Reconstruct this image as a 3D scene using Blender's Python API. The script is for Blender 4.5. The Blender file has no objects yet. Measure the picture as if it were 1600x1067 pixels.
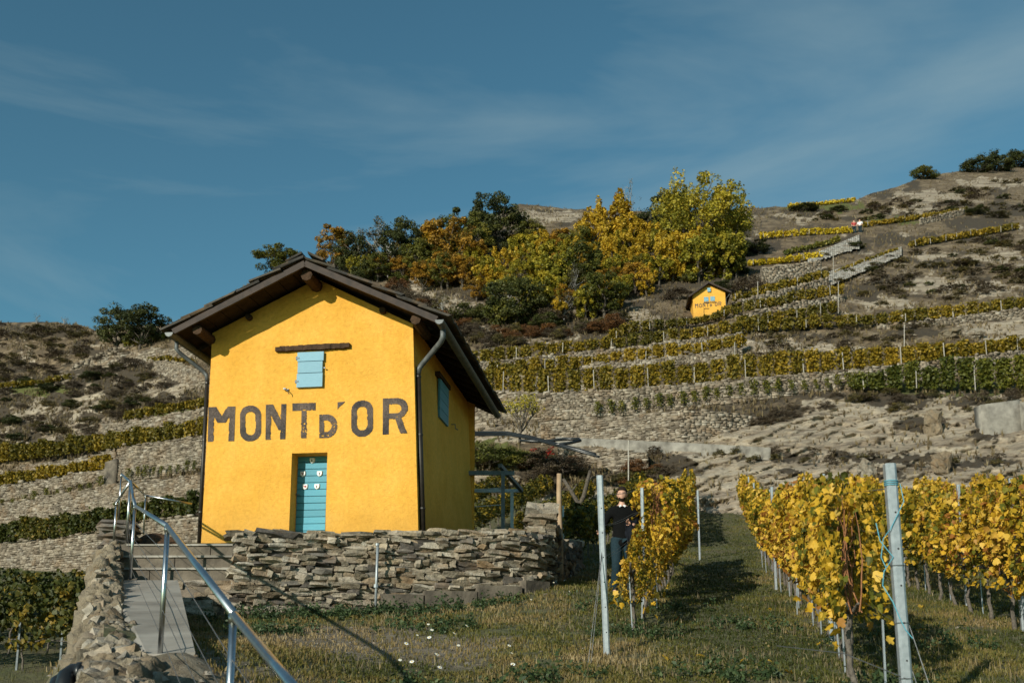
import bpy, bmesh, math, random
import numpy as np
from mathutils import Vector, Matrix, Euler
R = math.radians
scene = bpy.context.scene
C = scene.collection
rnd = random.Random(7)
rng = np.random.default_rng(7)

# ------------------------------------------------------------------ camera, light
F_PX, CYP, PITCH = 1580.0, 761.0, R(10)          # focal length in photo pixels, principal row, pitch
cam_d = bpy.data.cameras.new('camera'); cam = bpy.data.objects.new('camera', cam_d); C.objects.link(cam)
cam.location = (0, 0, 0); cam.rotation_euler = (R(90) + PITCH, 0, 0)
cam_d.sensor_width = 36; cam_d.lens = F_PX / 1600 * 36; cam_d.shift_y = (CYP - 533.5) / 1600
cam_d.clip_start = 0.1; cam_d.clip_end = 5000
cam_d.dof.use_dof = True; cam_d.dof.focus_distance = 15.5; cam_d.dof.aperture_fstop = 2.8
scene.camera = cam

SUN_EL, SUN_AZ = R(20), R(213.4)                 # azimuth clockwise from +Y
sdir = Vector((math.sin(SUN_AZ) * math.cos(SUN_EL), math.cos(SUN_AZ) * math.cos(SUN_EL), math.sin(SUN_EL)))
sl = bpy.data.lights.new('sun', 'SUN'); sl.energy = 4.6; sl.angle = R(0.5); sl.color = (1.0, 0.96, 0.83)
so = bpy.data.objects.new('sun', sl); C.objects.link(so)
so.rotation_euler = (-sdir).to_track_quat('-Z', 'Y').to_euler(); so.location = (-20, -30, 30)

w = bpy.data.worlds.new('World'); scene.world = w; w.use_nodes = True
nt = w.node_tree; nt.nodes.clear()
def wn(t, **k):
    n = nt.nodes.new(t)
    for a, b in k.items(): setattr(n, a, b)
    return n
out = wn('ShaderNodeOutputWorld'); bg = wn('ShaderNodeBackground'); sky = wn('ShaderNodeTexSky')
sky.sky_type = 'NISHITA'; sky.sun_disc = False; sky.sun_elevation = SUN_EL; sky.sun_rotation = SUN_AZ
sky.altitude = 600; sky.air_density = 1.0; sky.dust_density = 0.6; sky.ozone_density = 1.5
SKY_STRENGTH = 0.095
tint = wn('ShaderNodeMix', data_type='RGBA', blend_type='MULTIPLY'); tint.inputs[0].default_value = 1
tint.inputs[7].default_value = (0.58, 1.0, 0.92, 1)
# thin high cirrus
tc = wn('ShaderNodeTexCoord'); mp = wn('ShaderNodeMapping'); mp.inputs['Scale'].default_value = (1.1, 1.1, 5.0)
mp.inputs['Rotation'].default_value = (0.25, -0.5, 0.3)
nz = wn('ShaderNodeTexNoise'); nz.inputs['Scale'].default_value = 1.7; nz.inputs['Detail'].default_value = 6; nz.inputs['Roughness'].default_value = 0.55
nz.inputs['Distortion'].default_value = 0.5
cr = wn('ShaderNodeValToRGB'); cr.color_ramp.elements[0].position = 0.44; cr.color_ramp.elements[1].position = 0.80
cr.color_ramp.elements[0].color = (0, 0, 0, 1); cr.color_ramp.elements[1].color = (0.5, 0.5, 0.5, 1)
cm = wn('ShaderNodeMix', data_type='RGBA'); cm.inputs[7].default_value = (3.6, 4.6, 4.7, 1)
L = nt.links.new
L(sky.outputs[0], tint.inputs[6]); L(tc.outputs['Generated'], mp.inputs[0]); L(mp.outputs[0], nz.inputs[0])
L(nz.outputs[0], cr.inputs[0]); L(cr.outputs[0], cm.inputs[0]); L(tint.outputs[2], cm.inputs[6])
L(cm.outputs[2], bg.inputs[0]); bg.inputs[1].default_value = SKY_STRENGTH; L(bg.outputs[0], out.inputs[0])

vs = scene.view_settings; vs.view_transform = 'Standard'; vs.look = 'None'; vs.exposure = 0.12; vs.gamma = 1; vs.use_curve_mapping = False
cy = scene.cycles; cy.max_bounces = 6; cy.diffuse_bounces = 4; cy.glossy_bounces = 2; cy.transmission_bounces = 3; cy.transparent_max_bounces = 4
try:
    cy.use_denoising = True; cy.denoiser = 'OPENIMAGEDENOISE'
except Exception: pass

# ------------------------------------------------------------------ helpers
SP, CP = math.sin(PITCH), math.cos(PITCH)
def tz(py):
    v = (CYP - np.asarray(py, float)) / F_PX
    return (SP + v * CP) / (CP - v * SP)
def P(px, py, Y):
    """point at forward distance Y seen at photo pixel (px, py)"""
    v = (CYP - np.asarray(py, float)) / F_PX
    k = Y / (CP - v * SP)
    return np.stack(np.broadcast_arrays((np.asarray(px, float) - 800) / F_PX * k, Y + 0 * k, (SP + v * CP) * k), -1)
def PV(px, py, Y): return Vector(P(px, py, Y).tolist())
def interp(tab, x):
    a = np.array(tab, float); return np.interp(x, a[:, 0], a[:, 1])

def _h(ix, iy, iz, seed):
    h = (ix * 374761393 + iy * 668265263 + iz * 2147483647 + seed * 974711) & 0xFFFFFFFF
    h = ((h ^ (h >> 13)) * 1274126177) & 0xFFFFFFFF
    return ((h ^ (h >> 16)) & 0xFFFF) / 65535.0
def vnoise(p, seed=0):
    p = np.asarray(p, float)
    if p.shape[-1] == 2: p = np.concatenate([p, np.zeros(p.shape[:-1] + (1,))], -1)
    i = np.floor(p).astype(np.int64); f = p - i; f = f * f * (3 - 2 * f)
    r = 0
    for dx in (0, 1):
        for dy in (0, 1):
            for dz in (0, 1):
                wgt = (f[..., 0] if dx else 1 - f[..., 0]) * (f[..., 1] if dy else 1 - f[..., 1]) * (f[..., 2] if dz else 1 - f[..., 2])
                r = r + wgt * _h(i[..., 0] + dx, i[..., 1] + dy, i[..., 2] + dz, seed)
    return r
def fbm(p, oct=4, seed=0, gain=0.5):
    p = np.asarray(p, float); a, s, t = 1.0, 0.0, 0.0
    for o in range(oct):
        s = s + a * vnoise(p * 2 ** o, seed + o * 17); t += a; a *= gain
    return s / t

def mesh_np(name, V, F, mats=(), smooth=False, tint=None, cols=None, midx=None):
    """mesh from arrays; F is an (n,3|4) array or a list of such arrays"""
    Fs = F if isinstance(F, list) else [F]
    Fs = [np.asarray(f, np.int32) for f in Fs if len(f)]
    me = bpy.data.meshes.new(name); V = np.asarray(V, np.float32)
    me.vertices.add(len(V)); me.vertices.foreach_set('co', V.ravel())
    li = np.concatenate([f.ravel() for f in Fs]); cnt = np.concatenate([np.full(len(f), f.shape[1], np.int32) for f in Fs])
    me.loops.add(len(li)); me.loops.foreach_set('vertex_index', li)
    st = np.concatenate([[0], np.cumsum(cnt)[:-1]]).astype(np.int32)
    me.polygons.add(len(cnt)); me.polygons.foreach_set('loop_start', st); me.polygons.foreach_set('loop_total', cnt)
    if midx is not None: me.polygons.foreach_set('material_index', np.asarray(midx, np.int32))
    for m in (mats if isinstance(mats, (list, tuple)) else [mats]): me.materials.append(m)
    me.update(calc_edges=True)
    if smooth: me.polygons.foreach_set('use_smooth', np.ones(len(cnt), bool))
    if tint is not None:
        at = me.attributes.new('tint', 'FLOAT', 'POINT'); at.data.foreach_set('value', np.asarray(tint, np.float32))
    if cols is not None:
        at = me.attributes.new('zone', 'FLOAT_COLOR', 'POINT')
        c4 = np.concatenate([cols, np.ones((len(cols), 1))], 1).astype(np.float32); at.data.foreach_set('color', c4.ravel())
    me.validate()
    return me
def link(name, me, parent=None, loc=None):
    o = bpy.data.objects.new(name, me); C.objects.link(o)
    if parent: o.parent = parent
    if loc is not None: o.location = loc
    return o
def tag(o, label=None, cat=None, group=None, kind=None):
    if label: o['label'] = label
    if cat: o['category'] = cat
    if group: o['group'] = group
    if kind: o['kind'] = kind
    return o
def thing(name, label, cat, loc=(0, 0, 0), rz=0, group=None):
    o = bpy.data.objects.new(name, None); C.objects.link(o); o.location = loc; o.rotation_euler = (0, 0, rz)
    o.empty_display_size = 0.2
    return tag(o, label, cat, group)

class MB:
    """collects simple shapes into one mesh"""
    def __init__(s): s.v = []; s.f = []; s.m = []; s.mi = 0
    def add(s, vs, fs):
        b = len(s.v); s.v += [tuple(x) for x in vs]; s.f += [[i + b for i in q] for q in fs]; s.m += [s.mi] * len(fs)
    def box(s, c, d, rot=None, jit=0, M=None):
        vs = []
        for z in (-.5, .5):
            for x, y in ((-.5, -.5), (.5, -.5), (.5, .5), (-.5, .5)):
                v = Vector((x * d[0], y * d[1], z * d[2]))
                if jit: v += Vector([rnd.uniform(-jit, jit) for _ in range(3)])
                if rot is not None: v = rot @ v
                v = v + Vector(c)
                if M is not None: v = M @ v
                vs.append(v)
        s.add(vs, [(3, 2, 1, 0), (4, 5, 6, 7), (0, 1, 5, 4), (1, 2, 6, 5), (2, 3, 7, 6), (3, 0, 4, 7)])
    def bar(s, a, b, w, h, up=(0, 0, 1), jit=0):
        a, b = Vector(a), Vector(b); d = (b - a); l = d.length; d.normalize()
        sx = d.cross(Vector(up)).normalized(); sz = sx.cross(d)
        rot = Matrix((sx, d, sz)).transposed()
        s.box((a + b) / 2, (w, l, h), rot, jit)
    def tube(s, pts, r, n=8, caps=True):
        pts = [Vector(p) for p in pts]; k = len(pts); rs = r if isinstance(r, (list, tuple)) else [r] * k
        rings = []; ref = None
        for i, p in enumerate(pts):
            d = (pts[min(i + 1, k - 1)] - pts[max(i - 1, 0)]).normalized()
            if ref is None:
                ref = Vector((0, 0, 1)) if abs(d.z) < 0.9 else Vector((1, 0, 0))
            x = (ref - d * ref.dot(d)).normalized(); ref = x; y = d.cross(x)
            rings.append([p + (x * math.cos(2 * math.pi * j / n) + y * math.sin(2 * math.pi * j / n)) * rs[i] for j in range(n)])
        vs = [v for rg in rings for v in rg]; fs = []
        for i in range(k - 1):
            for j in range(n):
                a, b = i * n + j, i * n + (j + 1) % n
                fs.append((a, b, b + n, a + n))
        if caps: fs += [tuple(range(n - 1, -1, -1)), tuple(range((k - 1) * n, k * n))]
        s.add(vs, fs)
    def mesh(s, name, mats, smooth=False):
        me = bpy.data.meshes.new(name); me.from_pydata(s.v, [], s.f)
        for m in (mats if isinstance(mats, (list, tuple)) else [mats]): me.materials.append(m)
        me.polygons.foreach_set('material_index', s.m)
        if smooth: me.polygons.foreach_set('use_smooth', [True] * len(s.f))
        me.update(); return me
    def build(s, name, mats, parent=None, smooth=False): return link(name, s.mesh(name, mats, smooth), parent)

def dup_tree(root, loc, rz=0, scale=None, label=None):
    r = root.copy(); C.objects.link(r); r.location = loc; r.rotation_euler = (0, 0, rz)
    if scale is not None: r.scale = scale
    if label: r['label'] = label
    for ch in root.children:
        c = ch.copy(); C.objects.link(c); c.parent = r
        for g in ch.children:
            d = g.copy(); C.objects.link(d); d.parent = c
    return r

# ------------------------------------------------------------------ materials
def new_mat(name):
    m = bpy.data.materials.new(name); m.use_nodes = True; t = m.node_tree
    return m, t, t.nodes['Principled BSDF'], t.nodes['Material Output']
def N(t, typ, **k):
    n = t.nodes.new(typ)
    for a, b in k.items():
        if a.startswith('i_'):
            key = a[2:]; n.inputs[int(key) if key.isdigit() else key.replace('_', ' ')].default_value = b
        else: setattr(n, a, b)
    return n
def ramp(t, fac, stops):
    n = t.nodes.new('ShaderNodeValToRGB'); e = n.color_ramp.elements
    while len(e) > 1: e.remove(e[-1])
    e[0].position = stops[0][0]; e[0].color = (*stops[0][1], 1)
    for p, c in stops[1:]:
        q = e.new(p); q.color = (*c, 1)
    if fac is not None: t.links.new(fac, n.inputs[0])
    return n.outputs[0]
def g3(v): return (v, v, v)
def mix(t, f, a, b, mode='MIX'):
    n = t.nodes.new('ShaderNodeMix'); n.data_type = 'RGBA'; n.blend_type = mode
    for s, x in ((0, f), (6, a), (7, b)):
        if hasattr(x, 'is_linked') or hasattr(x, 'links'): t.links.new(x, n.inputs[s])
        else: n.inputs[s].default_value = x if s == 0 else (*x, 1)
    return n.outputs[2]
def noise(t, scale, detail=5, rough=.55, dist=0, vec=None, coord='Object'):
    if vec is None: vec = N(t, 'ShaderNodeTexCoord').outputs[coord]
    n = N(t, 'ShaderNodeTexNoise', i_Scale=scale, i_Detail=detail, i_Roughness=rough, i_Distortion=dist)
    t.links.new(vec, n.inputs['Vector']); return n.outputs[0]
def bump(t, b, h, strength=.5, dist=.02):
    n = N(t, 'ShaderNodeBump', i_Strength=strength, i_Distance=dist); t.links.new(h, n.inputs['Height']); t.links.new(n.outputs[0], b.inputs['Normal'])
def mat_noise(name, c1, c2, scale=8, rough=.85, bs=.4, bd=.01, bscale=None, metal=0, rand=0, coord='Object', lo=.3, hi=.7):
    m, t, b, o = new_mat(name)
    f = noise(t, scale, coord=coord); col = ramp(t, f, [(lo, c1), (hi, c2)])
    if rand:
        oi = N(t, 'ShaderNodeObjectInfo'); v = ramp(t, oi.outputs['Random'], [(0, g3(1 - rand)), (1, g3(1 + rand * .6))])
        col = mix(t, 1.0, col, v, 'MULTIPLY')
    t.links.new(col, b.inputs['Base Color']); b.inputs['Roughness'].default_value = rough; b.inputs['Metallic'].default_value = metal
    if bs: bump(t, b, noise(t, bscale or scale * 4, 6, .6, coord=coord), bs, bd)
    return m
def mat_leaf(name, stops, trans=.28, rand=.25, rough=.55):
    m, t, b, o = new_mat(name)
    a = N(t, 'ShaderNodeAttribute', attribute_name='tint'); oi = N(t, 'ShaderNodeObjectInfo')
    ma = N(t, 'ShaderNodeMath', operation='MULTIPLY_ADD'); t.links.new(oi.outputs['Random'], ma.inputs[0]); ma.inputs[1].default_value = rand
    ad = N(t, 'ShaderNodeMath', operation='SUBTRACT'); t.links.new(a.outputs['Fac'], ad.inputs[0]); ad.inputs[1].default_value = rand / 2
    t.links.new(ad.outputs[0], ma.inputs[2])
    col = ramp(t, ma.outputs[0], stops)
    t.links.new(col, b.inputs['Base Color']); b.inputs['Roughness'].default_value = rough
    try: b.inputs['Specular IOR Level'].default_value = .3
    except Exception: pass
    tr = N(t, 'ShaderNodeBsdfTranslucent'); t.links.new(col, tr.inputs[0])
    mx = N(t, 'ShaderNodeMixShader'); mx.inputs[0].default_value = trans
    t.links.new(b.outputs[0], mx.inputs[1]); t.links.new(tr.outputs[0], mx.inputs[2]); t.links.new(mx.outputs[0], o.inputs[0])
    return m
def mat_stone(name, stops, scale=9, rough=.9, bd=.02):
    """stone with a shade of its own per object (Random) and per piece (tint)"""
    m, t, b, o = new_mat(name)
    oi = N(t, 'ShaderNodeObjectInfo'); a = N(t, 'ShaderNodeAttribute', attribute_name='tint')
    s = N(t, 'ShaderNodeMath', operation='ADD'); t.links.new(oi.outputs['Random'], s.inputs[0]); t.links.new(a.outputs['Fac'], s.inputs[1])
    fr = N(t, 'ShaderNodeMath', operation='FRACT'); t.links.new(s.outputs[0], fr.inputs[0])
    base = ramp(t, fr.outputs[0], stops)
    geo = N(t, 'ShaderNodeNewGeometry').outputs['Position']
    n1 = noise(t, scale, 6, .6, vec=geo); n2 = noise(t, scale * .35, 4, .6, .4, vec=geo)
    col = mix(t, 1.0, base, ramp(t, n1, [(.25, g3(.45)), (.5, g3(.95)), (.75, g3(1.35))]), 'MULTIPLY')
    col = mix(t, ramp(t, n2, [(.5, g3(0)), (.72, g3(.55))]), col, (.20, .115, .05))
    t.links.new(col, b.inputs['Base Color']); b.inputs['Roughness'].default_value = rough
    bump(t, b, noise(t, scale * 3, 8, .65, vec=geo), .9, bd)
    return m

M = {}
def make_mats():
    # yellow lime stucco
    m, t, b, o = new_mat('yellow_stucco')
    geo = N(t, 'ShaderNodeTexCoord').outputs['Object']
    mpz = N(t, 'ShaderNodeMapping'); mpz.inputs['Scale'].default_value = (1, 1, .22); t.links.new(geo, mpz.inputs[0])
    n1 = noise(t, 1.3, 5, .6, .3, vec=geo); n2 = noise(t, 14, 6, .6, vec=geo); n3 = noise(t, 2.6, 5, .65, .5, vec=mpz.outputs[0])
    col = ramp(t, n1, [(.25, (.66, .325, .045)), (.5, (.75, .385, .064)), (.75, (.80, .43, .086))])
    col = mix(t, 1.0, col, ramp(t, n2, [(.3, g3(.84)), (.6, g3(1.04))]), 'MULTIPLY')
    col = mix(t, ramp(t, n3, [(.50, g3(0)), (.8, g3(.45))]), col, (.55, .30, .05))
    zz = N(t, 'ShaderNodeSeparateXYZ'); t.links.new(geo, zz.inputs[0])
    hgt = N(t, 'ShaderNodeMapRange'); hgt.inputs[1].default_value = 0; hgt.inputs[2].default_value = .8; hgt.inputs[3].default_value = .7; hgt.inputs[4].default_value = 0
    t.links.new(zz.outputs[2], hgt.inputs[0]); mm = N(t, 'ShaderNodeMath', operation='MULTIPLY'); t.links.new(hgt.outputs[0], mm.inputs[0])
    t.links.new(noise(t, 3.5, 5, .7, vec=geo), mm.inputs[1])
    col = mix(t, mm.outputs[0], col, (.33, .19, .06))
    t.links.new(col, b.inputs['Base Color']); b.inputs['Roughness'].default_value = .9
    v = N(t, 'ShaderNodeTexVoronoi', i_Scale=46); t.links.new(geo, v.inputs['Vector'])
    mph = N(t, 'ShaderNodeMapping'); mph.inputs['Scale'].default_value = (1, 1, 2.2); t.links.new(geo, mph.inputs[0])
    hm = N(t, 'ShaderNodeMath', operation='ADD'); t.links.new(noise(t, 15, 10, .74, .2, vec=mph.outputs[0]), hm.inputs[0])
    v2 = N(t, 'ShaderNodeMath', operation='MULTIPLY'); t.links.new(v.outputs[0], v2.inputs[0]); v2.inputs[1].default_value = .18; t.links.new(v2.outputs[0], hm.inputs[1])
    bump(t, b, hm.outputs[0], .6, .034)
    M['stucco'] = m
    # weathered black lettering paint
    m, t, b, o = new_mat('letter_paint')
    geo = N(t, 'ShaderNodeTexCoord').outputs['Object']
    col = ramp(t, noise(t, 2.2, 4, .6, vec=geo), [(.32, (.035, .033, .034)), (.6, (.115, .085, .07))])
    col = mix(t, 1.0, col, ramp(t, noise(t, 40, 6, .7, vec=geo), [(.35, g3(.6)), (.65, g3(1.5))]), 'MULTIPLY')
    t.links.new(col, b.inputs['Base Color']); b.inputs['Roughness'].default_value = .75
    bump(t, b, noise(t, 20, 8, .7, .6, vec=geo), .75, .022)
    M['letter'] = m
    def painted_wood(name, c1, c2, worn):
        m, t, b, o = new_mat(name)
        geo = N(t, 'ShaderNodeTexCoord').outputs['Object']
        mp = N(t, 'ShaderNodeMapping'); mp.inputs['Scale'].default_value = (2, 20, 22); t.links.new(geo, mp.inputs[0])
        n = noise(t, 2.0, 6, .65, .3, vec=mp.outputs[0]); col = ramp(t, n, [(.3, c1), (.6, c2)])
        col = mix(t, ramp(t, n, [(.64, g3(0)), (.74, g3(.8))]), col, worn)
        oi = N(t, 'ShaderNodeObjectInfo'); col = mix(t, 1.0, col, ramp(t, oi.outputs['Random'], [(0, g3(.86)), (1, g3(1.1))]), 'MULTIPLY')
        t.links.new(col, b.inputs['Base Color']); b.inputs['Roughness'].default_value = .6; bump(t, b, n, .5, .006); return m
    M['door_blue'] = painted_wood('door_blue', (.045, .24, .33), (.072, .315, .415), (.08, .17, .20))
    M['shutter_blue'] = painted_wood('shutter_blue', (.13, .30, .40), (.21, .40, .50), (.14, .16, .16))
    M['shutter_shade'] = painted_wood('shutter_blue_shaded', (.06, .20, .26), (.09, .27, .34), (.10, .16, .17))  # shutter blue with the shade of the side wall put into the colour
    m, t, b, o = new_mat('dark_timber')
    geo = N(t, 'ShaderNodeTexCoord').outputs['Object']; n = noise(t, 6, 6, .7, 1.2, vec=geo)
    t.links.new(ramp(t, n, [(.3, (.022, .013, .008)), (.65, (.085, .05, .03))]), b.inputs['Base Color']); b.inputs['Roughness'].default_value = .85
    bump(t, b, noise(t, 18, 7, .7, 2, vec=geo), .8, .012); M['timber'] = m
    M['soffit'] = mat_noise('soffit_boards', (.022, .015, .01), (.05, .034, .022), 5, .9, .5, .01)
    M['barge'] = mat_noise('bargeboard_wood', (.018, .0105, .0075), (.048, .028, .019), 7, .75, .5, .006)
    M['slate'] = mat_stone('roof_slate', [(0, (.028, .025, .022)), (.5, (.044, .038, .032)), (1, (.065, .053, .038))], 6, .85, .01)
    M['zinc'] = mat_noise('zinc', (.075, .08, .08), (.14, .148, .148), 9, .55, .15, .003, metal=.3)
    M['dark_pipe'] = mat_noise('painted_pipe', (.016, .012, .009), (.032, .024, .017), 9, .5, .15, .003, metal=.2)
    M['steel'] = mat_noise('brushed_steel', (.46, .47, .48), (.60, .61, .62), 25, .28, .1, .001, metal=1)
    M['galv'] = mat_noise('galvanised', (.28, .305, .325), (.41, .435, .455), 22, .45, .15, .002, metal=.45)
    M['galv_dark'] = mat_noise('galvanised_dull', (.085, .10, .108), (.16, .18, .19), 12, .6, .2, .002, metal=.3)
    M['wire'] = mat_noise('wire', (.10, .10, .10), (.2, .2, .2), 30, .5, 0, metal=.6)
    M['black'] = mat_noise('black_plastic', (.008, .009, .01), (.016, .017, .018), 8, .35, .1, .002)
    M['hole'] = mat_noise('dark_hole', (.01, .01, .01), (.02, .02, .02), 8, .9, 0)
    M['twine'] = mat_noise('blue_twine', (.06, .27, .36), (.10, .36, .45), 60, .7, .3, .002)
    M['concrete'] = mat_noise('old_concrete', (.11, .097, .08), (.30, .272, .23), 2.0, .92, .7, .02, 14)
    M['concrete_dark'] = mat_noise('stained_concrete', (.05, .04, .03), (.19, .155, .115), 2.6, .92, .8, .025, 12)
    M['concrete_ramp'] = mat_noise('ramp_concrete', (.17, .15, .125), (.36, .33, .285), 1.3, .92, .25, .008, 20, coord='Object')
    M['concrete_pale'] = mat_noise('pale_concrete', (.20, .185, .16), (.36, .34, .30), 1.2, .92, .4, .02, 8)
    M['mortar'] = mat_noise('mortar', (.035, .027, .02), (.12, .095, .07), 7, .95, .9, .03, 20)
    M['stone'] = mat_stone('field_stone', [(0, (.16, .135, .10)), (.2, (.30, .25, .185)), (.4, (.42, .365, .29)), (.58, (.25, .165, .09)), (.78, (.50, .45, .375)), (.9, (.36, .27, .165)), (1, (.19, .165, .13))], 8, .9, .04)
    M['stone_pale'] = mat_stone('rubble_stone', [(0, (.15, .12, .08)), (.3, (.26, .21, .145)), (.6, (.185, .135, .085)), (.8, (.38, .33, .265)), (1, (.15, .125, .095))], 9, .92, .06)
    M['stone_dark'] = mat_stone('dark_slab', [(0, (.07, .06, .05)), (.5, (.12, .10, .085)), (1, (.17, .15, .125))], 9)
    M['terrace'] = mat_stone('terrace_stone', [(0, (.125, .097, .068)), (.3, (.235, .19, .14)), (.55, (.31, .258, .195)), (.75, (.17, .133, .095)), (1, (.38, .33, .265))], 2.2, .92, .06)
    M['path_stone'] = mat_stone('path_stone', [(0, (.22, .20, .175)), (.5, (.31, .29, .26)), (1, (.40, .375, .34))], 2.2, .92, .05)
    M['joint'] = mat_noise('earth_joint', (.075, .058, .042), (.19, .153, .115), 5, .95, .9, .03, coord='Object')
    M['wood_post'] = mat_noise('post_wood', (.25, .16, .09), (.42, .30, .19), 5, .85, .5, .006)
    M['bark'] = mat_noise('bark', (.045, .035, .026), (.13, .105, .08), 14, .95, .9, .015, coord='Object')
    M['bark_pale'] = mat_noise('pale_bark', (.22, .20, .18), (.42, .40, .37), 10, .9, .5, .01)
    M['vine_bark'] = mat_noise('vine_bark', (.05, .04, .032), (.18, .15, .12), 30, .95, .9, .01)
    M['cane'] = mat_noise('vine_cane', (.17, .06, .02), (.32, .13, .045), 20, .7, .2, .003)
    M['stake'] = mat_noise('stake', (.28, .25, .21), (.44, .40, .35), 9, .8, .2, .003, rand=.2)
    # hill: zones r = bare rock, g = dark scrub, b = green
    m, t, b, o = new_mat('hillside')
    geo = N(t, 'ShaderNodeNewGeometry').outputs['Position']
    z = N(t, 'ShaderNodeAttribute', attribute_name='zone'); sp = N(t, 'ShaderNodeSeparateColor'); t.links.new(z.outputs['Color'], sp.inputs[0])
    n1 = noise(t, .7, 8, .68, .4, vec=geo); n2 = noise(t, 2.4, 9, .76, vec=geo)
    grass = ramp(t, n1, [(.32, (.055, .036, .020)), (.5, (.135, .094, .053)), (.68, (.26, .195, .12))])
    grass = mix(t, 1.0, grass, ramp(t, n2, [(.3, g3(.38)), (.65, g3(1.4))]), 'MULTIPLY')
    mps = N(t, 'ShaderNodeMapping'); mps.inputs['Rotation'].default_value = (0, .42, .3); mps.inputs['Scale'].default_value = (.35, .35, 2.6); t.links.new(geo, mps.inputs[0])
    st = noise(t, .9, 8, .66, .5, vec=mps.outputs[0])
    rock = ramp(t, st, [(.32, (.075, .053, .035)), (.42, (.215, .165, .115)), (.52, (.335, .27, .195)), (.7, (.46, .39, .30))])
    rock = mix(t, 1.0, rock, ramp(t, n2, [(.3, g3(.5)), (.55, g3(1.1))]), 'MULTIPLY')
    def soft(ch, k=1.2):
        ml = N(t, 'ShaderNodeMath', operation='MULTIPLY_ADD'); t.links.new(n2, ml.inputs[0]); ml.inputs[1].default_value = k; t.links.new(ch, ml.inputs[2])
        return ramp(t, ml.outputs[0], [(.78, g3(0)), (1.15, g3(1))])
    col = mix(t, soft(sp.outputs[0]), grass, rock)
    col = mix(t, soft(sp.outputs[1]), col, mix(t, n2, (.022, .016, .010), (.085, .06, .034)))
    col = mix(t, soft(sp.outputs[2]), col, mix(t, n2, (.045, .055, .012), (.14, .14, .03)))
    t.links.new(col, b.inputs['Base Color']); b.inputs['Roughness'].default_value = .95
    ba = N(t, 'ShaderNodeMath', operation='ADD'); t.links.new(st, ba.inputs[0]); t.links.new(n2, ba.inputs[1])
    bump(t, b, ba.outputs[0], 1.0, .16)
    M['hill'] = m
    # near soil
    m, t, b, o = new_mat('meadow_soil')
    geo = N(t, 'ShaderNodeNewGeometry').outputs['Position']
    n1 = noise(t, .8, 6, .65, .4, vec=geo); n2 = noise(t, 9, 7, .7, vec=geo)
    c = ramp(t, n1, [(.3, (.10, .078, .040)), (.5, (.105, .098, .040)), (.7, (.065, .078, .024))])
    c = mix(t, 1.0, c, ramp(t, n2, [(.3, g3(.45)), (.68, g3(1.45))]), 'MULTIPLY')
    z = N(t, 'ShaderNodeAttribute', attribute_name='zone'); sp = N(t, 'ShaderNodeSeparateColor'); t.links.new(z.outputs['Color'], sp.inputs[0])
    c = mix(t, sp.outputs[0], c, ramp(t, n2, [(.3, (.085, .062, .04)), (.5, (.17, .135, .09)), (.72, (.30, .26, .20))]))
    t.links.new(c, b.inputs['Base Color']); b.inputs['Roughness'].default_value = .95; bump(t, b, n2, 1, .05)
    M['soil'] = m
    Y = (.66, .405, .028); G = (.15, .165, .018)
    M['grape'] = mat_leaf('grape_leaf', [(0, (.055, .06, .010)), (.2, (.14, .14, .015)), (.36, (.29, .205, .018)), (.52, (.47, .285, .020)), (.72, (.63, .37, .028)), (.90, (.70, .45, .07)), (1, (.30, .12, .022))], .28, .22)
    M['grape_olive'] = mat_leaf('grape_leaf_olive', [(0, (.05, .05, .009)), (.35, (.14, .112, .013)), (.7, (.27, .18, .017)), (1, (.40, .25, .022))], .25, .2)
    M['grape_green_shaded'] = mat_leaf('grape_leaf_green_shaded', [(0, (.022, .032, .006)), (.5, (.055, .062, .010)), (.85, (.11, .092, .013)), (1, (.24, .155, .018))], .22, .2)  # green-olive leaf with the shade over the lower-left vines put into its colour
    M['grape_green'] = mat_leaf('grape_leaf_green', [(0, (.045, .058, .010)), (.5, (.115, .115, .015)), (1, (.27, .21, .025))], .25, .2)
    M['grape_bright'] = mat_leaf('grape_leaf_bright', [(0, (.36, .28, .018)), (.5, (.60, .42, .02)), (1, (.68, .50, .04))], .25, .15)
    M['f_gold'] = mat_leaf('foliage_gold', [(0, (.20, .15, .015)), (.4, (.46, .30, .024)), (.8, (.62, .40, .034)), (1, (.66, .48, .07))], .25, .2)
    M['f_yg'] = mat_leaf('foliage_yellow_green', [(0, (.085, .09, .013)), (.45, (.27, .235, .024)), (.8, (.48, .36, .032)), (1, (.58, .45, .055))], .25, .2)
    M['f_dark'] = mat_leaf('foliage_dark_green', [(0, (.018, .025, .008)), (.5, (.048, .056, .014)), (1, (.12, .115, .026))], .18, .3)
    M['f_green'] = mat_leaf('foliage_green', [(0, (.035, .043, .009)), (.5, (.10, .105, .018)), (1, (.23, .19, .028))], .2, .3)
    M['f_olive'] = mat_leaf('foliage_olive_brown', [(0, (.035, .032, .014)), (.5, (.085, .072, .026)), (1, (.20, .145, .04))], .2, .3)
    M['f_brown'] = mat_leaf('scrub_brown', [(0, (.028, .019, .012)), (.5, (.075, .052, .032)), (1, (.15, .115, .07))], .12, .3)
    M['f_rust'] = mat_leaf('scrub_rust', [(0, (.06, .028, .012)), (.5, (.14, .062, .022)), (1, (.25, .115, .03))], .2, .3)
    M['f_red'] = mat_leaf('leaf_red', [(0, (.28, .015, .012)), (1, (.60, .05, .035))], .25, .2)
    M['f_orange'] = mat_leaf('foliage_orange', [(0, (.10, .07, .014)), (.5, (.32, .17, .018)), (1, (.50, .26, .025))], .22, .2)
    M['straw'] = mat_leaf('dry_grass', [(0, (.10, .07, .035)), (.5, (.21, .155, .08)), (1, (.36, .285, .16))], .25, .3)
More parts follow.
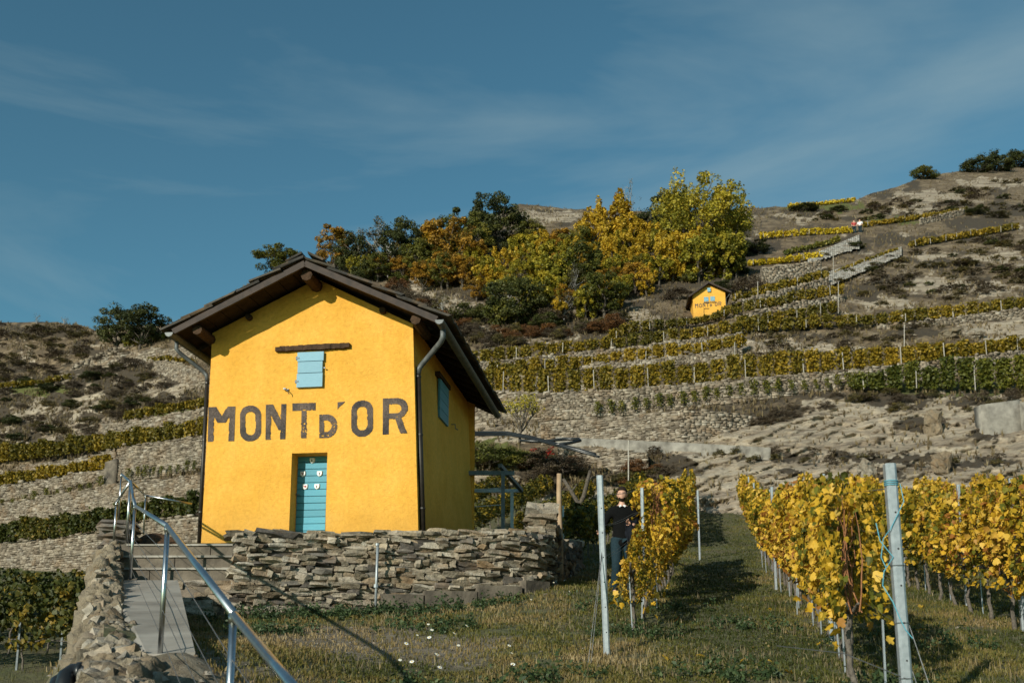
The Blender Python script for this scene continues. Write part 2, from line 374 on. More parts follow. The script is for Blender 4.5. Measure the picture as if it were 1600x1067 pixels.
    M['grass'] = mat_leaf('grass_blade', [(0, (.04, .05, .010)), (.35, (.10, .098, .018)), (.6, (.175, .138, .036)), (.8, (.24, .162, .066)), (1, (.34, .255, .125))], .25, 0)
    M['weed'] = mat_leaf('weed_leaf', [(0, (.022, .042, .016)), (.6, (.055, .085, .03)), (1, (.11, .14, .05))], .25, .2)
    M['petal'] = mat_noise('petal', (.72, .72, .70), (.82, .82, .80), 40, .7, 0)
    M['pollen'] = mat_noise('pollen', (.55, .38, .03), (.66, .46, .05), 40, .8, 0)
    M['skin'] = mat_noise('skin', (.46, .25, .17), (.56, .32, .23), 30, .55, .1, .002)
    M['hair'] = mat_noise('hair', (.012, .008, .006), (.035, .022, .015), 60, .6, .4, .004)
    M['sweater'] = mat_noise('black_knit', (.003, .0032, .0033), (.006, .0062, .0064), 50, .95, .4, .004)
    M['jeans'] = mat_noise('teal_denim', (.010, .022, .030), (.020, .038, .048), 40, .9, .3, .003)
    M['jacket'] = mat_noise('navy_cloth', (.005, .006, .009), (.011, .013, .018), 20, .9, .4, .006)
    M['shoe'] = mat_noise('dark_leather', (.01, .009, .008), (.02, .018, .015), 20, .6, .2, .003)
    M['white'] = mat_noise('white_cloth', (.66, .66, .68), (.78, .78, .80), 20, .8, .1, .003)
    M['red_print'] = mat_noise('red_print', (.30, .03, .03), (.42, .05, .04), 30, .7, 0)
    M['glass'] = mat_noise('dark_glass', (.02, .03, .035), (.03, .045, .05), 5, .15, 0)
    M['enamel'] = mat_noise('shield_enamel', (.62, .60, .56), (.76, .74, .70), 12, .4, .1, .002)
make_mats()
for k_ in ('sweater', 'jeans', 'jacket', 'hair', 'stucco', 'letter', 'timber', 'soffit'):
    M[k_].node_tree.nodes['Principled BSDF'].inputs['Specular IOR Level'].default_value = .12
# ------------------------------------------------------------------ near ground
XL = [(-10, 0.5), (3, -1.55), (6.5, -2.6), (8, -3.2), (12, -4.8), (16.3, -6.4), (20, -7.4), (26, -8.8), (60, -16)]
def xl(y): return interp(XL, y)
def sstep(a, b, x):
    k = np.clip((np.asarray(x, float) - a) / (b - a), 0, 1); return k * k * (3 - 2 * k)
def G(x, y):
    x = np.asarray(x, float); y = np.asarray(y, float)
    z = -1.6 + .155 * y + .0022 * np.maximum(0, y - 20) ** 2
    z = z + .25 * np.exp(-((x - .9) ** 2 / 3 + (y - 17) ** 2 / 9))
    z = z + .20 * np.maximum(0, -x - 1.6) * (1 - sstep(8.4, 11.5, y)) + .07 * np.maximum(0, -x - 1) * sstep(8.4, 10, y) * (1 - sstep(10, 14, y))
    z = z + .22 * np.exp(-((x + 2.62) ** 2 / .16 + (y - 8.15) ** 2 / .12))
    terr = np.where((x < .55) & (x > -7.3) & (y > np.interp(x, [-7.2, -4.3, -3.0, -1.6, .3, .6], [16.75, 16.75, 15.95, 16.3, 16.85, 17.5])), 1.93 + .33 * sstep(16.2, 19, y), -99)
    return np.maximum(z, terr)
def Lo(x, y):
    z = -4.6 + .17 * y
    d = np.maximum(0, xl(y) - x)
    bt = np.interp(y, [3, 6, 8.0, 8.7, 10, 11.2, 12.2, 14, 18], [-1.0, -.7, -.5, .02, .36, .48, .42, -.5, -3])
    return np.maximum(z, bt - .4 * d - 1.3 * d * d)
def strip_ground(name, X, Y, Z, m, cols):
    n, k = X.shape
    V = np.stack([X, Y, Z], -1).reshape(-1, 3); i = np.arange(n * k).reshape(n, k)
    F = np.stack([i[:-1, :-1], i[:-1, 1:], i[1:, 1:], i[1:, :-1]], -1).reshape(-1, 4)
    o = link(name, mesh_np(name, V, F, m, True, cols=cols)); o['kind'] = 'structure'; return o
def near_noise(x, y):
    q = np.stack([x, y], -1); return .05 * (fbm(q * 1.1, 4, 3) - .5) + .03 * (fbm(q * 5, 3, 9) - .5)
def bare(x, y):
    """bare stony patches of the meadow, 0..1"""
    q = np.stack([x, y], -1)
    k = fbm(q * .9, 4, 21)
    z = np.exp(-(((x + 2.2) / 1.5) ** 2 + ((y - 12.3) / 1.6) ** 2)) + .9 * np.exp(-(((x + 1.0) / 1.0) ** 2 + ((y - 11.0) / 1.2) ** 2)) \
        + .9 * np.exp(-(((x + 2.6) / .9) ** 2 + ((y - 8.5) / 1.5) ** 2))
    return np.clip((z * .8 + 1.5 * k - 1.12) * 2.6, 0, 1)
ys = np.concatenate([np.arange(-6, 2, .5), np.arange(2, 26, .16), np.arange(26, 56, .5)])
us = np.concatenate([np.linspace(0, .5, 90) ** 1.0, np.linspace(.5, 1, 40)[1:]])
Yg, Ug = np.meshgrid(ys, us, indexing='ij')
Xg = xl(Yg) + (40 - xl(Yg)) * np.where(Ug < .5, Ug * .55, .275 + (Ug - .5) * 1.45)
Zg = G(Xg, Yg) + near_noise(Xg, Yg)
b_ = bare(Xg, Yg)
strip_ground('vineyard_ground', Xg, Yg, Zg, M['soil'], np.stack([b_, b_ * 0, b_ * 0], -1).reshape(-1, 3))
yy = np.concatenate([np.arange(-6, 20, .3), np.arange(20, 64, .8)]); uu = np.linspace(0, 1, 70) ** 2
Yl, Ul = np.meshgrid(yy, uu, indexing='ij'); Xl = xl(Yl) + .35 - Ul * 60
Zl = Lo(Xl, Yl) + np.where(Yl < 14, 3.2, 1.5) * near_noise(Xl, Yl)
d_ = np.clip(1.2 - (xl(Yl) - Xl) / 2.2, 0, 1) * (Yl < 14)
strip_ground('lower_ground', Xl, Yl, Zl, M['soil'], np.stack([d_ * .45, d_ * 0, d_ * 0], -1).reshape(-1, 3))

# ------------------------------------------------------------------ the hill behind
Y1T = [(-260, 82), (0, 74), (160, 68), (310, 62), (500, 58), (740, 56), (1000, 52), (1200, 49), (1600, 45), (1860, 43)]
Y2T = [(-260, 150), (0, 132), (310, 118), (740, 108), (1100, 108), (1600, 104), (1860, 100)]
SKY = [(-260, 498), (0, 503), (60, 503), (120, 506), (150, 516), (200, 512), (262, 507), (330, 478), (400, 436), (500, 410), (600, 395), (700, 368),
       (760, 342), (810, 319), (860, 322), (900, 328), (1000, 330), (1100, 335), (1170, 325), (1235, 322), (1300, 317), (1340, 312), (1360, 304), (1400, 292),
       (1440, 276), (1500, 268), (1560, 264), (1600, 259), (1860, 222)]
def hY(px, py):
    y1 = interp(Y1T, px); y2 = interp(Y2T, px); t = tz(py)
    return 1 / (1 / y1 + (t - .2) / .25 * (1 / y2 - 1 / y1))
def in_poly(px, py, poly):
    r = np.zeros(px.shape, bool); n = len(poly)
    for i in range(n):
        x1, y1 = poly[i]; x2, y2 = poly[(i + 1) % n]
        c = (y1 > py) != (y2 > py)
        r ^= c & (px < (x2 - x1) * (py - y1) / ((y2 - y1) if y2 != y1 else 1e-9) + x1)
    return r
ROCK_P = [[(1060, 645), (1180, 655), (1300, 612), (1450, 618), (1860, 600), (1860, 830), (1050, 830), (880, 790), (940, 755), (1010, 735), (1060, 700)],
          [(730, 615), (900, 615), (980, 612), (940, 655), (860, 660), (860, 690), (735, 690)]]
ROCK_E = [(640, 440, 25, 15), (700, 478, 52, 15), (652, 460, 40, 18), (758, 522, 40, 13), (850, 527, 55, 9), (1000, 499, 36, 12), (1440, 440, 62, 11), (1500, 452, 70, 12),
          (1385, 475, 55, 9), (130, 635, 15, 12), (38, 560, 10, 22), (190, 592, 12, 9), (135, 662, 45, 9), (62, 640, 25, 14), (110, 682, 32, 7), (20, 692, 15, 12), (205, 565, 20, 8),
          (860, 338, 45, 9), (1450, 305, 60, 7), (1550, 285, 60, 7), (1185, 452, 30, 10), (1235, 432, 60, 18), (1565, 512, 70, 20), (1300, 548, 50, 8), (1195, 538, 60, 9),
          (1480, 498, 60, 8), (800, 590, 70, 10), (1430, 330, 40, 6), (1250, 340, 40, 6), (1560, 400, 50, 6), (1460, 400, 45, 5), (1090, 560, 70, 8), (240, 600, 20, 14),
          (1180, 535, 45, 7), (720, 520, 20, 10), (800, 760, 60, 40), (860, 790, 50, 20)]
DARK_P = [[(-260, 615), (0, 602), (100, 577), (190, 550), (235, 562), (300, 604), (312, 640), (200, 655), (130, 690), (0, 722), (-260, 760)],
          [(490, 430), (560, 380), (760, 352), (880, 380), (1170, 330), (1200, 440), (1150, 462), (1080, 448), (990, 490), (880, 518), (760, 540), (700, 520), (620, 440)]]
DARK_E = [(1100, 652, 42, 15), (1180, 655, 34, 8), (1210, 640, 60, 8), (1320, 620, 110, 7), (1400, 624, 60, 12), (1520, 627, 40, 11), (1440, 662, 52, 12), (1540, 676, 30, 12),
          (1200, 712, 60, 8), (1320, 714, 40, 9), (1420, 717, 90, 8), (1530, 722, 70, 7), (1050, 730, 45, 20), (960, 735, 60, 22), (880, 745, 70, 28), (925, 718, 40, 18),
          (1235, 738, 20, 6), (1380, 740, 25, 6), (1190, 385, 30, 14), (1250, 330, 30, 9), (1420, 375, 70, 9), (1530, 350, 60, 12), (1570, 330, 60, 10), (1330, 385, 35, 14),
          (1340, 455, 40, 14), (1400, 440, 30, 8), (1480, 415, 60, 7), (1270, 465, 40, 8), (1150, 440, 60, 14), (60, 520, 90, 10), (20, 575, 40, 12), (1370, 300, 40, 6),
          (1440, 520, 60, 6), (1250, 525, 45, 5)]
GREEN_E = [(1290, 322, 60, 6), (770, 712, 62, 22), (1400, 345, 60, 4), (60, 608, 60, 6), (960, 652, 60, 4), (240, 642, 60, 3), (1500, 610, 130, 5)]
px_ = np.arange(-260, 1861, 3.0); r_ = np.linspace(0, 1, 250)
PX, RR = np.meshgrid(px_, r_, indexing='ij')
pysk = interp(SKY, PX) + (fbm(np.stack([PX / 22, PX * 0], -1), 4, 5) - .5) * 5
pyb = np.interp(PX, [-260, 300, 420, 880, 960, 1860], [945, 945, 900, 880, 835, 835])
PY = pyb + (pysk - pyb) * RR
wx = PX + (fbm(np.stack([PX / 14, PY / 9], -1), 5, 31, .65) - .5) * 60; wy = PY + (fbm(np.stack([PX / 16, PY / 9], -1), 5, 41, .65) - .5) * 30
def zone(polys, ells, k=1.0):
    m = np.zeros(PX.shape)
    for p in polys: m = np.maximum(m, in_poly(wx, wy, p) * k)
    for (a, b, c, d) in ells: m = np.maximum(m, np.clip(1.3 - ((wx - a) / c) ** 2 - ((wy - b) / d) ** 2, 0, 1))
    return m
zr = zone(ROCK_P, ROCK_E); zd = zone(DARK_P, [], .62); zd_ledge = zone([], DARK_E) * .8; zg = zone([], GREEN_E)
inrock = in_poly(wx, wy, ROCK_P[0]); zd = np.maximum(zd, np.where(inrock, .42, .6) * np.clip((fbm(np.stack([PX / 34, PY / 11], -1), 5, 77) - .54) * 5, 0, 1)); zr = np.maximum(zr, .6 * np.clip((fbm(np.stack([PX / 30, PY / 9], -1), 5, 79) - .60) * 6, 0, 1))
zr = np.where((PX < 330) & in_poly(wx, wy, DARK_P[0]), np.maximum(zr, .95 * np.clip((fbm(np.stack([PX / 20, PY / 16], -1), 5, 78) - .53) * 7, 0, 1)), zr)
zd = np.maximum(zd * (1 - .85 * np.clip(zr * 1.1, 0, 1)), zd_ledge)
HY = hY(PX, PY)
pt = P(PX, PY, HY)
rel = fbm(pt * np.array([.22, .22, .5]), 5, 61) - .5
q = pt @ np.array([[.9, 0, -.42], [0, 1, 0], [.42, 0, .9]]); q2 = q * np.array([.16, .16, 1.5])
lay = fbm(q2, 5, 71) - .5
fine = fbm(pt * 1.3, 4, 81) - .5
edge = np.clip((1 - RR) * 12, 0, 1)
fine2 = fbm(pt * 3.2, 3, 91) - .5
cst = q[..., 2] * 1.9 + 1.8 * fbm(pt * .35, 4, 95) + .25 * fbm(pt * 1.6, 2, 96); sw_ = cst - np.floor(cst); saw = np.where(sw_ < .85, sw_ / .85, (1 - sw_) / .15) - .5
ch2 = _h(np.floor(cst).astype(np.int64), np.floor(q[..., 0] * .28).astype(np.int64), np.floor(cst).astype(np.int64) * 0, 3)
dY = edge * (1.5 * rel + (1.3 * lay + .9 * fine) * (.4 + 1.0 * zr) + .6 * fine2 + zr * (.38 * saw * (.3 + ch2)))
pt = P(PX, PY, HY + dY)
back = []
last = pt[:, -1, :]
for dy, dz in ((2.5, .2), (8, -.2), (25, -3), (70, -14), (200, -60)):
    q = last.copy(); q[:, 0] *= 1 + dy / 110; q[:, 1] += dy; q[:, 2] += dz; back.append(q[:, None, :])
allp = np.concatenate([pt] + back, 1); n, k = allp.shape[:2]
ext = lambda a: np.concatenate([a] + [a[:, -1:]] * 5, 1)
zc = np.stack([ext(zr), ext(zd), ext(zg)], -1).reshape(-1, 3)
ii = np.arange(n * k).reshape(n, k)
FF = np.stack([ii[:-1, :-1], ii[1:, :-1], ii[1:, 1:], ii[:-1, 1:]], -1).reshape(-1, 4)
tag(link('hillside', mesh_np('hillside', allp.reshape(-1, 3), FF, M['hill'], False, cols=zc)), kind='structure')
print('hill', n * k)

# ------------------------------------------------------------------ terrace walls of dry stone
WALLS = {
 'L1': ([(-150, 862), (0, 848), (100, 838), (162, 826), (225, 812), (310, 803), (400, 790)], [(-150, 920), (0, 904), (145, 891), (310, 862), (400, 845)], 'wide tan dry stone wall above the dark green vines, lowest terrace at left'),
 'L2': ([(-150, 803), (0, 787), (94, 770), (188, 755), (313, 740), (400, 728)], [(-150, 834), (0, 818), (178, 798), (313, 784), (400, 772)], 'grey terrace wall with two dark cracks, second from the bottom left of the yellow house'),
 'L3a': ([(-150, 775), (0, 760), (94, 744), (167, 731)], [(-150, 793), (0, 780), (167, 746)], 'narrow terrace wall left of the dark buttress, below a hedge-like vine row'),
 'L3b': ([(180, 698), (250, 689), (316, 681), (400, 670)], [(180, 753), (250, 740), (313, 729), (400, 716)], 'tall stone wall right of the dark buttress, beside the left corner of the yellow house'),
 'L4': ([(25, 728), (112, 718), (180, 700)], [(25, 741), (112, 729), (180, 722)], 'low stone wall with a dark gap between two vine rows at far left'),
 'L5': ([(150, 664), (211, 658), (316, 636), (400, 622)], [(150, 673), (178, 683), (316, 658), (400, 644)], 'stone wall under the rocky scrub outcrop left of the yellow house'),
 'L6': ([(228, 562), (280, 566), (323, 588), (360, 596)], [(228, 572), (290, 599), (323, 603), (360, 612)], 'curved pale wall bending downhill beside the left gutter of the yellow house'),
 'L7': ([(112, 570), (187, 538), (265, 510), (320, 490)], [(112, 575), (187, 546), (265, 520), (320, 502)], 'pale stone wall climbing the ridge past the big dark tree'),
 'L8': ([(141, 563), (200, 550), (281, 544), (330, 541)], [(141, 573), (200, 563), (281, 557), (330, 554)], 'pale curving wall on top of the scrubby outcrop at left'),
 'Ra': ([(640, 590), (740, 568), (815, 559), (900, 550), (1000, 540), (1160, 520)], [(640, 605), (740, 590), (815, 580), (900, 565), (1000, 552), (1160, 529)], 'pale wall between the upper two long vine rows right of the yellow house roof'),
 'Rb': ([(905, 571), (1050, 557), (1160, 541)], [(905, 577), (1050, 568), (1160, 560)], 'thin low wall above the thick golden vine row right of the house'),
 'Rc': ([(660, 620), (762, 612), (860, 613), (973, 608), (1160, 592), (1375, 573), (1600, 547), (1860, 515)], [(660, 652), (780, 656), (860, 656), (945, 649), (1160, 624), (1300, 606), (1450, 592), (1600, 560), (1860, 528)], 'long pale terrace wall behind the row of separate young vines'),
 'Rd': ([(845, 661), (905, 656), (1065, 641), (1130, 642), (1185, 652)], [(845, 692), (905, 688), (1065, 692), (1130, 676), (1185, 657)], 'broad stone wall below the row of separate young vines, above the concrete channel'),
 'Rf': ([(872, 697), (945, 702), (1012, 706)], [(872, 716), (945, 730), (1012, 736)], 'short tan stone wall directly below the concrete channel'),
 'Ha': ([(1145, 472), (1295, 434)], [(1145, 482), (1310, 446)], 'narrow stone wall right of the small yellow house, topmost of three there'),
 'Hb': ([(1150, 492), (1320, 459)], [(1150, 500), (1320, 470)], 'middle narrow stone wall climbing right of the small yellow house'),
 'U4': ([(1190, 420), (1285, 407)], [(1190, 446), (1300, 432)], 'tan stone wall below the bright yellow row, above the small house'),
 'U3': ([(1438, 343), (1507, 327)], [(1438, 351), (1507, 335)], 'thin pale wall high on the upper slope at right'),
 'Rk': ([(1371, 508), (1480, 497), (1600, 482), (1860, 452)], [(1371, 514), (1480, 505), (1600, 494), (1860, 466)], 'low rough wall under the long vine row at right edge'),
}
PATHS = {'P1': ([(1295, 424), (1408, 385)], [(1300, 443), (1412, 396)], 'pale paved ramp climbing the vineyard, the lower of two'),
         'P2': ([(1262, 400), (1342, 366)], [(1228, 420), (1345, 385)], 'pale paved ramp climbing the vineyard, the upper of two')}
def wall_Y(key, px):
    T, B, _ = WALLS[key]; pyB = interp(B, px); return hY(np.asarray(px, float), pyB) - .45
floorV, floorF = [], []
def stones_for(px0, px1, Tf, Bf, Yw, cw, chh, seed):
    """numpy block-by-block dry stone facing between two photo lines"""
    r = np.random.default_rng(seed)
    pxs = np.arange(px0, px1 + .1, 1.0); Yv = Yw(pxs)
    base = P(pxs, Bf(pxs), Yv); top = tz(Tf(pxs)) * Yv
    s = np.concatenate([[0], np.cumsum(np.hypot(np.diff(base[:, 0]), np.diff(base[:, 1])))])
    Vs, Fs, Ts = [], [], []; nb = 0
    z0, z1 = base[:, 2].min(), top.max(); z = z0
    bl = []
    while z < z1:
        h = chh * r.uniform(.7, 1.35); x = -r.uniform(0, cw)
        while x < s[-1]:
            wd = cw * r.uniform(.5, 1.7); bl.append((x, x + wd, z + r.normal(0, .02), z + h + r.normal(0, .02))); x += wd
        z += h
    bl = np.array(bl)
    mid = np.clip((bl[:, 0] + bl[:, 1]) / 2, 0, s[-1])
    tb = np.interp(mid, s, base[:, 2]); tt = np.interp(mid, s, top) + r.normal(0, .05, len(mid)); zc = (bl[:, 2] + bl[:, 3]) / 2
    ok = (zc > tb - .15) & (zc < tt); bl = bl[ok]; n = len(bl)
    g = .010
    pr = r.uniform(-.02, .05, (n, 4)) + r.uniform(0, .03, (n, 1))
    cor = [(bl[:, 0] + g, bl[:, 2] + g * .7), (bl[:, 1] - g, bl[:, 2] + g * .7), (bl[:, 1] - g, bl[:, 3] - g * .5), (bl[:, 0] + g, bl[:, 3] - g * .5)]
    px_s = lambda ss: np.interp(ss, s, base[:, 0]); py_s = lambda ss: np.interp(ss, s, base[:, 1])
    dxs = np.gradient(base[:, 0], s); dys = np.gradient(base[:, 1], s)
    V = np.zeros((n, 8, 3))
    for i, (cs, czv) in enumerate(cor):
        js = r.normal(0, .02, n); jz = r.normal(0, .02, n)
        nx = np.interp(cs, s, dys); ny = -np.interp(cs, s, dxs)
        off = pr[:, i]
        V[:, i] = np.stack([px_s(cs) + nx * off, py_s(cs) + ny * off, czv], -1)
        V[:, i, 2] += jz
        cb = cs * 1.0
        V[:, i + 4] = np.stack([px_s(cb) - nx * .12, py_s(cb) - ny * .12, czv], -1)
        V[:, i, 0] += np.interp(cs, s, dxs) * js; V[:, i, 1] += np.interp(cs, s, dys) * js
    F = np.array([(0, 1, 2, 3), (1, 0, 4, 5), (2, 1, 5, 6), (3, 2, 6, 7), (0, 3, 7, 4)])
    FA = (F[None] + (np.arange(n) * 8)[:, None, None]).reshape(-1, 4)
    TT = np.repeat(r.uniform(0, 1, n), 8)
    # dark backing behind the joints
    k = len(pxs); dn = np.stack([dys, -dxs], -1)
    b0 = base.copy(); b0[:, :2] -= dn * .07; b0[:, 2] -= .3; b1 = b0.copy(); b1[:, 2] = top - .03
    bV = np.concatenate([b0, b1]); i0 = np.arange(k - 1)
    bF = np.stack([i0, i0 + 1, i0 + 1 + k, i0 + k], -1)
    return V.reshape(-1, 3), FA, TT, bV, bF, base, top
seed = 100
for key, (T, B, lab) in WALLS.items():
    seed += 1
    Tf = lambda x, T=T: interp(T, x) + (fbm(np.stack([np.asarray(x) / 9, np.asarray(x) * 0 + seed], -1), 3, seed) - .5) * 3
    Bf = lambda x, B=B: interp(B, x)
    far = key in ('Ha', 'Hb', 'U4', 'U3', 'L7', 'L8')
    V, FA, TT, bV, bF, base, top = stones_for(T[0][0], T[-1][0], Tf, Bf, lambda x, k=key: wall_Y(k, x), .27 if not far else .34, .115 if not far else .15, seed)
    nV = len(V)
    me = mesh_np('terrace_wall', np.concatenate([V, bV]), [FA, bF + nV], [M['terrace'], M['joint']], False,
                 tint=np.concatenate([TT, np.zeros(len(bV))]), midx=[0] * len(FA) + [1] * len(bF))
    tag(link('terrace_wall', me), lab, 'terrace wall', 'dry stone terrace walls of the hillside', 'thing')
    # strip of soil behind the wall top
    pxs = np.arange(T[0][0], T[-1][0] + .1, 4.0); Yw = wall_Y(key, pxs); pyt = interp(T, pxs)
    a = P(pxs, pyt, Yw); a[:, 2] -= .06; dep = np.clip(hY(pxs, pyt) - Yw, 1, 6) + .8
    c = P(pxs, pyt, Yw + dep); c[:, 2] = a[:, 2] + .12 * dep
    for fr in (0, .33, .66, 1):
        m_ = a * (1 - fr) + c * fr
        if 0 < fr < 1: m_[:, 2] += (fbm(m_ * .9, 3, 5) - .5) * .2
        floorV.append(m_)
    k = len(pxs); b0 = sum(len(v) for v in floorV[:-4])
    for q in range(3):
        i0 = np.arange(k - 1) + b0 + q * k; floorF.append(np.stack([i0, i0 + 1, i0 + 1 + k, i0 + k], -1))
fv = np.concatenate(floorV); gz = np.stack([fv[:, 0] * 0, .35 + 0 * fv[:, 0], .35 + .3 * vnoise(fv * .8, 4)], -1)
tag(link('terrace_ground', mesh_np('terrace_ground', fv, np.concatenate(floorF), M['hill'], True, cols=gz)), kind='structure')
for key, (T, B, lab) in PATHS.items():
    seed += 1
    # sloping ramps of pale slabs lying on the hill
    xs = np.arange(T[0][0], T[-1][0], 3.0); V = []; F = []; TT = []
    for x in xs:
        y0, y1 = np.interp(x, *np.array(T).T), np.interp(x, *np.array(B).T)
        yv = y0
        while yv < y1:
            h = rnd.uniform(2, 3.2); q = [(x, yv + h), (x + rnd.uniform(2.95, 3.2), yv + h - .1), (x + rnd.uniform(2.95, 3.2), yv), (x + .2, yv + .2)]
            b0 = len(V) * 1
            hy = hY(np.array([x]), np.array([(y0 + y1) / 2]))[0]
            for (a, b) in q: V.append(P(a, b, hY(np.array(a), np.array(b)) - 1.5 + rnd.uniform(-.1, .1)))
            for (a, b) in q: V.append(P(a, b, hY(np.array(a), np.array(b)) + .6))
            F += [[b0, b0 + 1, b0 + 2, b0 + 3], [b0 + 1, b0, b0 + 4, b0 + 5], [b0 + 2, b0 + 1, b0 + 5, b0 + 6], [b0 + 3, b0 + 2, b0 + 6, b0 + 7], [b0, b0 + 3, b0 + 7, b0 + 4]]
            TT += [rnd.random()] * 8; yv += h
    me = mesh_np('paved_ramp', np.array(V), np.array(F), M['path_stone'], False, tint=TT)
    tag(link('paved_ramp', me), kind='structure')
# concrete channel, concrete retaining wall, dark buttress, boulders
def strip_prism(name, T, hpx, depth, mat, parent=None, step=12, pull=.8, deep=.4):
    pxs = np.arange(T[0][0], T[-1][0] + .1, step); pyt = interp(T, pxs); Yv = hY(pxs, pyt + hpx) - pull
    a = P(pxs, pyt, Yv); b = P(pxs, pyt + hpx, Yv); b[:, :2] = a[:, :2]; b[:, 2] -= deep
    c = a.copy(); c[:, 1] += depth; c[:, 2] += .05; d = b.copy(); d[:, 1] += depth
    k = len(pxs); V = np.concatenate([b, a, c, d]); i = np.arange(k - 1)
    F = [np.stack([i + q * k, i + 1 + q * k, i + 1 + (q + 1) * k, i + (q + 1) * k], -1) for q in range(3)]
    F.append(np.array([[0, k, 2 * k, 3 * k], [k - 1, 4 * k - 1, 3 * k - 1, 2 * k - 1]]))
    return link(name, mesh_np(name, V, np.concatenate(F), mat), parent)
tag(strip_prism('concrete_channel', [(868, 682), (905, 684), (1060, 691), (1170, 697), (1215, 700)], 7.5, 1.2, M['concrete']),
    'long low concrete water channel running across the rock face', 'channel')
t = thing('concrete_wall', 'smooth grey concrete retaining wall in the rock face at the right edge', 'retaining wall')
for i, (a, b) in enumerate(((1533, 1596), (1598, 1700))):
    strip_prism('panel', [(a, 632 - (i * 4)), (b, 624 - i * 8)], 36, .8, M['concrete'], t, 12, .9, .45)
tag(strip_prism('wall_buttress', [(164, 722), (182, 716)], 30, 1.0, M['concrete_dark'], None, 6, 1.2), 'dark upright buttress between two lengths of terrace wall at left', 'buttress')

def rock_mesh(seed, sub=1, amp=.22, rnd_=.38):
    bm = bmesh.new(); bmesh.ops.create_cube(bm, size=1)
    bmesh.ops.subdivide_edges(bm, edges=bm.edges[:], cuts=sub, use_grid_fill=True)
    r = random.Random(seed)
    off = Vector((r.random() * 50, r.random() * 50, r.random() * 50))
    for v in bm.verts:
        p = v.co.copy(); n = p.normalized()
        p = p.lerp(n * .62, rnd_)
        k = vnoise(np.array([list(p * 1.9 + off)]), seed)[0] - .5
        p *= 1 + k * amp * 2
        p += Vector([r.uniform(-1, 1) * amp * .25 for _ in range(3)])
        v.co = p
    me = bpy.data.meshes.new('rock'); bm.to_mesh(me); bm.free()
    return me
ROCKS = [rock_mesh(i, 1, .34, .30) for i in range(14)]
def rocks_for(mat):
    o = []
    for r0 in ROCKS:
        c = r0.copy(); c.materials.append(mat); o.append(c)
    return o
RK = {k: rocks_for(M[k]) for k in ('stone', 'stone_pale', 'stone_dark', 'terrace')}
RND = [rock_mesh(80 + i, 1, .30, .62) for i in range(12)]
for r0 in RND:
    r0.polygons.foreach_set('use_smooth', [True] * len(r0.polygons)); r0.materials.append(M['stone_pale'])
BIG = [rock_mesh(50 + i, 3, .5, .75) for i in range(4)]
for b in BIG: b.materials.append(M['stone_pale'])
def put_rock(name, me, loc, scale, rot=(0, 0, 0), parent=None):
    o = link(name, me, parent, loc); o.scale = scale; o.rotation_euler = rot; return o
for (px, py, s, lab) in ((1457, 664, (.8, .8, 1.3), 'pale upright boulder standing in brown scrub on the rock face'), (1302, 588, (.9, .7, .5), None), (1487, 522, (1.3, 1, .6), 'broad flat rock high in the brown scrub under the vine row'),
                         (1520, 523, (.9, .8, .5), 'small rock at the right edge, beside a broad flat rock'), (1352, 736, (.8, .7, .8), 'blocky boulder at the foot of the rock face, behind the galvanised post'), (1470, 728, (.9, .7, .9), 'pale broken boulder above the yellow vines at right')):
    if not lab: continue
    Yv = float(hY(np.array(px), np.array(py))) - .9
    tag(put_rock('boulder', BIG[rnd.randrange(4)], PV(px, py, Yv), s, (0, 0, rnd.uniform(0, 6))), lab, 'boulder')
# ------------------------------------------------------------------ the yellow hut
HA = R(7.8); HO = PV(314, 850, 19.0); HO.z = 2.26
EX = Vector((math.cos(HA), -math.sin(HA), 0)); EY = Vector((math.sin(HA), math.cos(HA), 0))
HW, HD = 4.2, 5.9
def to_wall(px, py, off=0.0):
    """photo pixel -> (x, z) on the front wall plane, in the hut's own frame"""
    d = PV(px, py, 1.0); q = HO + EY * off
    k = q.dot(EY) / d.dot(EY); p = d * k - HO
    return p.dot(EX), p.z
def to_side(px, py):
    d = PV(px, py, 1.0); q = HO + EX * (HW - .1)
    k = q.dot(EX) / d.dot(EX); p = d * k - HO
    return p.dot(EY), p.z
hut = thing('yellow_hut', 'large yellow stucco vineyard hut with blue door, standing behind the curved stone wall', 'hut', HO, -HA)
HC, HZR, SL = HW / 2, 5.14, .48                     # ridge centre, underside of the roof at the ridge, slope
def zu(x): return HZR - SL * abs(x - HC)
def relief(x, z):
    q = np.stack([np.asarray(x, float), np.asarray(z, float)], -1)
    return .022 * (fbm(q * 2.2, 4, 13) - .5) + .009 * (fbm(q * np.array([6, 11]), 3, 14) - .5)
def batter(x, z): return x - .17 * np.clip(np.asarray(z) / 4, 0, 1.4) * np.clip((np.asarray(x) / HW - .5) * 2, 0, 1)
# door opening on the wall plane
dx0, _ = to_wall(453.5, 780); dx1, _ = to_wall(510, 780); _, dzt = to_wall(480, 707.5)
def lin(a, b, h): return np.linspace(a, b, max(2, int(round((b - a) / h)) + 1))
gx = np.concatenate([lin(0, dx0, .045), lin(dx0, dx1, .045)[1:], lin(dx1, HW, .045)[1:]])
gz = np.concatenate([lin(-.35, dzt, .045), lin(dzt, 3.85, .045)[1:]])
V = []; F = []
GX, GZ = np.meshgrid(gx, gz, indexing='ij'); base = 0
V.append(np.stack([batter(GX, GZ), -relief(GX, GZ), GZ], -1).reshape(-1, 3))
ii = np.arange(GX.size).reshape(GX.shape)
keep = ~((GX[:-1, :-1] >= dx0 - 1e-6) & (GX[1:, 1:] <= dx1 + 1e-6) & (GZ[1:, 1:] <= dzt + 1e-6))
q = np.stack([ii[:-1, :-1], ii[1:, :-1], ii[1:, 1:], ii[:-1, 1:]], -1); F.append(q[keep])
base = GX.size
k = np.linspace(0, 1, 34)
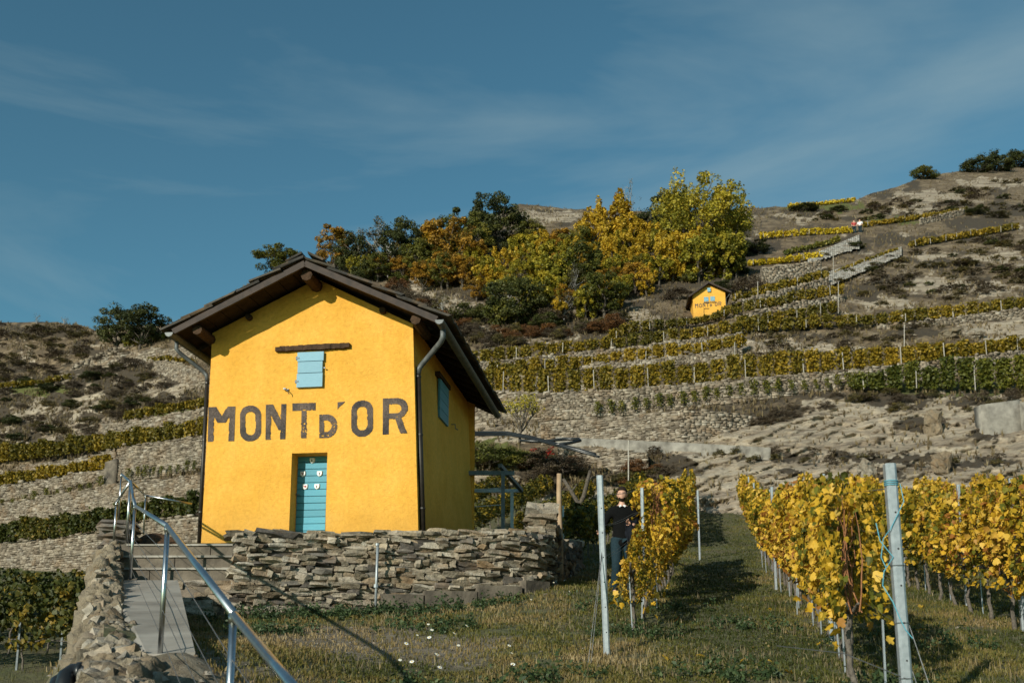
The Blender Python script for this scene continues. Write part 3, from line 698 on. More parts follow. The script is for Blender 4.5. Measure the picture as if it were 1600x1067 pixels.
TX, TK = np.meshgrid(gx, k, indexing='ij'); top = HZR - SL * np.abs(TX - HC) + .02; TZ = 3.85 + (top - 3.85) * TK
V.append(np.stack([batter(TX, TZ), -relief(TX, TZ), TZ], -1).reshape(-1, 3)); ii = np.arange(TX.size).reshape(TX.shape) + base
F.append(np.stack([ii[:-1, :-1], ii[1:, :-1], ii[1:, 1:], ii[:-1, 1:]], -1).reshape(-1, 4)); base += TX.size
def panel(fn, a, b):
    global base
    A, B = np.meshgrid(a, b, indexing='ij'); V.append(fn(A, B).reshape(-1, 3)); ii = np.arange(A.size).reshape(A.shape) + base
    F.append(np.stack([ii[:-1, :-1], ii[1:, :-1], ii[1:, 1:], ii[:-1, 1:]], -1).reshape(-1, 4)); base += A.size
zs = lin(-.35, zu(0) + .03, .06)
panel(lambda y, z: np.stack([batter(HW + 0 * y, z) + relief(y + 30, z) * (y > .01), y, z], -1), lin(0, HD, .06), zs)
panel(lambda y, z: np.stack([0 * y, HD - y, z], -1), lin(0, HD, .3), lin(-.35, zu(0) + .03, .3))
panel(lambda x, kk: np.stack([HW - x, 0 * x + HD, -.35 + (HZR - SL * np.abs(x - HC) + .35 + .02) * kk], -1), lin(0, HW, .3), lin(0, 1, .1))
REC = .34
mbj = MB()
wall = link('wall', mesh_np('wall', np.concatenate(V), F, M['stucco'], True), hut)
# reveal of the doorway
rv = MB()
ax0, ax1 = float(batter(dx0, 1)), float(batter(dx1, 1))
rv.add([(ax0, -.004, -.35), (ax0, REC, -.35), (ax0, REC, dzt), (ax0, -.004, dzt)], [(0, 1, 2, 3)])
rv.add([(ax1, -.004, -.35), (ax1, REC, -.35), (ax1, REC, dzt), (ax1, -.004, dzt)], [(3, 2, 1, 0)])
rv.add([(ax0, -.004, dzt), (ax0, REC, dzt), (ax1, REC, dzt), (ax1, -.004, dzt)], [(0, 1, 2, 3)])
rv.build('door_reveal', M['stucco'], wall)
# door: horizontal planks
door = link('door', None, hut); bd = MB(); bd.box(((ax0 + ax1) / 2, REC + .04, dzt / 2 - .15), (ax1 - ax0 + .04, .03, dzt + .3))
door_b = bd.build('backing_board', M['door_blue'], door)
nP = 13; ph = (dzt + .02) / nP
pm = []
for i in range(3):
    b = bmesh.new(); bmesh.ops.create_cube(b, size=1); bmesh.ops.bevel(b, geom=b.edges[:], offset=.06 if i else .05, segments=1)
    me = bpy.data.meshes.new('plank'); b.to_mesh(me); b.free(); me.materials.append(M['door_blue']); pm.append(me)
for i in range(nP):
    o = link('plank', pm[i % 3], door); o.scale = (ax1 - ax0 - .012, .028, ph - .012)
    o.location = ((ax0 + ax1) / 2, REC + rnd.uniform(-.004, .004), .0 + ph * (i + .5)); o.rotation_euler = (rnd.uniform(-.015, .015), 0, 0)
# enamel shields on the door
def shield_bm():
    b = MB(); pts = [(-.055, .05), (.055, .05), (.055, -.01), (.035, -.045), (0, -.062), (-.035, -.045), (-.055, -.01)]
    n = len(pts); b.add([(x, 0, z) for x, z in pts] + [(x * .85, -.022, z * .85) for x, z in pts],
                        [tuple(range(n, 2 * n))] + [(i, (i + 1) % n, n + (i + 1) % n, n + i) for i in range(n)]); return b.mesh('shield', M['enamel'])
shm = shield_bm()
for kdx, (px, py) in enumerate(((488.5, 719.5), (474, 740.5), (500, 740), (477.5, 760.5), (496, 760))):
    x, z = to_wall(px, py, REC)
    s = link('shield', shm, door); s.location = (x, REC - .02, z)
    em = MB(); em.box((0, -.024, .012), (.05 if kdx % 2 else .02, .006, .012)); em.box((0, -.024, -.01), (.016, .006, .05 if kdx % 2 == 0 else .03))
    if kdx == 3: em.box((.02, -.024, .0), (.02, .006, .03))
    em.build('emblem', M['red_print'] if kdx % 2 else M['letter'], s)
x, z = to_wall(463, 774, REC); hb = MB(); hb.box((x, REC - .02, z), (.03, .012, .11)); hb.tube([(x, REC - .02, z + .01), (x, REC - .065, z + .01), (x + .09, REC - .068, z + .005)], .009, 6)
hb.build('handle', M['wire'], door)

# lettering painted on the wall
def rr_in(x, z, x0, x1, z0, z1, r):
    qx = np.maximum(np.abs(x - (x0 + x1) / 2) - ((x1 - x0) / 2 - r), 0); qz = np.maximum(np.abs(z - (z0 + z1) / 2) - ((z1 - z0) / 2 - r), 0)
    return (qx * qx + qz * qz <= r * r) & (x >= x0) & (x <= x1) & (z >= z0) & (z <= z1)
def seg(x, z, a, b, wdt):
    """slanted stroke of constant horizontal width between heights"""
    t = (z - a[1]) / (b[1] - a[1]); cxx = a[0] + (b[0] - a[0]) * t
    return (t >= 0) & (t <= 1) & (np.abs(x - cxx) <= wdt / 2)
def L_M(x, z, A):
    s = .212; v = (seg(x, z, (.135, 1), (.50, .54), .30) | seg(x, z, (.865, 1), (.50, .54), .30)) & (z > .5)
    return (x < s) | (x > 1 - s) | v
def L_N(x, z, A):
    s = .255; return (x < s) | (x > 1 - s) | seg(x, z, (.17, 1.0), (.83, .26), .36)
def L_T(x, z, A): return (z > .785) | (np.abs(x - .5) < .115)
def L_O(x, z, A):
    X = x * A; return rr_in(X, z, 0, A, 0, 1, .47 * A) & ~rr_in(X, z, .262 * A, .738 * A, .175, .825, .225 * A)
def L_D(x, z, A):
    X = x * A; o = rr_in(X, z, -A, A, 0, 1, .60 * A) & (x >= 0); i = rr_in(X, z, -A, .70 * A, .25, .75, .36 * A) & (x > .28); return o & ~i
def L_R(x, z, A):
    X = x * A; s = .25
    bo = rr_in(X, z, -A, A, .42, 1, .42 * A) & (x >= 0); bi = rr_in(X, z, -A, .75 * A, .575, .83, .20 * A) & (x > s)
    return (x < s) | (bo & ~bi) | seg(x, z, (.62, .45), (.86, 0), .26)
def L_A(x, z, A): return (x <= 1) & (z > 1 - 1.0 * (1 - x ** .8)) & (z <= 1)
LET = [('M', L_M, (326, 636, 368, 635), (325, 690, 366, 689)), ('O', L_O, (375.2, 634, 408.2, 633.5), (375.2, 690, 408.2, 688.5)), ('N', L_N, (415.6, 632.4, 447.6, 631), (415, 687, 446, 686)),
       ('T', L_T, (457, 630.3, 493.2, 629), (457, 685.2, 493.2, 683.8)), ('D', L_D, (499, 647.6, 527, 647), (499, 684.4, 527, 683.4)), ('A', L_A, (527.5, 628.2, 540, 627.3), (527.5, 640, 540, 639.5)),
       ('O', L_O, (549, 626, 583, 625.2), (549, 682.6, 583, 681.4)), ('R', L_R, (598.4, 622.6, 637.3, 621.2), (598, 679, 636.4, 676.6))]
for li, (ch, fn, tp, bt) in enumerate(LET):
    x00, z00 = to_wall(bt[0], bt[1]); x10, z10 = to_wall(bt[2], bt[3]); x01, z01 = to_wall(tp[0], tp[1]); x11, z11 = to_wall(tp[2], tp[3])
    nx, nz = max(4, int((x10 - x00) / .0105)), max(4, int((z01 - z00) / .0105))
    a = (np.arange(nx) + .5) / nx; c = (np.arange(nz) + .5) / nz; A_, C_ = np.meshgrid(a, c, indexing='ij')
    asp = (x10 - x00) / (z01 - z00)
    jx = A_ + (fbm(np.stack([A_ * 9, C_ * 12], -1), 3, 300 + li) - .5) * .03; jz = C_ + (fbm(np.stack([A_ * 9, C_ * 12], -1), 3, 340 + li) - .5) * .022
    ins = fn(np.clip(jx, .001, .999) if ch != 'A' else np.clip(jx, 0, .999), np.clip(jz, .001, .999), asp)
    wear = fbm(np.stack([A_ * 6 + li * 7, C_ * 10], -1), 5, 390, .65)
    ins &= wear < (.68 if ch in 'T' else .715 if ch == 'D' else .80)
    gxs = np.linspace(0, 1, nx + 1); gzs = np.linspace(0, 1, nz + 1); GA, GC = np.meshgrid(gxs, gzs, indexing='ij')
    XX = (x00 * (1 - GA) + x10 * GA) * (1 - GC) + (x01 * (1 - GA) + x11 * GA) * GC
    ZZ = (z00 * (1 - GA) + z10 * GA) * (1 - GC) + (z01 * (1 - GA) + z11 * GA) * GC
    V = np.stack([XX, -relief(XX, ZZ) - .008, ZZ], -1).reshape(-1, 3); ii = np.arange(GA.size).reshape(GA.shape)
    q = np.stack([ii[:-1, :-1], ii[1:, :-1], ii[1:, 1:], ii[:-1, 1:]], -1)[ins]
    used = np.unique(q); mp_ = np.zeros(len(V), int); mp_[used] = np.arange(len(used))
    link('painted_letter' if ch != 'A' else 'painted_apostrophe', mesh_np('letter', V[used], mp_[q], M['letter'], True), wall)

# upper shutter with lintel beam, iron hook
x0, z0 = to_wall(465, 607); x1, z1 = to_wall(507, 550)
sh = link('shutter', None, hut); bb = MB(); bb.box(((x0 + x1) / 2, -.012, (z0 + z1) / 2), (x1 - x0 - .03, .02, z1 - z0 - .03)); bb.build('batten_board', M['shutter_blue'], sh)
hs = [z0, z0 + (z1 - z0) * .40, z0 + (z1 - z0) * .73, z1]
for i in range(3):
    b = bmesh.new(); bmesh.ops.create_cube(b, size=1); bmesh.ops.bevel(b, geom=b.edges[:], offset=.04, segments=1); me = bpy.data.meshes.new('plank'); b.to_mesh(me); b.free(); me.materials.append(M['shutter_blue'])
    o = link('plank', me, sh); o.location = ((x0 + x1) / 2 + rnd.uniform(-.006, .006), -.042, (hs[i] + hs[i + 1]) / 2); o.scale = (x1 - x0 + (0, -.02, .012)[i], .045, hs[i + 1] - hs[i] - .012)
for zz in (z0 + .12, z1 - .12):
    b = MB(); b.tube([(x0 - .02, -.055, zz - .035), (x0 - .02, -.055, zz + .035)], .016, 6); b.box((x0 + .0, -.068, zz), (.07, .008, .03)); b.build('hinge', M['galv_dark'], sh)
b = MB(); b.box((x1 + .03, -.05, (z0 + z1) / 2 + .02), (.03, .03, .02)); b.build('latch', M['wire'], sh)
x0, z0 = to_wall(432, 547); x1, z1 = to_wall(547, 541)
n = 16; b = MB()
for i in range(n):
    a, c = i / n, (i + 1) / n
    b.bar((x0 + (x1 - x0) * a, -.02, z0 + (z1 - z0) * a + rnd.uniform(-.006, .006)), (x0 + (x1 - x0) * c + .004, -.02, z0 + (z1 - z0) * c + rnd.uniform(-.006, .006)),
          .11 + rnd.uniform(-.01, .01), .085 + .025 * math.sin(a * 3.1) + rnd.uniform(-.012, .012))
b.build('lintel_beam', M['timber'], hut)
x, z = to_wall(449, 609); b = MB(); b.box((x, -.02, z), (.07, .03, .02)); b.tube([(x, -.03, z), (x, -.12, z - .01), (x + .05, -.12, z - .06), (x + .07, -.08, z - .11)], .009, 6); b.box((x - .03, -.05, z + .005), (.05, .05, .03)); b.build('iron_hook', M['wire'], hut)
# side window: frame with a half open plank shutter
ya, za = to_side(686, 650); yb, zb = to_side(700, 592); za -= .02; _, zt = to_side(686, 590)
xs_ = float(batter(HW, (za + zt) / 2))
sw = link('side_shutter', None, hut)
b = MB(); b.box((xs_ + .02, (ya + yb) / 2, (za + zt) / 2), (.02, yb - ya, zt - za)); b.build('batten_board', M['shutter_shade'], sw)
for i in range(4):
    h0 = za + (zt - za) * i / 4; b = MB(); b.box((xs_ + .045, (ya + yb) / 2, h0 + (zt - za) / 8), (.03, yb - ya + .02, (zt - za) / 4 - .012)); b.build('plank', M['shutter_shade'], sw)
b = MB(); b.bar((xs_ + .03, ya - .18, zt + .06), (xs_ + .03, yb + .12, zt + .06), .10, .09); b.build('lintel_beam', M['timber'], hut)
y, z = to_side(707, 663); b = MB(); b.tube([(xs_, y, z), (xs_ + .10, y, z), (xs_ + .10, y + .02, z - .09), (xs_ + .14, y + .1, z - .1)], .012, 6); b.build('iron_catch', M['wire'], hut)

# roof -------------------------------------------------------------
OV, FO, BO = .43, .72, .40
cosA = 1 / math.sqrt(1 + SL * SL); sinA = SL * cosA
roof = link('roof', None, hut)
def on_roof(side, d, y, h):
    """d: distance down the slope from the ridge, h: height above the underside"""
    return Vector((HC + side * (d * cosA + h * sinA), y, HZR - d * sinA + h * cosA))
SLEN = (HC + OV) / cosA
for s in (-1, 1):
    b = MB(); nb = 9                                  # sarking boards seen from below
    for i in range(nb):
        d0, d1 = SLEN * i / nb + .006, SLEN * (i + 1) / nb - .006
        c = on_roof(s, (d0 + d1) / 2, (HD + BO - FO) / 2, .09)
        rot = Matrix.Rotation(s * math.atan(SL), 3, 'Y')
        bb = MB(); bb.box(c, (d1 - d0, HD + FO + BO - .12, .03), rot); bb.build('soffit_board', M['soffit'], roof)
    for y in np.arange(.35, HD + .1, .62):
        bb = MB(); bb.bar(on_roof(s, .1, y, .02), on_roof(s, SLEN - .05, y, .02), .09, .11, up=EX.cross(EY)); bb.build('rafter', M['soffit'], roof)
    # bargeboards at both verges
    for y in (-FO, HD + BO):
        bb = MB(); k = 10
        for i in range(k):
            d0, d1 = SLEN * i / k, SLEN * (i + 1) / k + .002
            bb.bar(on_roof(s, d0 - (.0 if i else .02), y, .035), on_roof(s, d1, y, .035), .05, .115 + rnd.uniform(-.006, .006), up=(0, 0, 1))
        bb.build('bargeboard', M['barge'], roof)
# purlins poking out of the gable
PUR = [(0.0, -.17, .10), (1.34, -.10, .055), (-1.34, -.10, .055), (2.12, -.135, .085), (-2.12, -.135, .085)]
for dx, dz, rr in PUR:
    b = MB(); ln = -FO + .10 if rr > .06 else -.10
    b.tube([(HC + dx, ln, zu(HC + dx) + dz + .03), (HC + dx, .3, zu(HC + dx) + dz + .03)], [rr * 1.15, rr * 1.2], 8); b.build('purlin', M['timber'], roof)
# slate slabs in overlapping courses
sl_m = []
for i in range(6):
    b = bmesh.new(); bmesh.ops.create_cube(b, size=1); r2 = random.Random(i)
    for v in b.verts: v.co.x += r2.uniform(-.05, .05); v.co.y += r2.uniform(-.04, .04)
    me = bpy.data.meshes.new('slate'); b.to_mesh(me); b.free(); me.materials.append(M['slate']); sl_m.append(me)
NR = 6; cw_ = (SLEN + .12) / NR
for s in (-1, 1):
    for r in range(NR):
        y = -FO - .05 - rnd.uniform(0, .04)
        while y < HD + BO:
            wd = rnd.uniform(.38, .75); d = .02 + cw_ * (r + .5)
            o = link('slate', rnd.choice(sl_m), roof); o.location = on_roof(s, d, y + wd / 2, .155 + rnd.uniform(-.006, .018))
            o.scale = (cw_ * 1.28, wd * .985, .035 + rnd.uniform(0, .02))
            o.rotation_euler = (rnd.uniform(-.02, .02), s * (math.atan(SL) - .085 + rnd.uniform(-.03, .03)), 0)
            y += wd
for i in range(9):
    y0 = -FO - .06 + (HD + FO + BO + .1) * i / 9
    for s in (-1, 1):
        o = link('ridge_slab', sl_m[i % 6], roof); o.location = on_roof(s, .12, y0 + .38, .235); o.scale = (.34, .76, .035); o.rotation_euler = (0, s * (math.atan(SL) + .02), rnd.uniform(-.02, .02))
# gutters and downpipes
def half_pipe(name, a, b_, r, mat, parent):
    a, b_ = Vector(a), Vector(b_); m = MB(); n = 8; vs = []
    for p in (a, b_):
        for rr in (r, r * .88):
            for i in range(n + 1):
                t = math.pi + math.pi * i / n; vs.append(p + Vector((math.cos(t) * rr, 0, math.sin(t) * rr)))
    k = n + 1; fs = []
    for i in range(n):
        fs.append((i, i + 1, 2 * k + i + 1, 2 * k + i)); fs.append((k + i + 1, k + i, 3 * k + i, 3 * k + i + 1)); fs.append((i + 1, i, k + i, k + i + 1)); fs.append((2 * k + i, 2 * k + i + 1, 3 * k + i + 1, 3 * k + i))
    fs += [(0, 2 * k, 3 * k, k), (n, k + n, 3 * k + n, 2 * k + n)]
    fs.append(tuple(range(0, k)))                                   # stop end
    m.add(vs, fs); return m.build(name, mat, parent, False)
for s in (-1, 1):
    e = on_roof(s, SLEN + .07, 0, .02)
    half_pipe('gutter', (e.x, -FO - .06, e.z + .02), (e.x, HD + BO, e.z - .01), .085, M['zinc'] if s < 0 else M['zinc'], hut)
    xw = (HW + .02) if s > 0 else -.05
    xt = float(batter(HW, 3.6)) + .06 if s > 0 else -.06
    b = MB()
    pts = [(e.x, -FO + .28, e.z - .05), (e.x, -FO + .28, e.z - .20), (e.x - s * .05, -FO + .34, e.z - .27), (xt + s * .09, -.10 + (.22 if s > 0 else .1), e.z - .52), (xt + s * .02, .14 if s > 0 else .02, e.z - .60), (xt + s * .0, .14 if s > 0 else .02, e.z - .72)]
    b.tube(pts, .052 if s > 0 else .04, 10); up = b.build('swan_neck', M['zinc'], hut, True)
    b = MB(); b.tube([pts[-1], ((float(batter(HW, 0)) + .06) if s > 0 else -.05, pts[-1][1], -.05)], .052 if s > 0 else .036, 10); dp = b.build('downpipe', M['dark_pipe'], hut, True)
    for zz in (e.z - .78, 2.0, .6):
        f = (pts[-1][2] - zz) / (pts[-1][2]); xx = xt + (((float(batter(HW, 0)) + .06) if s > 0 else -.05) - xt) * f
        b = MB(); b.tube([(xx, pts[-1][1], zz), (xx, pts[-1][1], zz + .03)], .060 if s > 0 else .045, 10); b.build('pipe_bracket', M['dark_pipe'], dp)

# ------------------------------------------------------------------ the small far hut of the same kind
fY = float(hY(np.array(1108.), np.array(488.))) - 1.2
FO_ = PV(1083.5, 496, fY); sc = 51 / F_PX * fY / 4.2 * 1.03
fh = thing('small_yellow_hut', 'small yellow hut with two blue shutters, far up among the terraces', 'hut', FO_, R(-5)); 
def fbox(name, c, d, mat, par, rot=None):
    b = MB(); b.box([x * sc for x in c], [x * sc for x in d], rot); return b.build(name, mat, par)
WH, RZ = 3.15, 4.45
b = MB(); pr = [(0, -.8), (4.2, -.8), (4.2, WH + .25), (2.05, RZ), (0, WH - .1)]
b.add([(x * sc, 0, z * sc) for x, z in pr] + [(x * sc, 4.6 * sc, z * sc) for x, z in pr], [(0, 1, 2, 3, 4), (9, 8, 7, 6, 5)] + [(i, i + 5, (i + 1) % 5 + 5, (i + 1) % 5) for i in range(5)])
fw = b.build('wall', M['stucco'], fh)
fr_ = link('roof', None, fh)
for (a, c) in (((2.05, RZ + .16), (-.6, WH - .42)), ((2.05, RZ + .16), (4.9, WH - .0))):
    for i in range(3):
        p = [(a[0] + (c[0] - a[0]) * (i + k_) / 3, a[1] + (c[1] - a[1]) * (i + k_) / 3 + .04 * (1 - k_)) for k_ in (0, 1.06)]
        b = MB(); b.bar((p[0][0] * sc, 2.2 * sc, p[0][1] * sc), (p[1][0] * sc, 2.2 * sc, p[1][1] * sc), 5.6 * sc, .10 * sc); b.build('slate', M['slate'], fr_)
    b = MB(); b.bar((a[0] * sc, -.62 * sc, (a[1] - .09) * sc), (c[0] * sc, -.62 * sc, (c[1] - .09) * sc), .05, .17 * sc); b.build('bargeboard', M['barge'], fr_)
for x in (1.72, 2.55):
    s = fbox('shutter', (x, -.03, 2.42 + (x - 1.7) * .06), (.58, .05, .62), M['shutter_blue'], fh)
    for q in (-.1, .1): fbox('batten', (x, -.065, 2.42 + (x - 1.7) * .06 + q * 2), (.5, .02, .05), M['shutter_blue'], s)
fbox('window_sill', (2.15, -.05, 1.98), (1.6, .08, .06), M['barge'], fh)
s = fbox('gable_shutter', (2.12, -.12, 3.65), (.42, .2, .52), M['shutter_blue'], fh); fbox('batten', (2.12, -.235, 3.65), (.34, .02, .06), M['shutter_blue'], s)
fd = fbox('door', (1.72, .10, .5), (.58, .06, 1.25), M['shutter_blue'], fh); fbox('door_frame', (1.72, -.012, 1.15), (.72, .03, .09), M['hole'], fd); fbox('door_frame', (1.39, -.012, .5), (.06, .03, 1.25), M['hole'], fd)
fbox('handle', (1.5, .05, .5), (.04, .05, .1), M['wire'], fd)
b = MB(); b.tube([(4.75 * sc, -.3 * sc, 2.95 * sc), (4.45 * sc, -.05 * sc, 2.6 * sc), (4.28 * sc, .1 * sc, 2.5 * sc), (4.28 * sc, .1 * sc, -.5 * sc)], .05 * sc, 6); b.build('downpipe', M['zinc'], fh)
xx = .24
for ch, fn, wd, zz, hh in (('M', L_M, .42, 1.28, .56), ('O', L_O, .34, 1.30, .56), ('N', L_N, .34, 1.33, .56), ('T', L_T, .36, 1.36, .56), ('D', L_D, .28, 1.40, .36), ('A', L_A, .12, 1.80, .14), ('O', L_O, .34, 1.44, .56), ('R', L_R, .38, 1.48, .56)):
    nx, nz = 13, 20; a = (np.arange(nx) + .5) / nx; c = (np.arange(nz) + .5) / nz; A_, C_ = np.meshgrid(a, c, indexing='ij'); ins = fn(A_, C_, wd / hh)
    GA, GC = np.meshgrid(np.linspace(0, 1, nx + 1), np.linspace(0, 1, nz + 1), indexing='ij')
    V = np.stack([(xx + GA * wd) * sc, GA * 0 - .012, (zz + GC * hh + GA * .03) * sc], -1).reshape(-1, 3); ii = np.arange(GA.size).reshape(GA.shape)
    q = np.stack([ii[:-1, :-1], ii[1:, :-1], ii[1:, 1:], ii[:-1, 1:]], -1)[ins]
    link('painted_letter' if ch != 'A' else 'painted_apostrophe', mesh_np('letter', V, q, M['letter']), fw); xx += wd + .12
# ------------------------------------------------------------------ curved dry stone wall in front of the hut
def path_fn(pts):
    p = np.array(pts, float)
    # smooth by Catmull sampling
    q = []
    for i in range(len(p) - 1):
        a, b, c, d = p[max(i - 1, 0)], p[i], p[i + 1], p[min(i + 2, len(p) - 1)]
        for t in np.linspace(0, 1, 12, endpoint=False):
            q.append(.5 * ((2 * b) + (-a + c) * t + (2 * a - 5 * b + 4 * c - d) * t * t + (-a + 3 * b - 3 * c + d) * t ** 3))
    q.append(p[-1]); q = np.array(q); s = np.concatenate([[0], np.cumsum(np.hypot(*np.diff(q[:, :2], axis=0).T))])
    def f(x):
        pos = np.array([np.interp(x, s, q[:, k]) for k in range(q.shape[1])]); e = 1e-2
        d = np.array([np.interp(min(x + e, s[-1]), s, q[:, k]) - np.interp(max(x - e, 0), s, q[:, k]) for k in range(2)]); return pos, math.atan2(d[1], d[0])
    return f, s[-1]
def place_stones(items, root, limit):
    items.sort(key=lambda q: -q[0])
    for _, me, loc, sc_, rot in items[:limit]:
        o = bpy.data.objects.new('stone', me); o.parent = root; o.location = loc; o.scale = sc_; o.rotation_euler = rot; C.objects.link(o)
    if items[limit:]:
        bm = bmesh.new(); mats = []
        for _, me, loc, sc_, rot in items[limit:]:
            c = me.copy(); c.transform(Matrix.LocRotScale(Vector(loc), Euler(rot), Vector(sc_)))
            if me.materials[0] not in mats: mats.append(me.materials[0])
            c.polygons.foreach_set('material_index', [mats.index(me.materials[0])] * len(c.polygons)); bm.from_mesh(c); bpy.data.meshes.remove(c)
        me = bpy.data.meshes.new('small_stones'); bm.to_mesh(me); bm.free()
        for m_ in mats: me.materials.append(m_)
        link('small_stones', me, root)['kind'] = 'stuff'
def dry_wall(root, pts, thick, course, wid, kinds, limit=262, seed=3, top_fn=None, prot=.05, cap=True):
    """pts rows: x, y, z_bottom, z_top. Face is to the right of travel (towards the viewer when going +x)."""
    r = random.Random(seed); f, Ln = path_fn(pts); cnt = 0; items = []
    z = min(p[2] for p in pts) - .05; zt = max(p[3] for p in pts)
    V = []; nn = 60
    for i in range(nn + 1):
        pos, an = f(Ln * i / nn); nx, ny = math.sin(an), -math.cos(an)
        for off, zz in ((-.03, pos[2] - .3), (-.03, pos[3] - .10), (-thick, pos[3] - .10), (-thick, pos[2] - .3)):
            V.append((pos[0] + nx * off, pos[1] + ny * off, zz))
    F = []
    for i in range(nn):
        for q in range(3): F.append((i * 4 + q, i * 4 + 4 + q, i * 4 + 5 + q, i * 4 + 1 + q))
    F += [(3, 2, 1, 0), (nn * 4, nn * 4 + 1, nn * 4 + 2, nn * 4 + 3)]
    me = bpy.data.meshes.new('core'); me.from_pydata(V, [], F); me.materials.append(M['mortar']); link('mortar_core', me, root)
    while z < zt:
        h = course * r.uniform(.6, 1.45); x = -r.uniform(0, wid * .6)
        while x < Ln:
            wd = wid * r.uniform(.45, 1.65); hh = h * r.uniform(.75, 1.15); xc = x + wd / 2; x += wd
            if xc < 0 or xc > Ln: continue
            pos, an = f(xc); zc = z + h / 2 + .02 * math.sin(xc * 2.1 + z * 3) + r.uniform(-.018, .018)
            if zc < pos[2] - .02 or zc > pos[3] + (.03 if cap else -.02): continue
            nx, ny = math.sin(an), -math.cos(an); dp = r.uniform(.16, .26); off = r.uniform(-.045, prot * 1.2) - dp / 2
            me = r.choice(RK[r.choice(kinds)])
            items.append((wd * hh, me, (pos[0] + nx * off, pos[1] + ny * off, zc),                          (wd * 1.10, dp * 1.3, hh * 1.16), (r.uniform(-.15, .15), r.uniform(-.10, .10), an + r.uniform(-.15, .15)))); cnt += 1
        z += h
    place_stones(items, root, limit)
    return cnt
sw = thing('dry_stone_wall', 'curved dry stone wall of grey and rusty flat stones in front of the large yellow hut', 'stone wall')
WP = [(-4.07, 14.95, .62, 1.93), (-3.0, 15.45, .78, 1.97), (-1.6, 15.8, .92, 2.05), (-.5, 16.1, 1.08, 2.12), (.25, 16.5, 1.2, 2.12), (.62, 17.1, 1.25, 2.08), (.78, 18.0, 1.3, 2.1)]
c1 = dry_wall(sw, WP, .45, .069, .205, ['stone', 'stone', 'stone', 'stone', 'stone_dark', 'stone_pale'], seed=5)
print('front wall stones', c1)
# rough capping stones along the top
f_, L_ = path_fn(WP); x = .0
while x < L_:
    pos, an = f_(x); wd = rnd.uniform(.2, .42)
    o = put_rock('stone', rnd.choice(RK[rnd.choice(['stone', 'stone', 'stone_pale', 'stone_dark'])]), (pos[0] - math.sin(an) * .16, pos[1] + math.cos(an) * .16, pos[3] + rnd.uniform(-.03, .02)), (wd * 1.2, .36, rnd.uniform(.07, .13)), (rnd.uniform(-.1, .1), rnd.uniform(-.08, .08), an), sw); x += wd * .95
# cracked concrete footing under the right half
b = MB()
fx = [(-2.05, 15.55), (-1.4, 15.7), (-.6, 15.95), (.1, 16.22), (.5, 16.6)]
for i in range(len(fx) - 1):
    a, c = fx[i], fx[i + 1]; ga = float(G(a[0], a[1])); gc = float(G(c[0], c[1]))
    b.bar((a[0] + .01, a[1] + .1, (ga + gc) / 2 + .02), (c[0], c[1] + .1, (ga + gc) / 2 + .02 + .0), .34, .44 - i * .03, jit=.006)
b.build('concrete_footing', M['concrete_dark'], sw)

# end of a second stone wall, beside the wooden post
w2 = thing('stone_wall_end', 'squared pale end of a short stone wall between pergola and wooden post', 'stone wall')
a = PV(826, 850, 20.0); z0, z1 = 1.5, float(tz(797) * 20.0)
zc = z0; i = 0
while zc < z1:
    h = rnd.choice([.09, .12, .16, .2]); n = rnd.choice([1, 2, 2]); x = a.x - .02
    for j in range(n):
        wd = .52 / n * (1 if n == 1 else rnd.uniform(.8, 1.2)); o = put_rock('stone', rnd.choice(RK['stone_pale' if rnd.random() < .7 else 'stone']), (x + wd / 2, 20.0, zc + h / 2), (wd * 1.12, .5, h * 1.18), (rnd.uniform(-.05, .05), rnd.uniform(-.04, .04), rnd.uniform(-.05, .05)), w2); x += wd
    zc += h
dry_wall(w2, [(a.x + .50, 20.1, 1.35, z1 - .1), (1.2, 22.5, 1.5, z1 - .4), (1.75, 25.5, 1.9, 3.05)], .45, .13, .34, ['stone', 'stone_dark'], seed=8)

# ------------------------------------------------------------------ ramp, steps, rubble retaining wall at left
rp = [(193, 906, 14.7), (278, 906, 14.7), (284, 930, 13.3), (292, 965, 11.0), (305, 1018, 8.4), (262, 1021, 8.35), (230, 1021, 8.38), (214, 1008, 8.9), (203, 990, 9.7), (194, 965, 10.9), (190, 940, 12.3)]
top = [PV(*q) for q in rp]
bm = bmesh.new(); vt = [bm.verts.new(p) for p in top]; vb = [bm.verts.new(p - Vector((0, 0, .42))) for p in top]; n = len(top)
bm.faces.new(vt); 
for i in range(n): bm.faces.new((vt[i], vb[i], vb[(i + 1) % n], vt[(i + 1) % n]))
bm.normal_update(); bmesh.ops.recalc_face_normals(bm, faces=bm.faces[:])
me = bpy.data.meshes.new('concrete_ramp'); bm.to_mesh(me); bm.free(); me.materials.append(M['concrete_ramp'])
tag(link('concrete_ramp', me), 'narrow worn concrete ramp leading up to the steps', 'ramp', kind='thing')
st = thing('stone_steps', 'three broad stained concrete steps between the ramp and the yellow hut', 'steps')
xa, xb = -6.2, -4.13
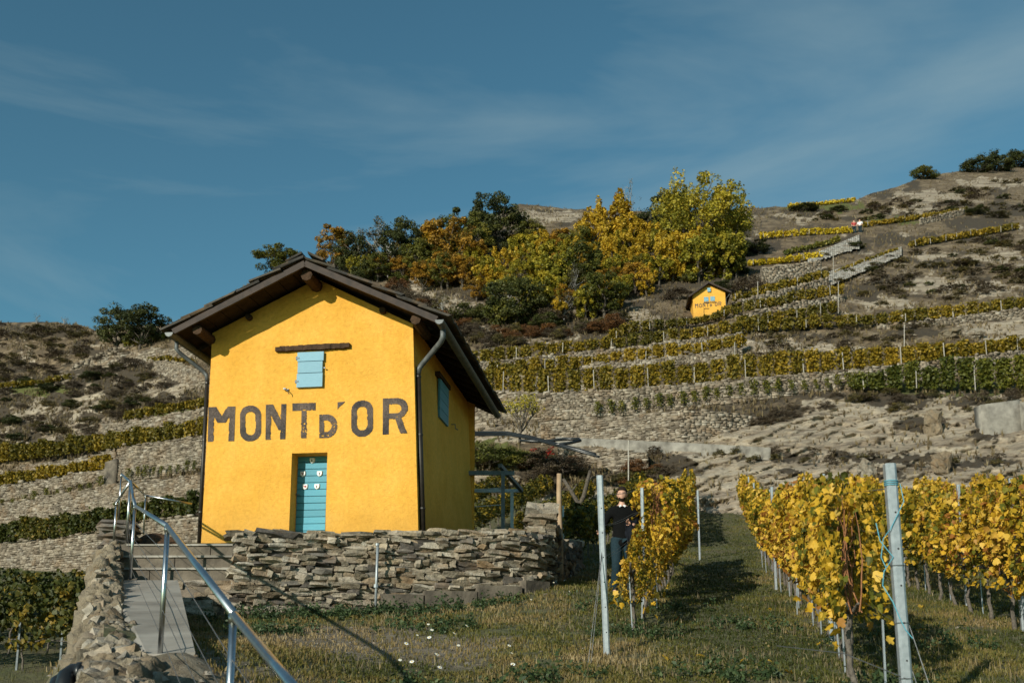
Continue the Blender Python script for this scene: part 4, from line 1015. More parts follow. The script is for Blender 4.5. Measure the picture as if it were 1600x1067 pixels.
for i, (py, yy, hh) in enumerate(((887, 15.2, 1.235), (868, 15.7, 1.46), (850, 16.2, 1.69))):
    z = float(tz(py) * yy); b = MB(); xr = xb + (.02 if i == 2 else 0)
    cuts = [xa + (-.05 * i), xa + .75 + .3 * i, xr] if i != 1 else [xa - .02, xa + .95, xr]
    for j in range(len(cuts) - 1):
        b.box(((cuts[j] + cuts[j + 1]) / 2, yy + .35 + (.6 if i == 2 else 0), (z + hh - .25) / 2), (cuts[j + 1] - cuts[j] - .012, .7 + (1.2 if i == 2 else 0), z - hh + .25))
    b.build('step', M['concrete_dark'], st)
    # thin worn nosing
    b = MB(); k = 9
    for j in range(k):
        x0_, x1_ = xa + (xr - xa) * j / k, xa + (xr - xa) * (j + 1) / k
        b.box(((x0_ + x1_) / 2, yy - .005 + rnd.uniform(-.008, .008), z - .012), (x1_ - x0_ + .004, .06, .03 + rnd.uniform(-.006, .006)))
    b.build('nosing', M['concrete_ramp'], st)
dry_wall(st, [(-5.15, 15.28, .45, 1.2), (-4.6, 15.22, .45, 1.2), (-4.05, 15.12, .5, 1.25)], .3, .12, .26, ['stone', 'stone_pale'], seed=21)
lw = thing('rubble_retaining_wall', 'crumbling wall of rough tan rubble along the left side of the ramp', 'retaining wall')
LB = [(165, 850, 16.3), (150, 900, 13.6), (141, 960, 11.2), (137, 1000, 9.6), (134, 1040, 8.2), (140, 1075, 7.0), (150, 1110, 6.2)]
RB = [(192, 852, 16.2), (192, 905, 14.0), (190, 945, 12.0), (196, 975, 10.5), (212, 1012, 8.9), (300, 1030, 7.9), (330, 1100, 6.2)]
items = []; NS = 92
RB = [(188, 852, 16.2), (186, 905, 14.0), (184, 945, 12.0), (188, 975, 10.5), (203, 1012, 8.9), (240, 1034, 7.9), (240, 1075, 6.9), (240, 1110, 6.2)]
LB.append((156, 1130, 5.9))
for i in range(NS):
    t_ = i / (NS - 1) * (len(LB) - 1.001); k = int(t_); fr = t_ - k
    l = PV(*LB[k]).lerp(PV(*LB[k + 1]), fr); r_ = PV(*RB[min(k, len(RB) - 1)]).lerp(PV(*RB[min(k + 1, len(RB) - 1)]), fr)
    wd = (r_ - l).length; m = max(2, int(wd / .105) + 1)
    for j in range(m):
        p = l.lerp(r_, (j + rnd.uniform(.1, .9)) / m); sz = rnd.uniform(.065, .135) * (1.35 if rnd.random() < .15 else 1)
        me = rnd.choice(RND) if rnd.random() < .4 else rnd.choice(RK['stone_pale' if rnd.random() < .75 else 'stone'])
        q = p + Vector((0, 0, rnd.uniform(-.10, .02)))
        items.append((sz * 10 / p.y, me, tuple(q), (sz * 1.3, sz * 1.15, sz * rnd.uniform(.7, 1.2)), (rnd.uniform(-.7, .7), rnd.uniform(-.7, .7), rnd.uniform(0, 6))))
    if i % 3 == 0:
        for dz in (.2, .45, .7): items.append((.01, rnd.choice(RND), tuple(l + Vector((-.02, 0, -dz))), (.24, .30, .25), (rnd.uniform(-.4, .4), rnd.uniform(-.4, .4), rnd.uniform(0, 6))))
place_stones(items, lw, 285); cnt = len(items)
print('rubble', cnt)
b = MB(); V = []
for q in range(len(LB)):
    l = PV(*LB[q]); r_ = PV(*RB[min(q, len(RB) - 1)]); V.append((l, r_))
for q in range(len(V) - 1):
    (l0, r0), (l1, r1) = V[q], V[q + 1]; dz = Vector((0, 0, .19)); dd = Vector((0, 0, 1.6)); e = Vector((.05, 0, 0))
    b.add([l0 - dz + e, r0 - dz, r1 - dz, l1 - dz + e, l0 - dd + e, r0 - dd, r1 - dd, l1 - dd + e], [(0, 3, 2, 1), (0, 4, 7, 3), (1, 2, 6, 5)] + ([(3, 7, 6, 2)] if q == len(V) - 2 else []) + ([(0, 1, 5, 4)] if q == 0 else []))
b.build('mortar_core', M['joint'], lw)
# stub of flat dark slabs at the head of the steps
t = thing('slab_pillar', 'low stub pillar of stacked dark flat slabs behind the railing at the head of the steps', 'pillar'); p = PV(178, 850, 17.2); zz = 1.7
while zz < float(tz(816) * 17.2):
    h = rnd.uniform(.05, .09); put_rock('stone', rnd.choice(RK['stone_dark']), (p.x + .08 + rnd.uniform(-.03, .03), 17.25, zz + h / 2), (.50 + rnd.uniform(-.05, .06), .5, h * 1.2), (0, 0, rnd.uniform(-.2, .2)), t); zz += h * .95
# brown heap on the landing
hp = []; 
GXh, GYh = np.meshgrid(np.linspace(-1, 1, 30), np.linspace(-1, 1, 20), indexing='ij')
hh = np.clip(1 - GXh ** 2 - GYh ** 2, 0, 1) ** .7 * (.5 - .34 * GXh) + (fbm(np.stack([GXh * 4, GYh * 4], -1), 4, 7) - .5) * .10
c = PV(262, 850, 17.9); Vh = np.stack([c.x + GXh * .62, 17.9 + GYh * .5, 1.98 + hh * .62], -1).reshape(-1, 3); ii = np.arange(GXh.size).reshape(GXh.shape)
M['heap'] = mat_noise('dead_leaves', (.025, .015, .008), (.12, .055, .02), 9, .95, 1, .03)
tag(link('leaf_heap', mesh_np('leaf_heap', Vh, np.stack([ii[:-1, :-1], ii[1:, :-1], ii[1:, 1:], ii[:-1, 1:]], -1).reshape(-1, 4), M['heap'], True)), 'dark brown heap of dead leaves at the left foot of the yellow hut', 'leaf heap', kind='thing')

# steel handrail ----------------------------------------------------
hr = thing('handrail', 'brushed steel handrail with thin wires, climbing beside the ramp to the hut', 'handrail')
A_ = PV(560, 1194, 3.5); B_ = PV(365, 958, 5.5); C_ = PV(262, 822, 8.4); E_ = PV(211, 790, 14.6); D_ = PV(204, 752, 16.3); Ff = PV(228, 774, 19.2); Hh = PV(182, 785, 16.6); Gg = PV(190, 741, 17.6); Ii = PV(300, 787, 19.4)
def rail(pts, r=.024): b = MB(); b.tube(pts, r, 12); return b.build('rail', M['steel'], hr, True)
rail([A_, B_ + Vector((.01, -.03, -.01))]); rail([B_, C_]); rail([C_, E_]); rail([E_, D_]); rail([D_, Ff], .02); rail([Ff, Ii], .02); rail([D_, Hh], .02); rail([D_ + Vector((-.02, .05, .0)), Gg], .02)
posts = []
for nm, p, dz in (('A', A_, 1.05), ('B', B_, 1.1), ('C', C_, 1.06), ('E', E_, 1.06), ('D', D_, .98), ('F', Ff, .75), ('H', Hh, .72), ('G', Gg, .8)):
    b = MB(); rr = .0215 if nm in 'ABCED' else .018
    b.tube([p + Vector((0, 0, -.02)), p - Vector((0, 0, dz))], rr, 12); o = b.build('post', M['steel'], hr, True); posts.append((p, dz))
    b = MB(); b.tube([p + Vector((0, 0, .0)), p - Vector((0, 0, .05))], rr * 1.25, 12); b.build('post_collar', M['steel'], o, True)
for k_ in (.22, .44, .66, .86):
    for (a, da), (c, dc) in zip(posts[:4], posts[1:5]):
        b = MB(); b.tube([a - Vector((0, 0, da * k_)), c - Vector((0, 0, dc * k_))], .0032, 5); b.build('wire', M['wire'], hr)
# black pipes leaving the rubble wall at the bottom left
for i, (pts, lab) in enumerate((([(168, 1050, 7.7), (130, 1049, 7.7), (113, 1050, 7.7), (104, 1056, 7.65), (101, 1068, 7.6), (101, 1110, 7.5)], 'black plastic pipe elbow leaving the rubble wall, the right one of two'),
                               ([(125, 1060, 8.1), (112, 1060, 8.1), (100, 1061, 8.1), (91, 1066, 8.05), (88, 1076, 8.0), (88, 1120, 7.9)], 'black plastic pipe elbow at lower left corner, the left one of two'))):
    b = MB(); b.tube([PV(*q) for q in pts], .066, 14); root = b.build('drain_pipe', M['black'], None, True); tag(root, lab, 'pipe', 'black pipes')
    b = MB(); p0, p1 = PV(*pts[1]), PV(*pts[2]); b.tube([p0, p0.lerp(p1, .5)], .075, 14); b.build('pipe_collar', M['black'], root, True)
b = MB(); p = PV(163, 1046, 7.55); b.box(p + Vector((.03, .12, -.1)), (.12, .05, .16), jit=.005); tag(b.build('grey_slab', M['concrete_pale']), 'small grey slab set in the rubble beside the black pipes', 'slab')

# small fixtures -----------------------------------------------------
p = PV(587, 930, 15.42); zt = float(tz(850) * 15.42); zb = float(G(p.x, 15.42)) - .05
t = thing('standpipe', 'thin galvanised pipe standing upright against the front stone wall', 'pipe', (p.x, 15.42, zb))
b = MB(); b.tube([(0, 0, 0), (0.01, 0.02, zt - zb)], .021, 8); b.build('pipe', M['galv'], t, True)
b = MB(); b.tube([(0.003, 0, .42), (0.003, 0, .47)], .036, 8); b.tube([(.008, .01, zt - zb - .02), (.008, .01, zt - zb + .015)], .03, 8); b.build('collar', M['galv'], t)
b = MB(); b.bar((0, 0, .44), (.10, .2, .46), .02, .02); b.build('clamp', M['galv_dark'], t)
p = PV(875, 858, 21.0); t0 = float(G(p.x, 21.0)) - .1; t1 = float(tz(740) * 21)
b = MB(); pts = [Vector((p.x + .012 * math.sin(i), 21.0, t0 + (t1 - t0) * i / 6)) for i in range(7)]; b.tube(pts, [.062, .06, .058, .057, .055, .054, .052], 10)
tag(b.build('wooden_post', M['wood_post'], None, True), 'round bare wooden post standing right of the stone wall end', 'post')
pg = thing('pergola', 'grey metal pergola frame standing behind the right corner of the large hut', 'pergola')
def pbar(name, a, c, w_, h_, mat, up=(0, 0, 1)):
    b = MB(); b.bar(a, c, w_, h_, up); return b.build(name, M[mat], pg)
Pa, Pb = PV(786, 737, 24.0), PV(800, 766, 26.0)
pbar('post', (Pa.x, 24.0, 1.9), (Pa.x, 24.0, Pa.z), .09, .09, 'galv_dark', (0, 1, 0)); pbar('post', (Pb.x, 26.0, 2.0), (Pb.x, 26.0, Pb.z - .03), .085, .085, 'galv', (0, 1, 0))
pbar('beam', (-2.6, 24.06, Pa.z - .02), (PV(804, 737, 24).x, 24.06, Pa.z - .02), .08, .10, 'galv_dark'); pbar('beam', (-2.9, 26.05, Pb.z), (PV(816, 765, 26).x, 26.05, Pb.z), .07, .085, 'galv')
pbar('brace', PV(781, 727, 23.9), PV(815, 766, 25.9), .09, .09, 'galv_dark')
pbar('post', (-2.5, 24.0, 1.9), (-2.5, 24.0, Pa.z), .09, .09, 'galv_dark', (0, 1, 0)); pbar('post', (-2.8, 26.0, 2.0), (-2.8, 26.0, Pb.z - .03), .085, .085, 'galv', (0, 1, 0))
for z_, y_ in ((.35, 24.4), (.72, 24.7)):
    b = MB(); b.tube([(-2.6, y_, Pa.z - z_ + .02), (-1, y_, Pa.z - z_ - .03), (Pa.x, y_, Pa.z - z_ + .03)], .012, 6); b.build('wire', M['galv'], pg)
# hoses lying over the slope behind the pergola
for pts, lab, r_ in (([(735, 676, 52), (790, 676, 51), (825, 682, 50), (870, 694, 49), (930, 710, 47)], 'pair of dark hoses running down the slope behind the pergola', .09),
                     ([(812, 688, 49.5), (845, 690, 49.5), (880, 686, 49.5), (905, 685.5, 49.5), (907, 688, 49.3), (890, 692, 49.0), (868, 695, 48.8)], 'dark hose looped on the ledge beside the bare tree', .08)):
    b = MB(); b.tube([PV(*q) for q in pts], r_, 8); 
    if r_ > .085: b.tube([PV(q[0] + 6, q[1] + 3.5, q[2] - .3) for q in pts], .06, 8)
    tag(b.build('hose', M['black'], None, True), lab, 'hose')
# ------------------------------------------------------------------ leaves
def leaf_cards(cen, size, tint, r, up=0.3, nrm=None, asp=1.0):
    """one bent card (2 quads) per leaf"""
    n = len(cen); nz = r.normal(size=(n, 3)); nz[:, 2] += up
    if nrm is not None: nz += nrm
    nz /= np.linalg.norm(nz, axis=1, keepdims=True)
    a = r.normal(size=(n, 3)); t = np.cross(nz, a); t /= np.linalg.norm(t, axis=1, keepdims=True) + 1e-9; b = np.cross(nz, t)
    s = np.asarray(size)[:, None] * .5
    V = np.stack([cen - t * s * asp, cen - b * s * .8 + nz * s * .18, cen + t * s * asp, cen + b * s * .8 + nz * s * .18], 1)
    F = np.arange(n * 4).reshape(n, 4)
    return V.reshape(-1, 3), F, np.repeat(tint, 4)
LOBE = np.array([(0, -.50), (.20, -.42), (.44, -.34), (.40, -.05), (.50, .16), (.26, .20), (.20, .46), (0, .58), (-.20, .46), (-.26, .20), (-.50, .16), (-.40, -.05), (-.44, -.34), (-.20, -.42)])
def lobed_leaves(cen, size, tint, r, nrm=None, spread=.75):
    """grape leaves: a five-lobed fan with a raised midrib"""
    n = len(cen); nz = r.normal(size=(n, 3)) * spread
    if nrm is not None: nz += nrm
    nz[:, 2] += .15; nz /= np.linalg.norm(nz, axis=1, keepdims=True)
    dn = np.array([0, 0, -1.0]) + r.normal(size=(n, 3)) * .45
    b = dn - nz * (dn * nz).sum(1, keepdims=True); b /= np.linalg.norm(b, axis=1, keepdims=True) + 1e-9; t = np.cross(b, nz)
    k = len(LOBE); s = np.asarray(size)[:, None, None]
    cup = r.uniform(-.40, .48, (n, 1, 1))
    x = LOBE[None, :, 0:1]; y = LOBE[None, :, 1:2]; rr = np.abs(x) * 1.1 + np.abs(y) * .35
    jit = 1 + r.normal(0, .06, (n, k, 1))
    V = cen[:, None] + s * (t[:, None] * x * jit + b[:, None] * y * jit - nz[:, None] * (rr * cup + .05 * r.normal(size=(n, k, 1))))
    c0 = cen[:, None] + s * nz[:, None] * .02
    V = np.concatenate([c0, V], 1)
    i = np.arange(k); fan = np.stack([np.zeros(k, int), 1 + i, 1 + (i + 1) % k], -1)
    F = (fan[None] + (np.arange(n) * (k + 1))[:, None, None]).reshape(-1, 3)
    return V.reshape(-1, 3), F, np.repeat(tint, k + 1)

# ------------------------------------------------------------------ near vines: one plant = trunk, canes, foliage (+ single leaves on the closest)
ROWD = Vector((.205, 1, 0)).normalized()          # direction of the rows
ROWN = Vector((ROWD.y, -ROWD.x, 0))
RA = math.atan2(ROWD.y, ROWD.x)
def foliage_mesh(seed, nleaf, mat, wid=.27, lo=.5, hi=1.86, ln=1.08, size=(.045, .095)):
    r = np.random.default_rng(seed)
    m = int(nleaf * 1.25)
    x = r.uniform(-ln / 2, ln / 2, m); z = lo + (hi - lo) * r.beta(1.55, 1.15, m); side = np.where(r.random(m) < .5, -1, 1)
    prof = wid * (.55 + .6 * np.sin(np.clip((z - lo) / (hi - lo), 0, 1) * 3.0)) * (.75 + .6 * vnoise(np.stack([x * 2.2 + seed, z * 2.4], -1), seed))
    y = side * prof * np.sqrt(r.uniform(.12, 1, m))
    kk = vnoise(np.stack([x * 3 + seed * 3.1, z * 3.2, side * 1.0], -1), seed + 5) > .33
    cen = np.stack([x, y, z], -1)[kk][:nleaf]; n = len(cen)
    sd = np.sign(cen[:, 1]); nrm = np.stack([0 * sd, sd * 1.0, .35 + 0 * sd], -1)
    cl = vnoise(cen * 2.6 + seed, seed + 9)
    tint = np.clip(.50 + (cl - .5) * 1.1 + r.normal(0, .20, n), 0, 1)
    tint = np.where(r.random(n) < .075, 1.0, np.minimum(tint, .93))
    V, F, T = lobed_leaves(cen, r.uniform(*size, n), tint, r, nrm, 1.0)
    return mesh_np('foliage', V, F, mat, False, tint=T)
def trunk_mesh(seed, h=.72):
    r = random.Random(seed); b = MB(); pts = []; x = y = 0
    for i in range(8):
        pts.append((x, y, -.08 + (h + .08) * i / 7)); x += r.uniform(-.045, .045); y += r.uniform(-.03, .03)
    b.tube(pts, [.034, .03, .027, .026, .026, .027, .03, .026], 7)
    tip = Vector(pts[-1])
    for s in (-1, 1):
        q = [tip]
        for i in range(4): q.append(q[-1] + Vector((s * .13, r.uniform(-.025, .025), r.uniform(-.01, .045))))
        b.tube(q, [.024, .02, .017, .014, .011], 6)
    return b.mesh('trunk', M['vine_bark'], True)
def cane_mesh(seed):
    r = random.Random(seed); b = MB()
    for i in range(6):
        x = -.45 + .18 * i + r.uniform(-.05, .05); p = Vector((x, r.uniform(-.04, .04), .74)); q = [p]
        for j in range(6): q.append(q[-1] + Vector((r.uniform(-.05, .05), r.uniform(-.045, .045), .19)))
        b.tube(q, [.0075, .007, .0065, .006, .005, .004, .003], 5, False)
    return b.mesh('cane', M['cane'], True)
TR = [trunk_mesh(i) for i in range(6)]; CA = [cane_mesh(i) for i in range(4)]
FN = [foliage_mesh(i, 1050, M['grape'], .28) for i in range(5)]                # near
FM = [foliage_mesh(20 + i, 620, M['grape'], .27, size=(.065, .115)) for i in range(4)]   # far
M['grape_mid'] = mat_leaf('grape_leaf_mid', [(0, (.03, .038, .007)), (.5, (.085, .08, .011)), (.85, (.19, .14, .014)), (1, (.34, .21, .02))], .22, .2)
FD = [foliage_mesh(40 + i, 520, M['grape_mid'], .28, size=(.08, .13)) for i in range(3)]
FK = [foliage_mesh(60 + i, 330, M['grape_green_shaded'], .34, lo=.5, hi=1.75, size=(.10, .17)) for i in range(3)]
LEAF = []
for i in range(8):
    r = np.random.default_rng(900 + i); V, F, T = lobed_leaves(np.zeros((1, 3)), np.array([1.0]), np.array([r.uniform(.45, .92)]), r, np.array([[0, -.9, .2]]), .35)
    LEAF.append(mesh_np('leaf', V, F, M['grape'], False, tint=T))
def vine(x, y, label, group, fol, seed, canes=True, zs=1.0, zg=None, leaves=0, rz=RA):
    r = random.Random(seed); z = float(G(x, y)) if zg is None else zg
    t = thing('grapevine', label, 'grapevine', (x, y, z), rz + (math.pi if r.random() < .5 else 0), group)
    link('trunk', r.choice(TR), t)
    if canes: link('cane', r.choice(CA), t)
    f = link('foliage', r.choice(fol), t); f.scale = (1, r.uniform(.85, 1.2), zs * r.uniform(.95, 1.06)); f['kind'] = 'stuff'
    if r.random() < .3: f.scale.x = .9
    for k in range(leaves):
        l = link('leaf', r.choice(LEAF), t); s = r.uniform(.06, .105); l.scale = (s, s, s)
        l.location = (r.uniform(-.55, .55), r.choice((-1, 1)) * r.uniform(.16, .34), r.uniform(.42, 1.8)); l.rotation_euler = (r.uniform(-.5, .5), r.uniform(-.5, .5), r.choice((0, math.pi)) + r.uniform(-.9, .9))
    return t
def at_row(x0, y0, d): p = Vector((x0, y0, 0)) + ROWD * d; return p.x, p.y
def post(x, y, h, label, group=None, w_=.055, big=False, lean=(0, 0), zg=None):
    z = (float(G(x, y)) if zg is None else zg) - .06
    t = thing('trellis_post', label, 'trellis post', (x, y, z), R(-4), group); H = h + .06; b = MB(); e = w_ / 2; th = .006
    top = Vector((lean[0], lean[1], H))
    def pr(pts):   # extrude profile
        n = len(pts); b.add([(px_, py_, 0) for px_, py_ in pts] + [(px_ + top.x, py_ + top.y, top.z) for px_, py_ in pts], [tuple(range(n - 1, -1, -1)), tuple(range(n, 2 * n))] + [(i, (i + 1) % n, n + (i + 1) % n, n + i) for i in range(n)])
    pr([(-e, -e * .55), (-e * .55, -e), (e * .55, -e), (e, -e * .55), (e, e), (e - th, e), (e - th, -e * .45), (e * .5, -e + th), (-e * .5, -e + th), (-e + th, -e * .45), (-e + th, e), (-e, e)])
    b.build('channel', M['galv'], t)
    nh = 6 if big else 4
    for i in range(nh):
        f = .12 + .8 * i / nh + .03; c = top * f; m = MB(); m.tube([(c.x + .004, c.y - e + .001, c.z), (c.x + .004, c.y - e - .0015, c.z)], .0075, 8); m.build('hole', M['hole'], t)  # dark discs on the face, coloured as the shade inside the holes
    return t
def wires(name, a, d0, d1, label, hs=(.74, 1.05, 1.4, 1.75)):
    b = MB()
    for h in hs:
        for s in ((-.03, .03) if h > .8 else (0,)):
            p = [];
            for k in np.linspace(d0, d1, 12):
                x, y = at_row(a[0], a[1], k); p.append((x + ROWN.x * s, y + ROWN.y * s, float(G(x, y)) + h))
            b.tube(p, .0022, 4, False)
    tag(b.build(name, M['wire']), label, 'wire', 'trellis wires')
def stake(x, y, h, label, group, lean=0.03, zg=None):
    z = float(G(x, y)) if zg is None else zg; b = MB(); b.bar((0, 0, -.05), (rnd.uniform(-lean, lean), rnd.uniform(-lean, lean), h), .014, .014, (0, 1, 0))
    o = b.build('vine_stake', M['galv']); o.location = (x, y, z); tag(o, label, 'stake', group); return o

ORD = ['first', 'second', 'third', 'fourth', 'fifth', 'sixth', 'seventh', 'eighth', 'ninth', 'tenth', 'eleventh', 'twelfth', 'thirteenth', 'fourteenth', 'fifteenth', 'sixteenth', 'seventeenth', 'eighteenth', 'nineteenth', 'twentieth']
# right row of the grass path ------------------------------------
R1 = (2.80, 7.3); L1 = (1.02, 11.0)
pb = post(2.80, 7.3, 1.93, 'big galvanised trellis post with blue twine, nearest the viewer at right', None, .078, True, (-.02, 0))
b = MB(); H = 1.93
for k, zz in enumerate((1.83, 1.845, 1.86)):
    b.tube([(.05 * math.cos(q) - .019, .05 * math.sin(q), zz) for q in np.linspace(0, 6.28, 14)], .0035, 5, False)
b.tube([(.03, -.05, 1.83), (.045, -.06, 1.7), (-.06, -.05, 1.5), (-.10, .0, 1.44), (-.13, -.02, 1.30), (-.10, -.03, 1.22)], .0035, 5)
b.tube([(-.15, -.02, 1.55), (-.13, -.02, 1.42), (-.05, -.04, 1.30), (-.11, .0, 1.20), (-.12, .02, 1.1), (-.07, -.03, .98), (-.035, -.05, .86), (0, -.05, .78), (.045, -.05, .72)], .004, 5)
b.build('blue_twine', M['twine'], pb)
b = MB()
for zz in (.44, .83, 1.24):
    b.tube([(.052 * math.cos(q) - .012, .052 * math.sin(q), zz) for q in np.linspace(0, 6.28, 12)], .0025, 4, False)
b.build('wire_tie', M['wire'], pb)
b = MB(); b.tube([(.03, .05, .60), (.10, -.35, -.14)], .0035, 5); b.tube([(.03, .05, .92), (.16, -.45, -.18)], .0035, 5); b.tube([(-.02, -.05, .44), (-.30, .5, .62), (-.6, 1.6, .70)], .004, 5); b.build('guy_wire', M['wire'], pb)
gR = 'yellow grapevines of the row right of the grass path'
for i in range(37):
    d = 1.35 + i * 1.0; x, y = at_row(*R1, d); near = d < 8; x -= (.16, .10, .05)[i] if i < 3 else 0
    lab = ('golden grapevine at the near end of the row, directly beside the twined post' if i == 0 else 'second golden grapevine from the twined post, low canes showing' if i == 1 else ('%s yellow grapevine from the twined post, in the row right of the path' % ORD[i]) if i < 20 else 'far yellow grapevine at the end of the row right of the grass path')
    v = vine(x, y, lab, None if i < 2 else gR, FN if d < 16 else FM, 1000 + i, d < 16, 1.0, leaves=46 if i < 5 else 0)
    if i < 2:
        for ch in v.children:
            if ch.name.startswith('foliage'): ch.scale = ((.72, .9)[i], (.78, .9)[i], (.90, .97)[i]); ch.location.z = (.16, .05)[i]
            elif ch.name.startswith('cane'): ch.scale.z = .72; ch.location.z = .16
            elif ch.name.startswith('leaf'): ch.location.x *= .7; ch.location.y *= .8
gS = 'thin metal stakes under the row right of the grass path'
for i in range(15):
    d = .55 + i * (1.02 if i < 12 else 1.4) + rnd.uniform(-.1, .1); x, y = at_row(*R1, d); x += rnd.uniform(-.22, .02)
    stake(x, y, rnd.uniform(.62, .95), 'thin grey metal stake at a vine foot right of the grass path', gS)
for i, d in enumerate((4.9, 12.4, 17.5, 22.6, 27.7, 33)):
    x, y = at_row(*R1, d); x -= .22 if i == 1 else .0
    post(x, y, 2.02, 'slotted galvanised post rising above the yellow row right of the grass path', 'trellis posts in the row right of the grass path', .05)
wires('trellis_wire', R1, 0, 37, 'thin trellis wires of the row right of the grass path')
# rows further right
gap = 2.45
starts = [None, 12.2, 14.5, 18, 22, 26, 30, 33]
for rw in range(1, 8):
    x0, y0 = R1[0] + ROWN.x * gap * rw * 1.0, R1[1] + ROWN.y * gap * rw
    d = starts[rw] - y0 - 3; n = 0
    while True:
        x, y = at_row(x0, y0, d)
        if y > 44: break
        px_ = 800 + F_PX * x / y
        if px_ < 1680 and y > 8 + rw:
            far = y > 17
            lab = {1: 'yellow grapevine number %s from the near end of the second row right of the path' % ORD[n] if n < 20 else 'far yellow grapevine of the second row right of the grass path', 2: 'yellow grapevine in the third row right of the grass path'}.get(rw, 'yellow grapevine in the rows at the far right, only tops showing')
            vine(x, y, lab, {1: 'yellow grapevines of the second row right of the path', 2: 'yellow grapevines of the third row right of the path'}.get(rw, 'yellow grapevines in the far right rows'), FM if far else FN, 2000 + rw * 100 + n, not far and rw < 2, 1.0, leaves=0)
            if rw == 1 and n % 2 == 0: stake(x + .1, y - .1, rnd.uniform(.6, 1.2), 'thin grey stake under the second row right of the grass path', 'thin metal stakes under the second row')
        n += 1; d += 1.05 if rw < 3 else 1.3
    wires('trellis_wire', (x0, y0), max(0, starts[rw] - y0 - 4), 38, 'thin trellis wires of vine row %s right of the grass path' % ['two', 'three', 'four', 'five', 'six', 'seven', 'eight'][rw - 1])
for (px, py, Y, lab) in ((1497, 757, 16.3, 'slotted post above the yellow vines, right of the big twined post'), (1579, 747, 13.2, 'slotted post at the right edge, among yellow vines'), (1275, 764, 24, 'thin grey post top between two yellow rows'), (1548, 775, 26, 'far grey post top at right, behind yellow vines')):
    p = PV(px, py, Y); post(p.x, Y, p.z - float(G(p.x, Y)), lab, None, .05)

# left row of the path ------------------------------------------------
post(L1[0], L1[1], 1.96, 'plain galvanised trellis post in the grass, just left of the walking man', None, .07, True, (-.05, 0))
tag_p = PV(1003, 762, 15.2); post(tag_p.x, 15.2, tag_p.z - float(G(tag_p.x, 15.2)), 'slotted galvanised post in front of the golden vine beside the man', None, .05)
tag_p = PV(1090, 766, 28.0); post(tag_p.x, 28.0, tag_p.z - float(G(tag_p.x, 28.0)), 'grey post at the gap in the row left of the grass path', None, .055)
b = MB(); x, y = L1; z = float(G(x, y))
for q in (0, .03): b.tube([(x - .03, y, z + 1.15 + q), (x - .22 - q, y - .55, z - .12)], .0035, 5)
b.tube([(x, y + .04, z + 1.0), (x + .25, y + 1.5, z + 1.02)], .003, 5)
tag(b.build('guy_wire', M['wire']), 'twin guy wires slanting from the plain post into the grass', 'wire')
n = 0
for d in (2.0, 3.0, 3.9, 4.7, 5.8, 6.6, 7.5, 8.4, 9.3, 10.2, 11.1, 12, 12.9, 13.8):
    x, y = at_row(*L1, d); n += 1
    sp = d < 3.5
    lab = ['sparse young golden vine beside the man, nearest in the left row', 'thin golden vine second in the left row, beside the man'][n - 1] if n < 3 else '%s golden grapevine from the near end of the row left of the path' % ORD[n - 1]
    if n < 5: x += .10 + .03 * n
    elif n < 8: x += .30 - .02 * n
    else: x += .14
    v = vine(x, y, lab, None if n < 3 else 'golden grapevines of the row left of the path', FN, 3000 + n, n > 5, 1.04, leaves=30 if n < 5 else 0)
    for ch in list(v.children):
        if n < 5:
            zk = (.42, .50, .58, .70)[n - 1]
            if ch.name.startswith('foliage'): ch.scale = ((.55, .7, .8, .9)[n - 1], (.45, .5, .6, .8)[n - 1], zk); ch.location.z = (.12, .14, .12, .04)[n - 1]
            elif ch.name.startswith('leaf'): ch.location.z *= zk; ch.location.y *= .8
    if n >= 6:
        for ch in v.children:
            if ch.name.startswith('foliage'): ch.scale.y *= 1.45; ch.scale.z *= 1.04
    if n < 8: stake(x + rnd.uniform(-.1, .1), y - .1, rnd.uniform(.5, .8), 'thin grey stake under the golden row left of the grass path', 'thin stakes of the left row')
for i in range(13):
    x, y = at_row(*L1, 21 + i * 1.15); vine(x, y, '%s golden grapevine beyond the gap in the row left of the path' % ORD[i], 'golden grapevines beyond the gap', FM, 3100 + i, False, 1.0)
wires('trellis_wire', L1, 0, 15, 'thin trellis wires of the row left of the grass path')
# greener rows behind the man and the pergola
for i in range(22):
    x, y = at_row(L1[0] - ROWN.x * gap, L1[1] - ROWN.y * gap, 15.5 + i * 1.1); vine(x, y, '%s olive green grapevine in the row behind the man' % ORD[i] if i < 20 else 'farthest olive green grapevine in the row behind the man', 'olive grapevines behind the man', FD, 3200 + i, False, .80)
for rw in (2, 3, 4):
    for i in range(14):
        x, y = at_row(L1[0] - ROWN.x * gap * rw, L1[1] - ROWN.y * gap * rw, 17 + rw * 2 + i * 1.25); vine(x, y, 'olive green grapevine in the rows behind the pergola', 'olive grapevines behind the pergola', FD, 3300 + rw * 40 + i, False, .62)
p = PV(880, 790, 27); post(p.x, 27, p.z - float(G(p.x, 27)), 'thin grey post among olive vines, just right of the wooden post', None, .05)
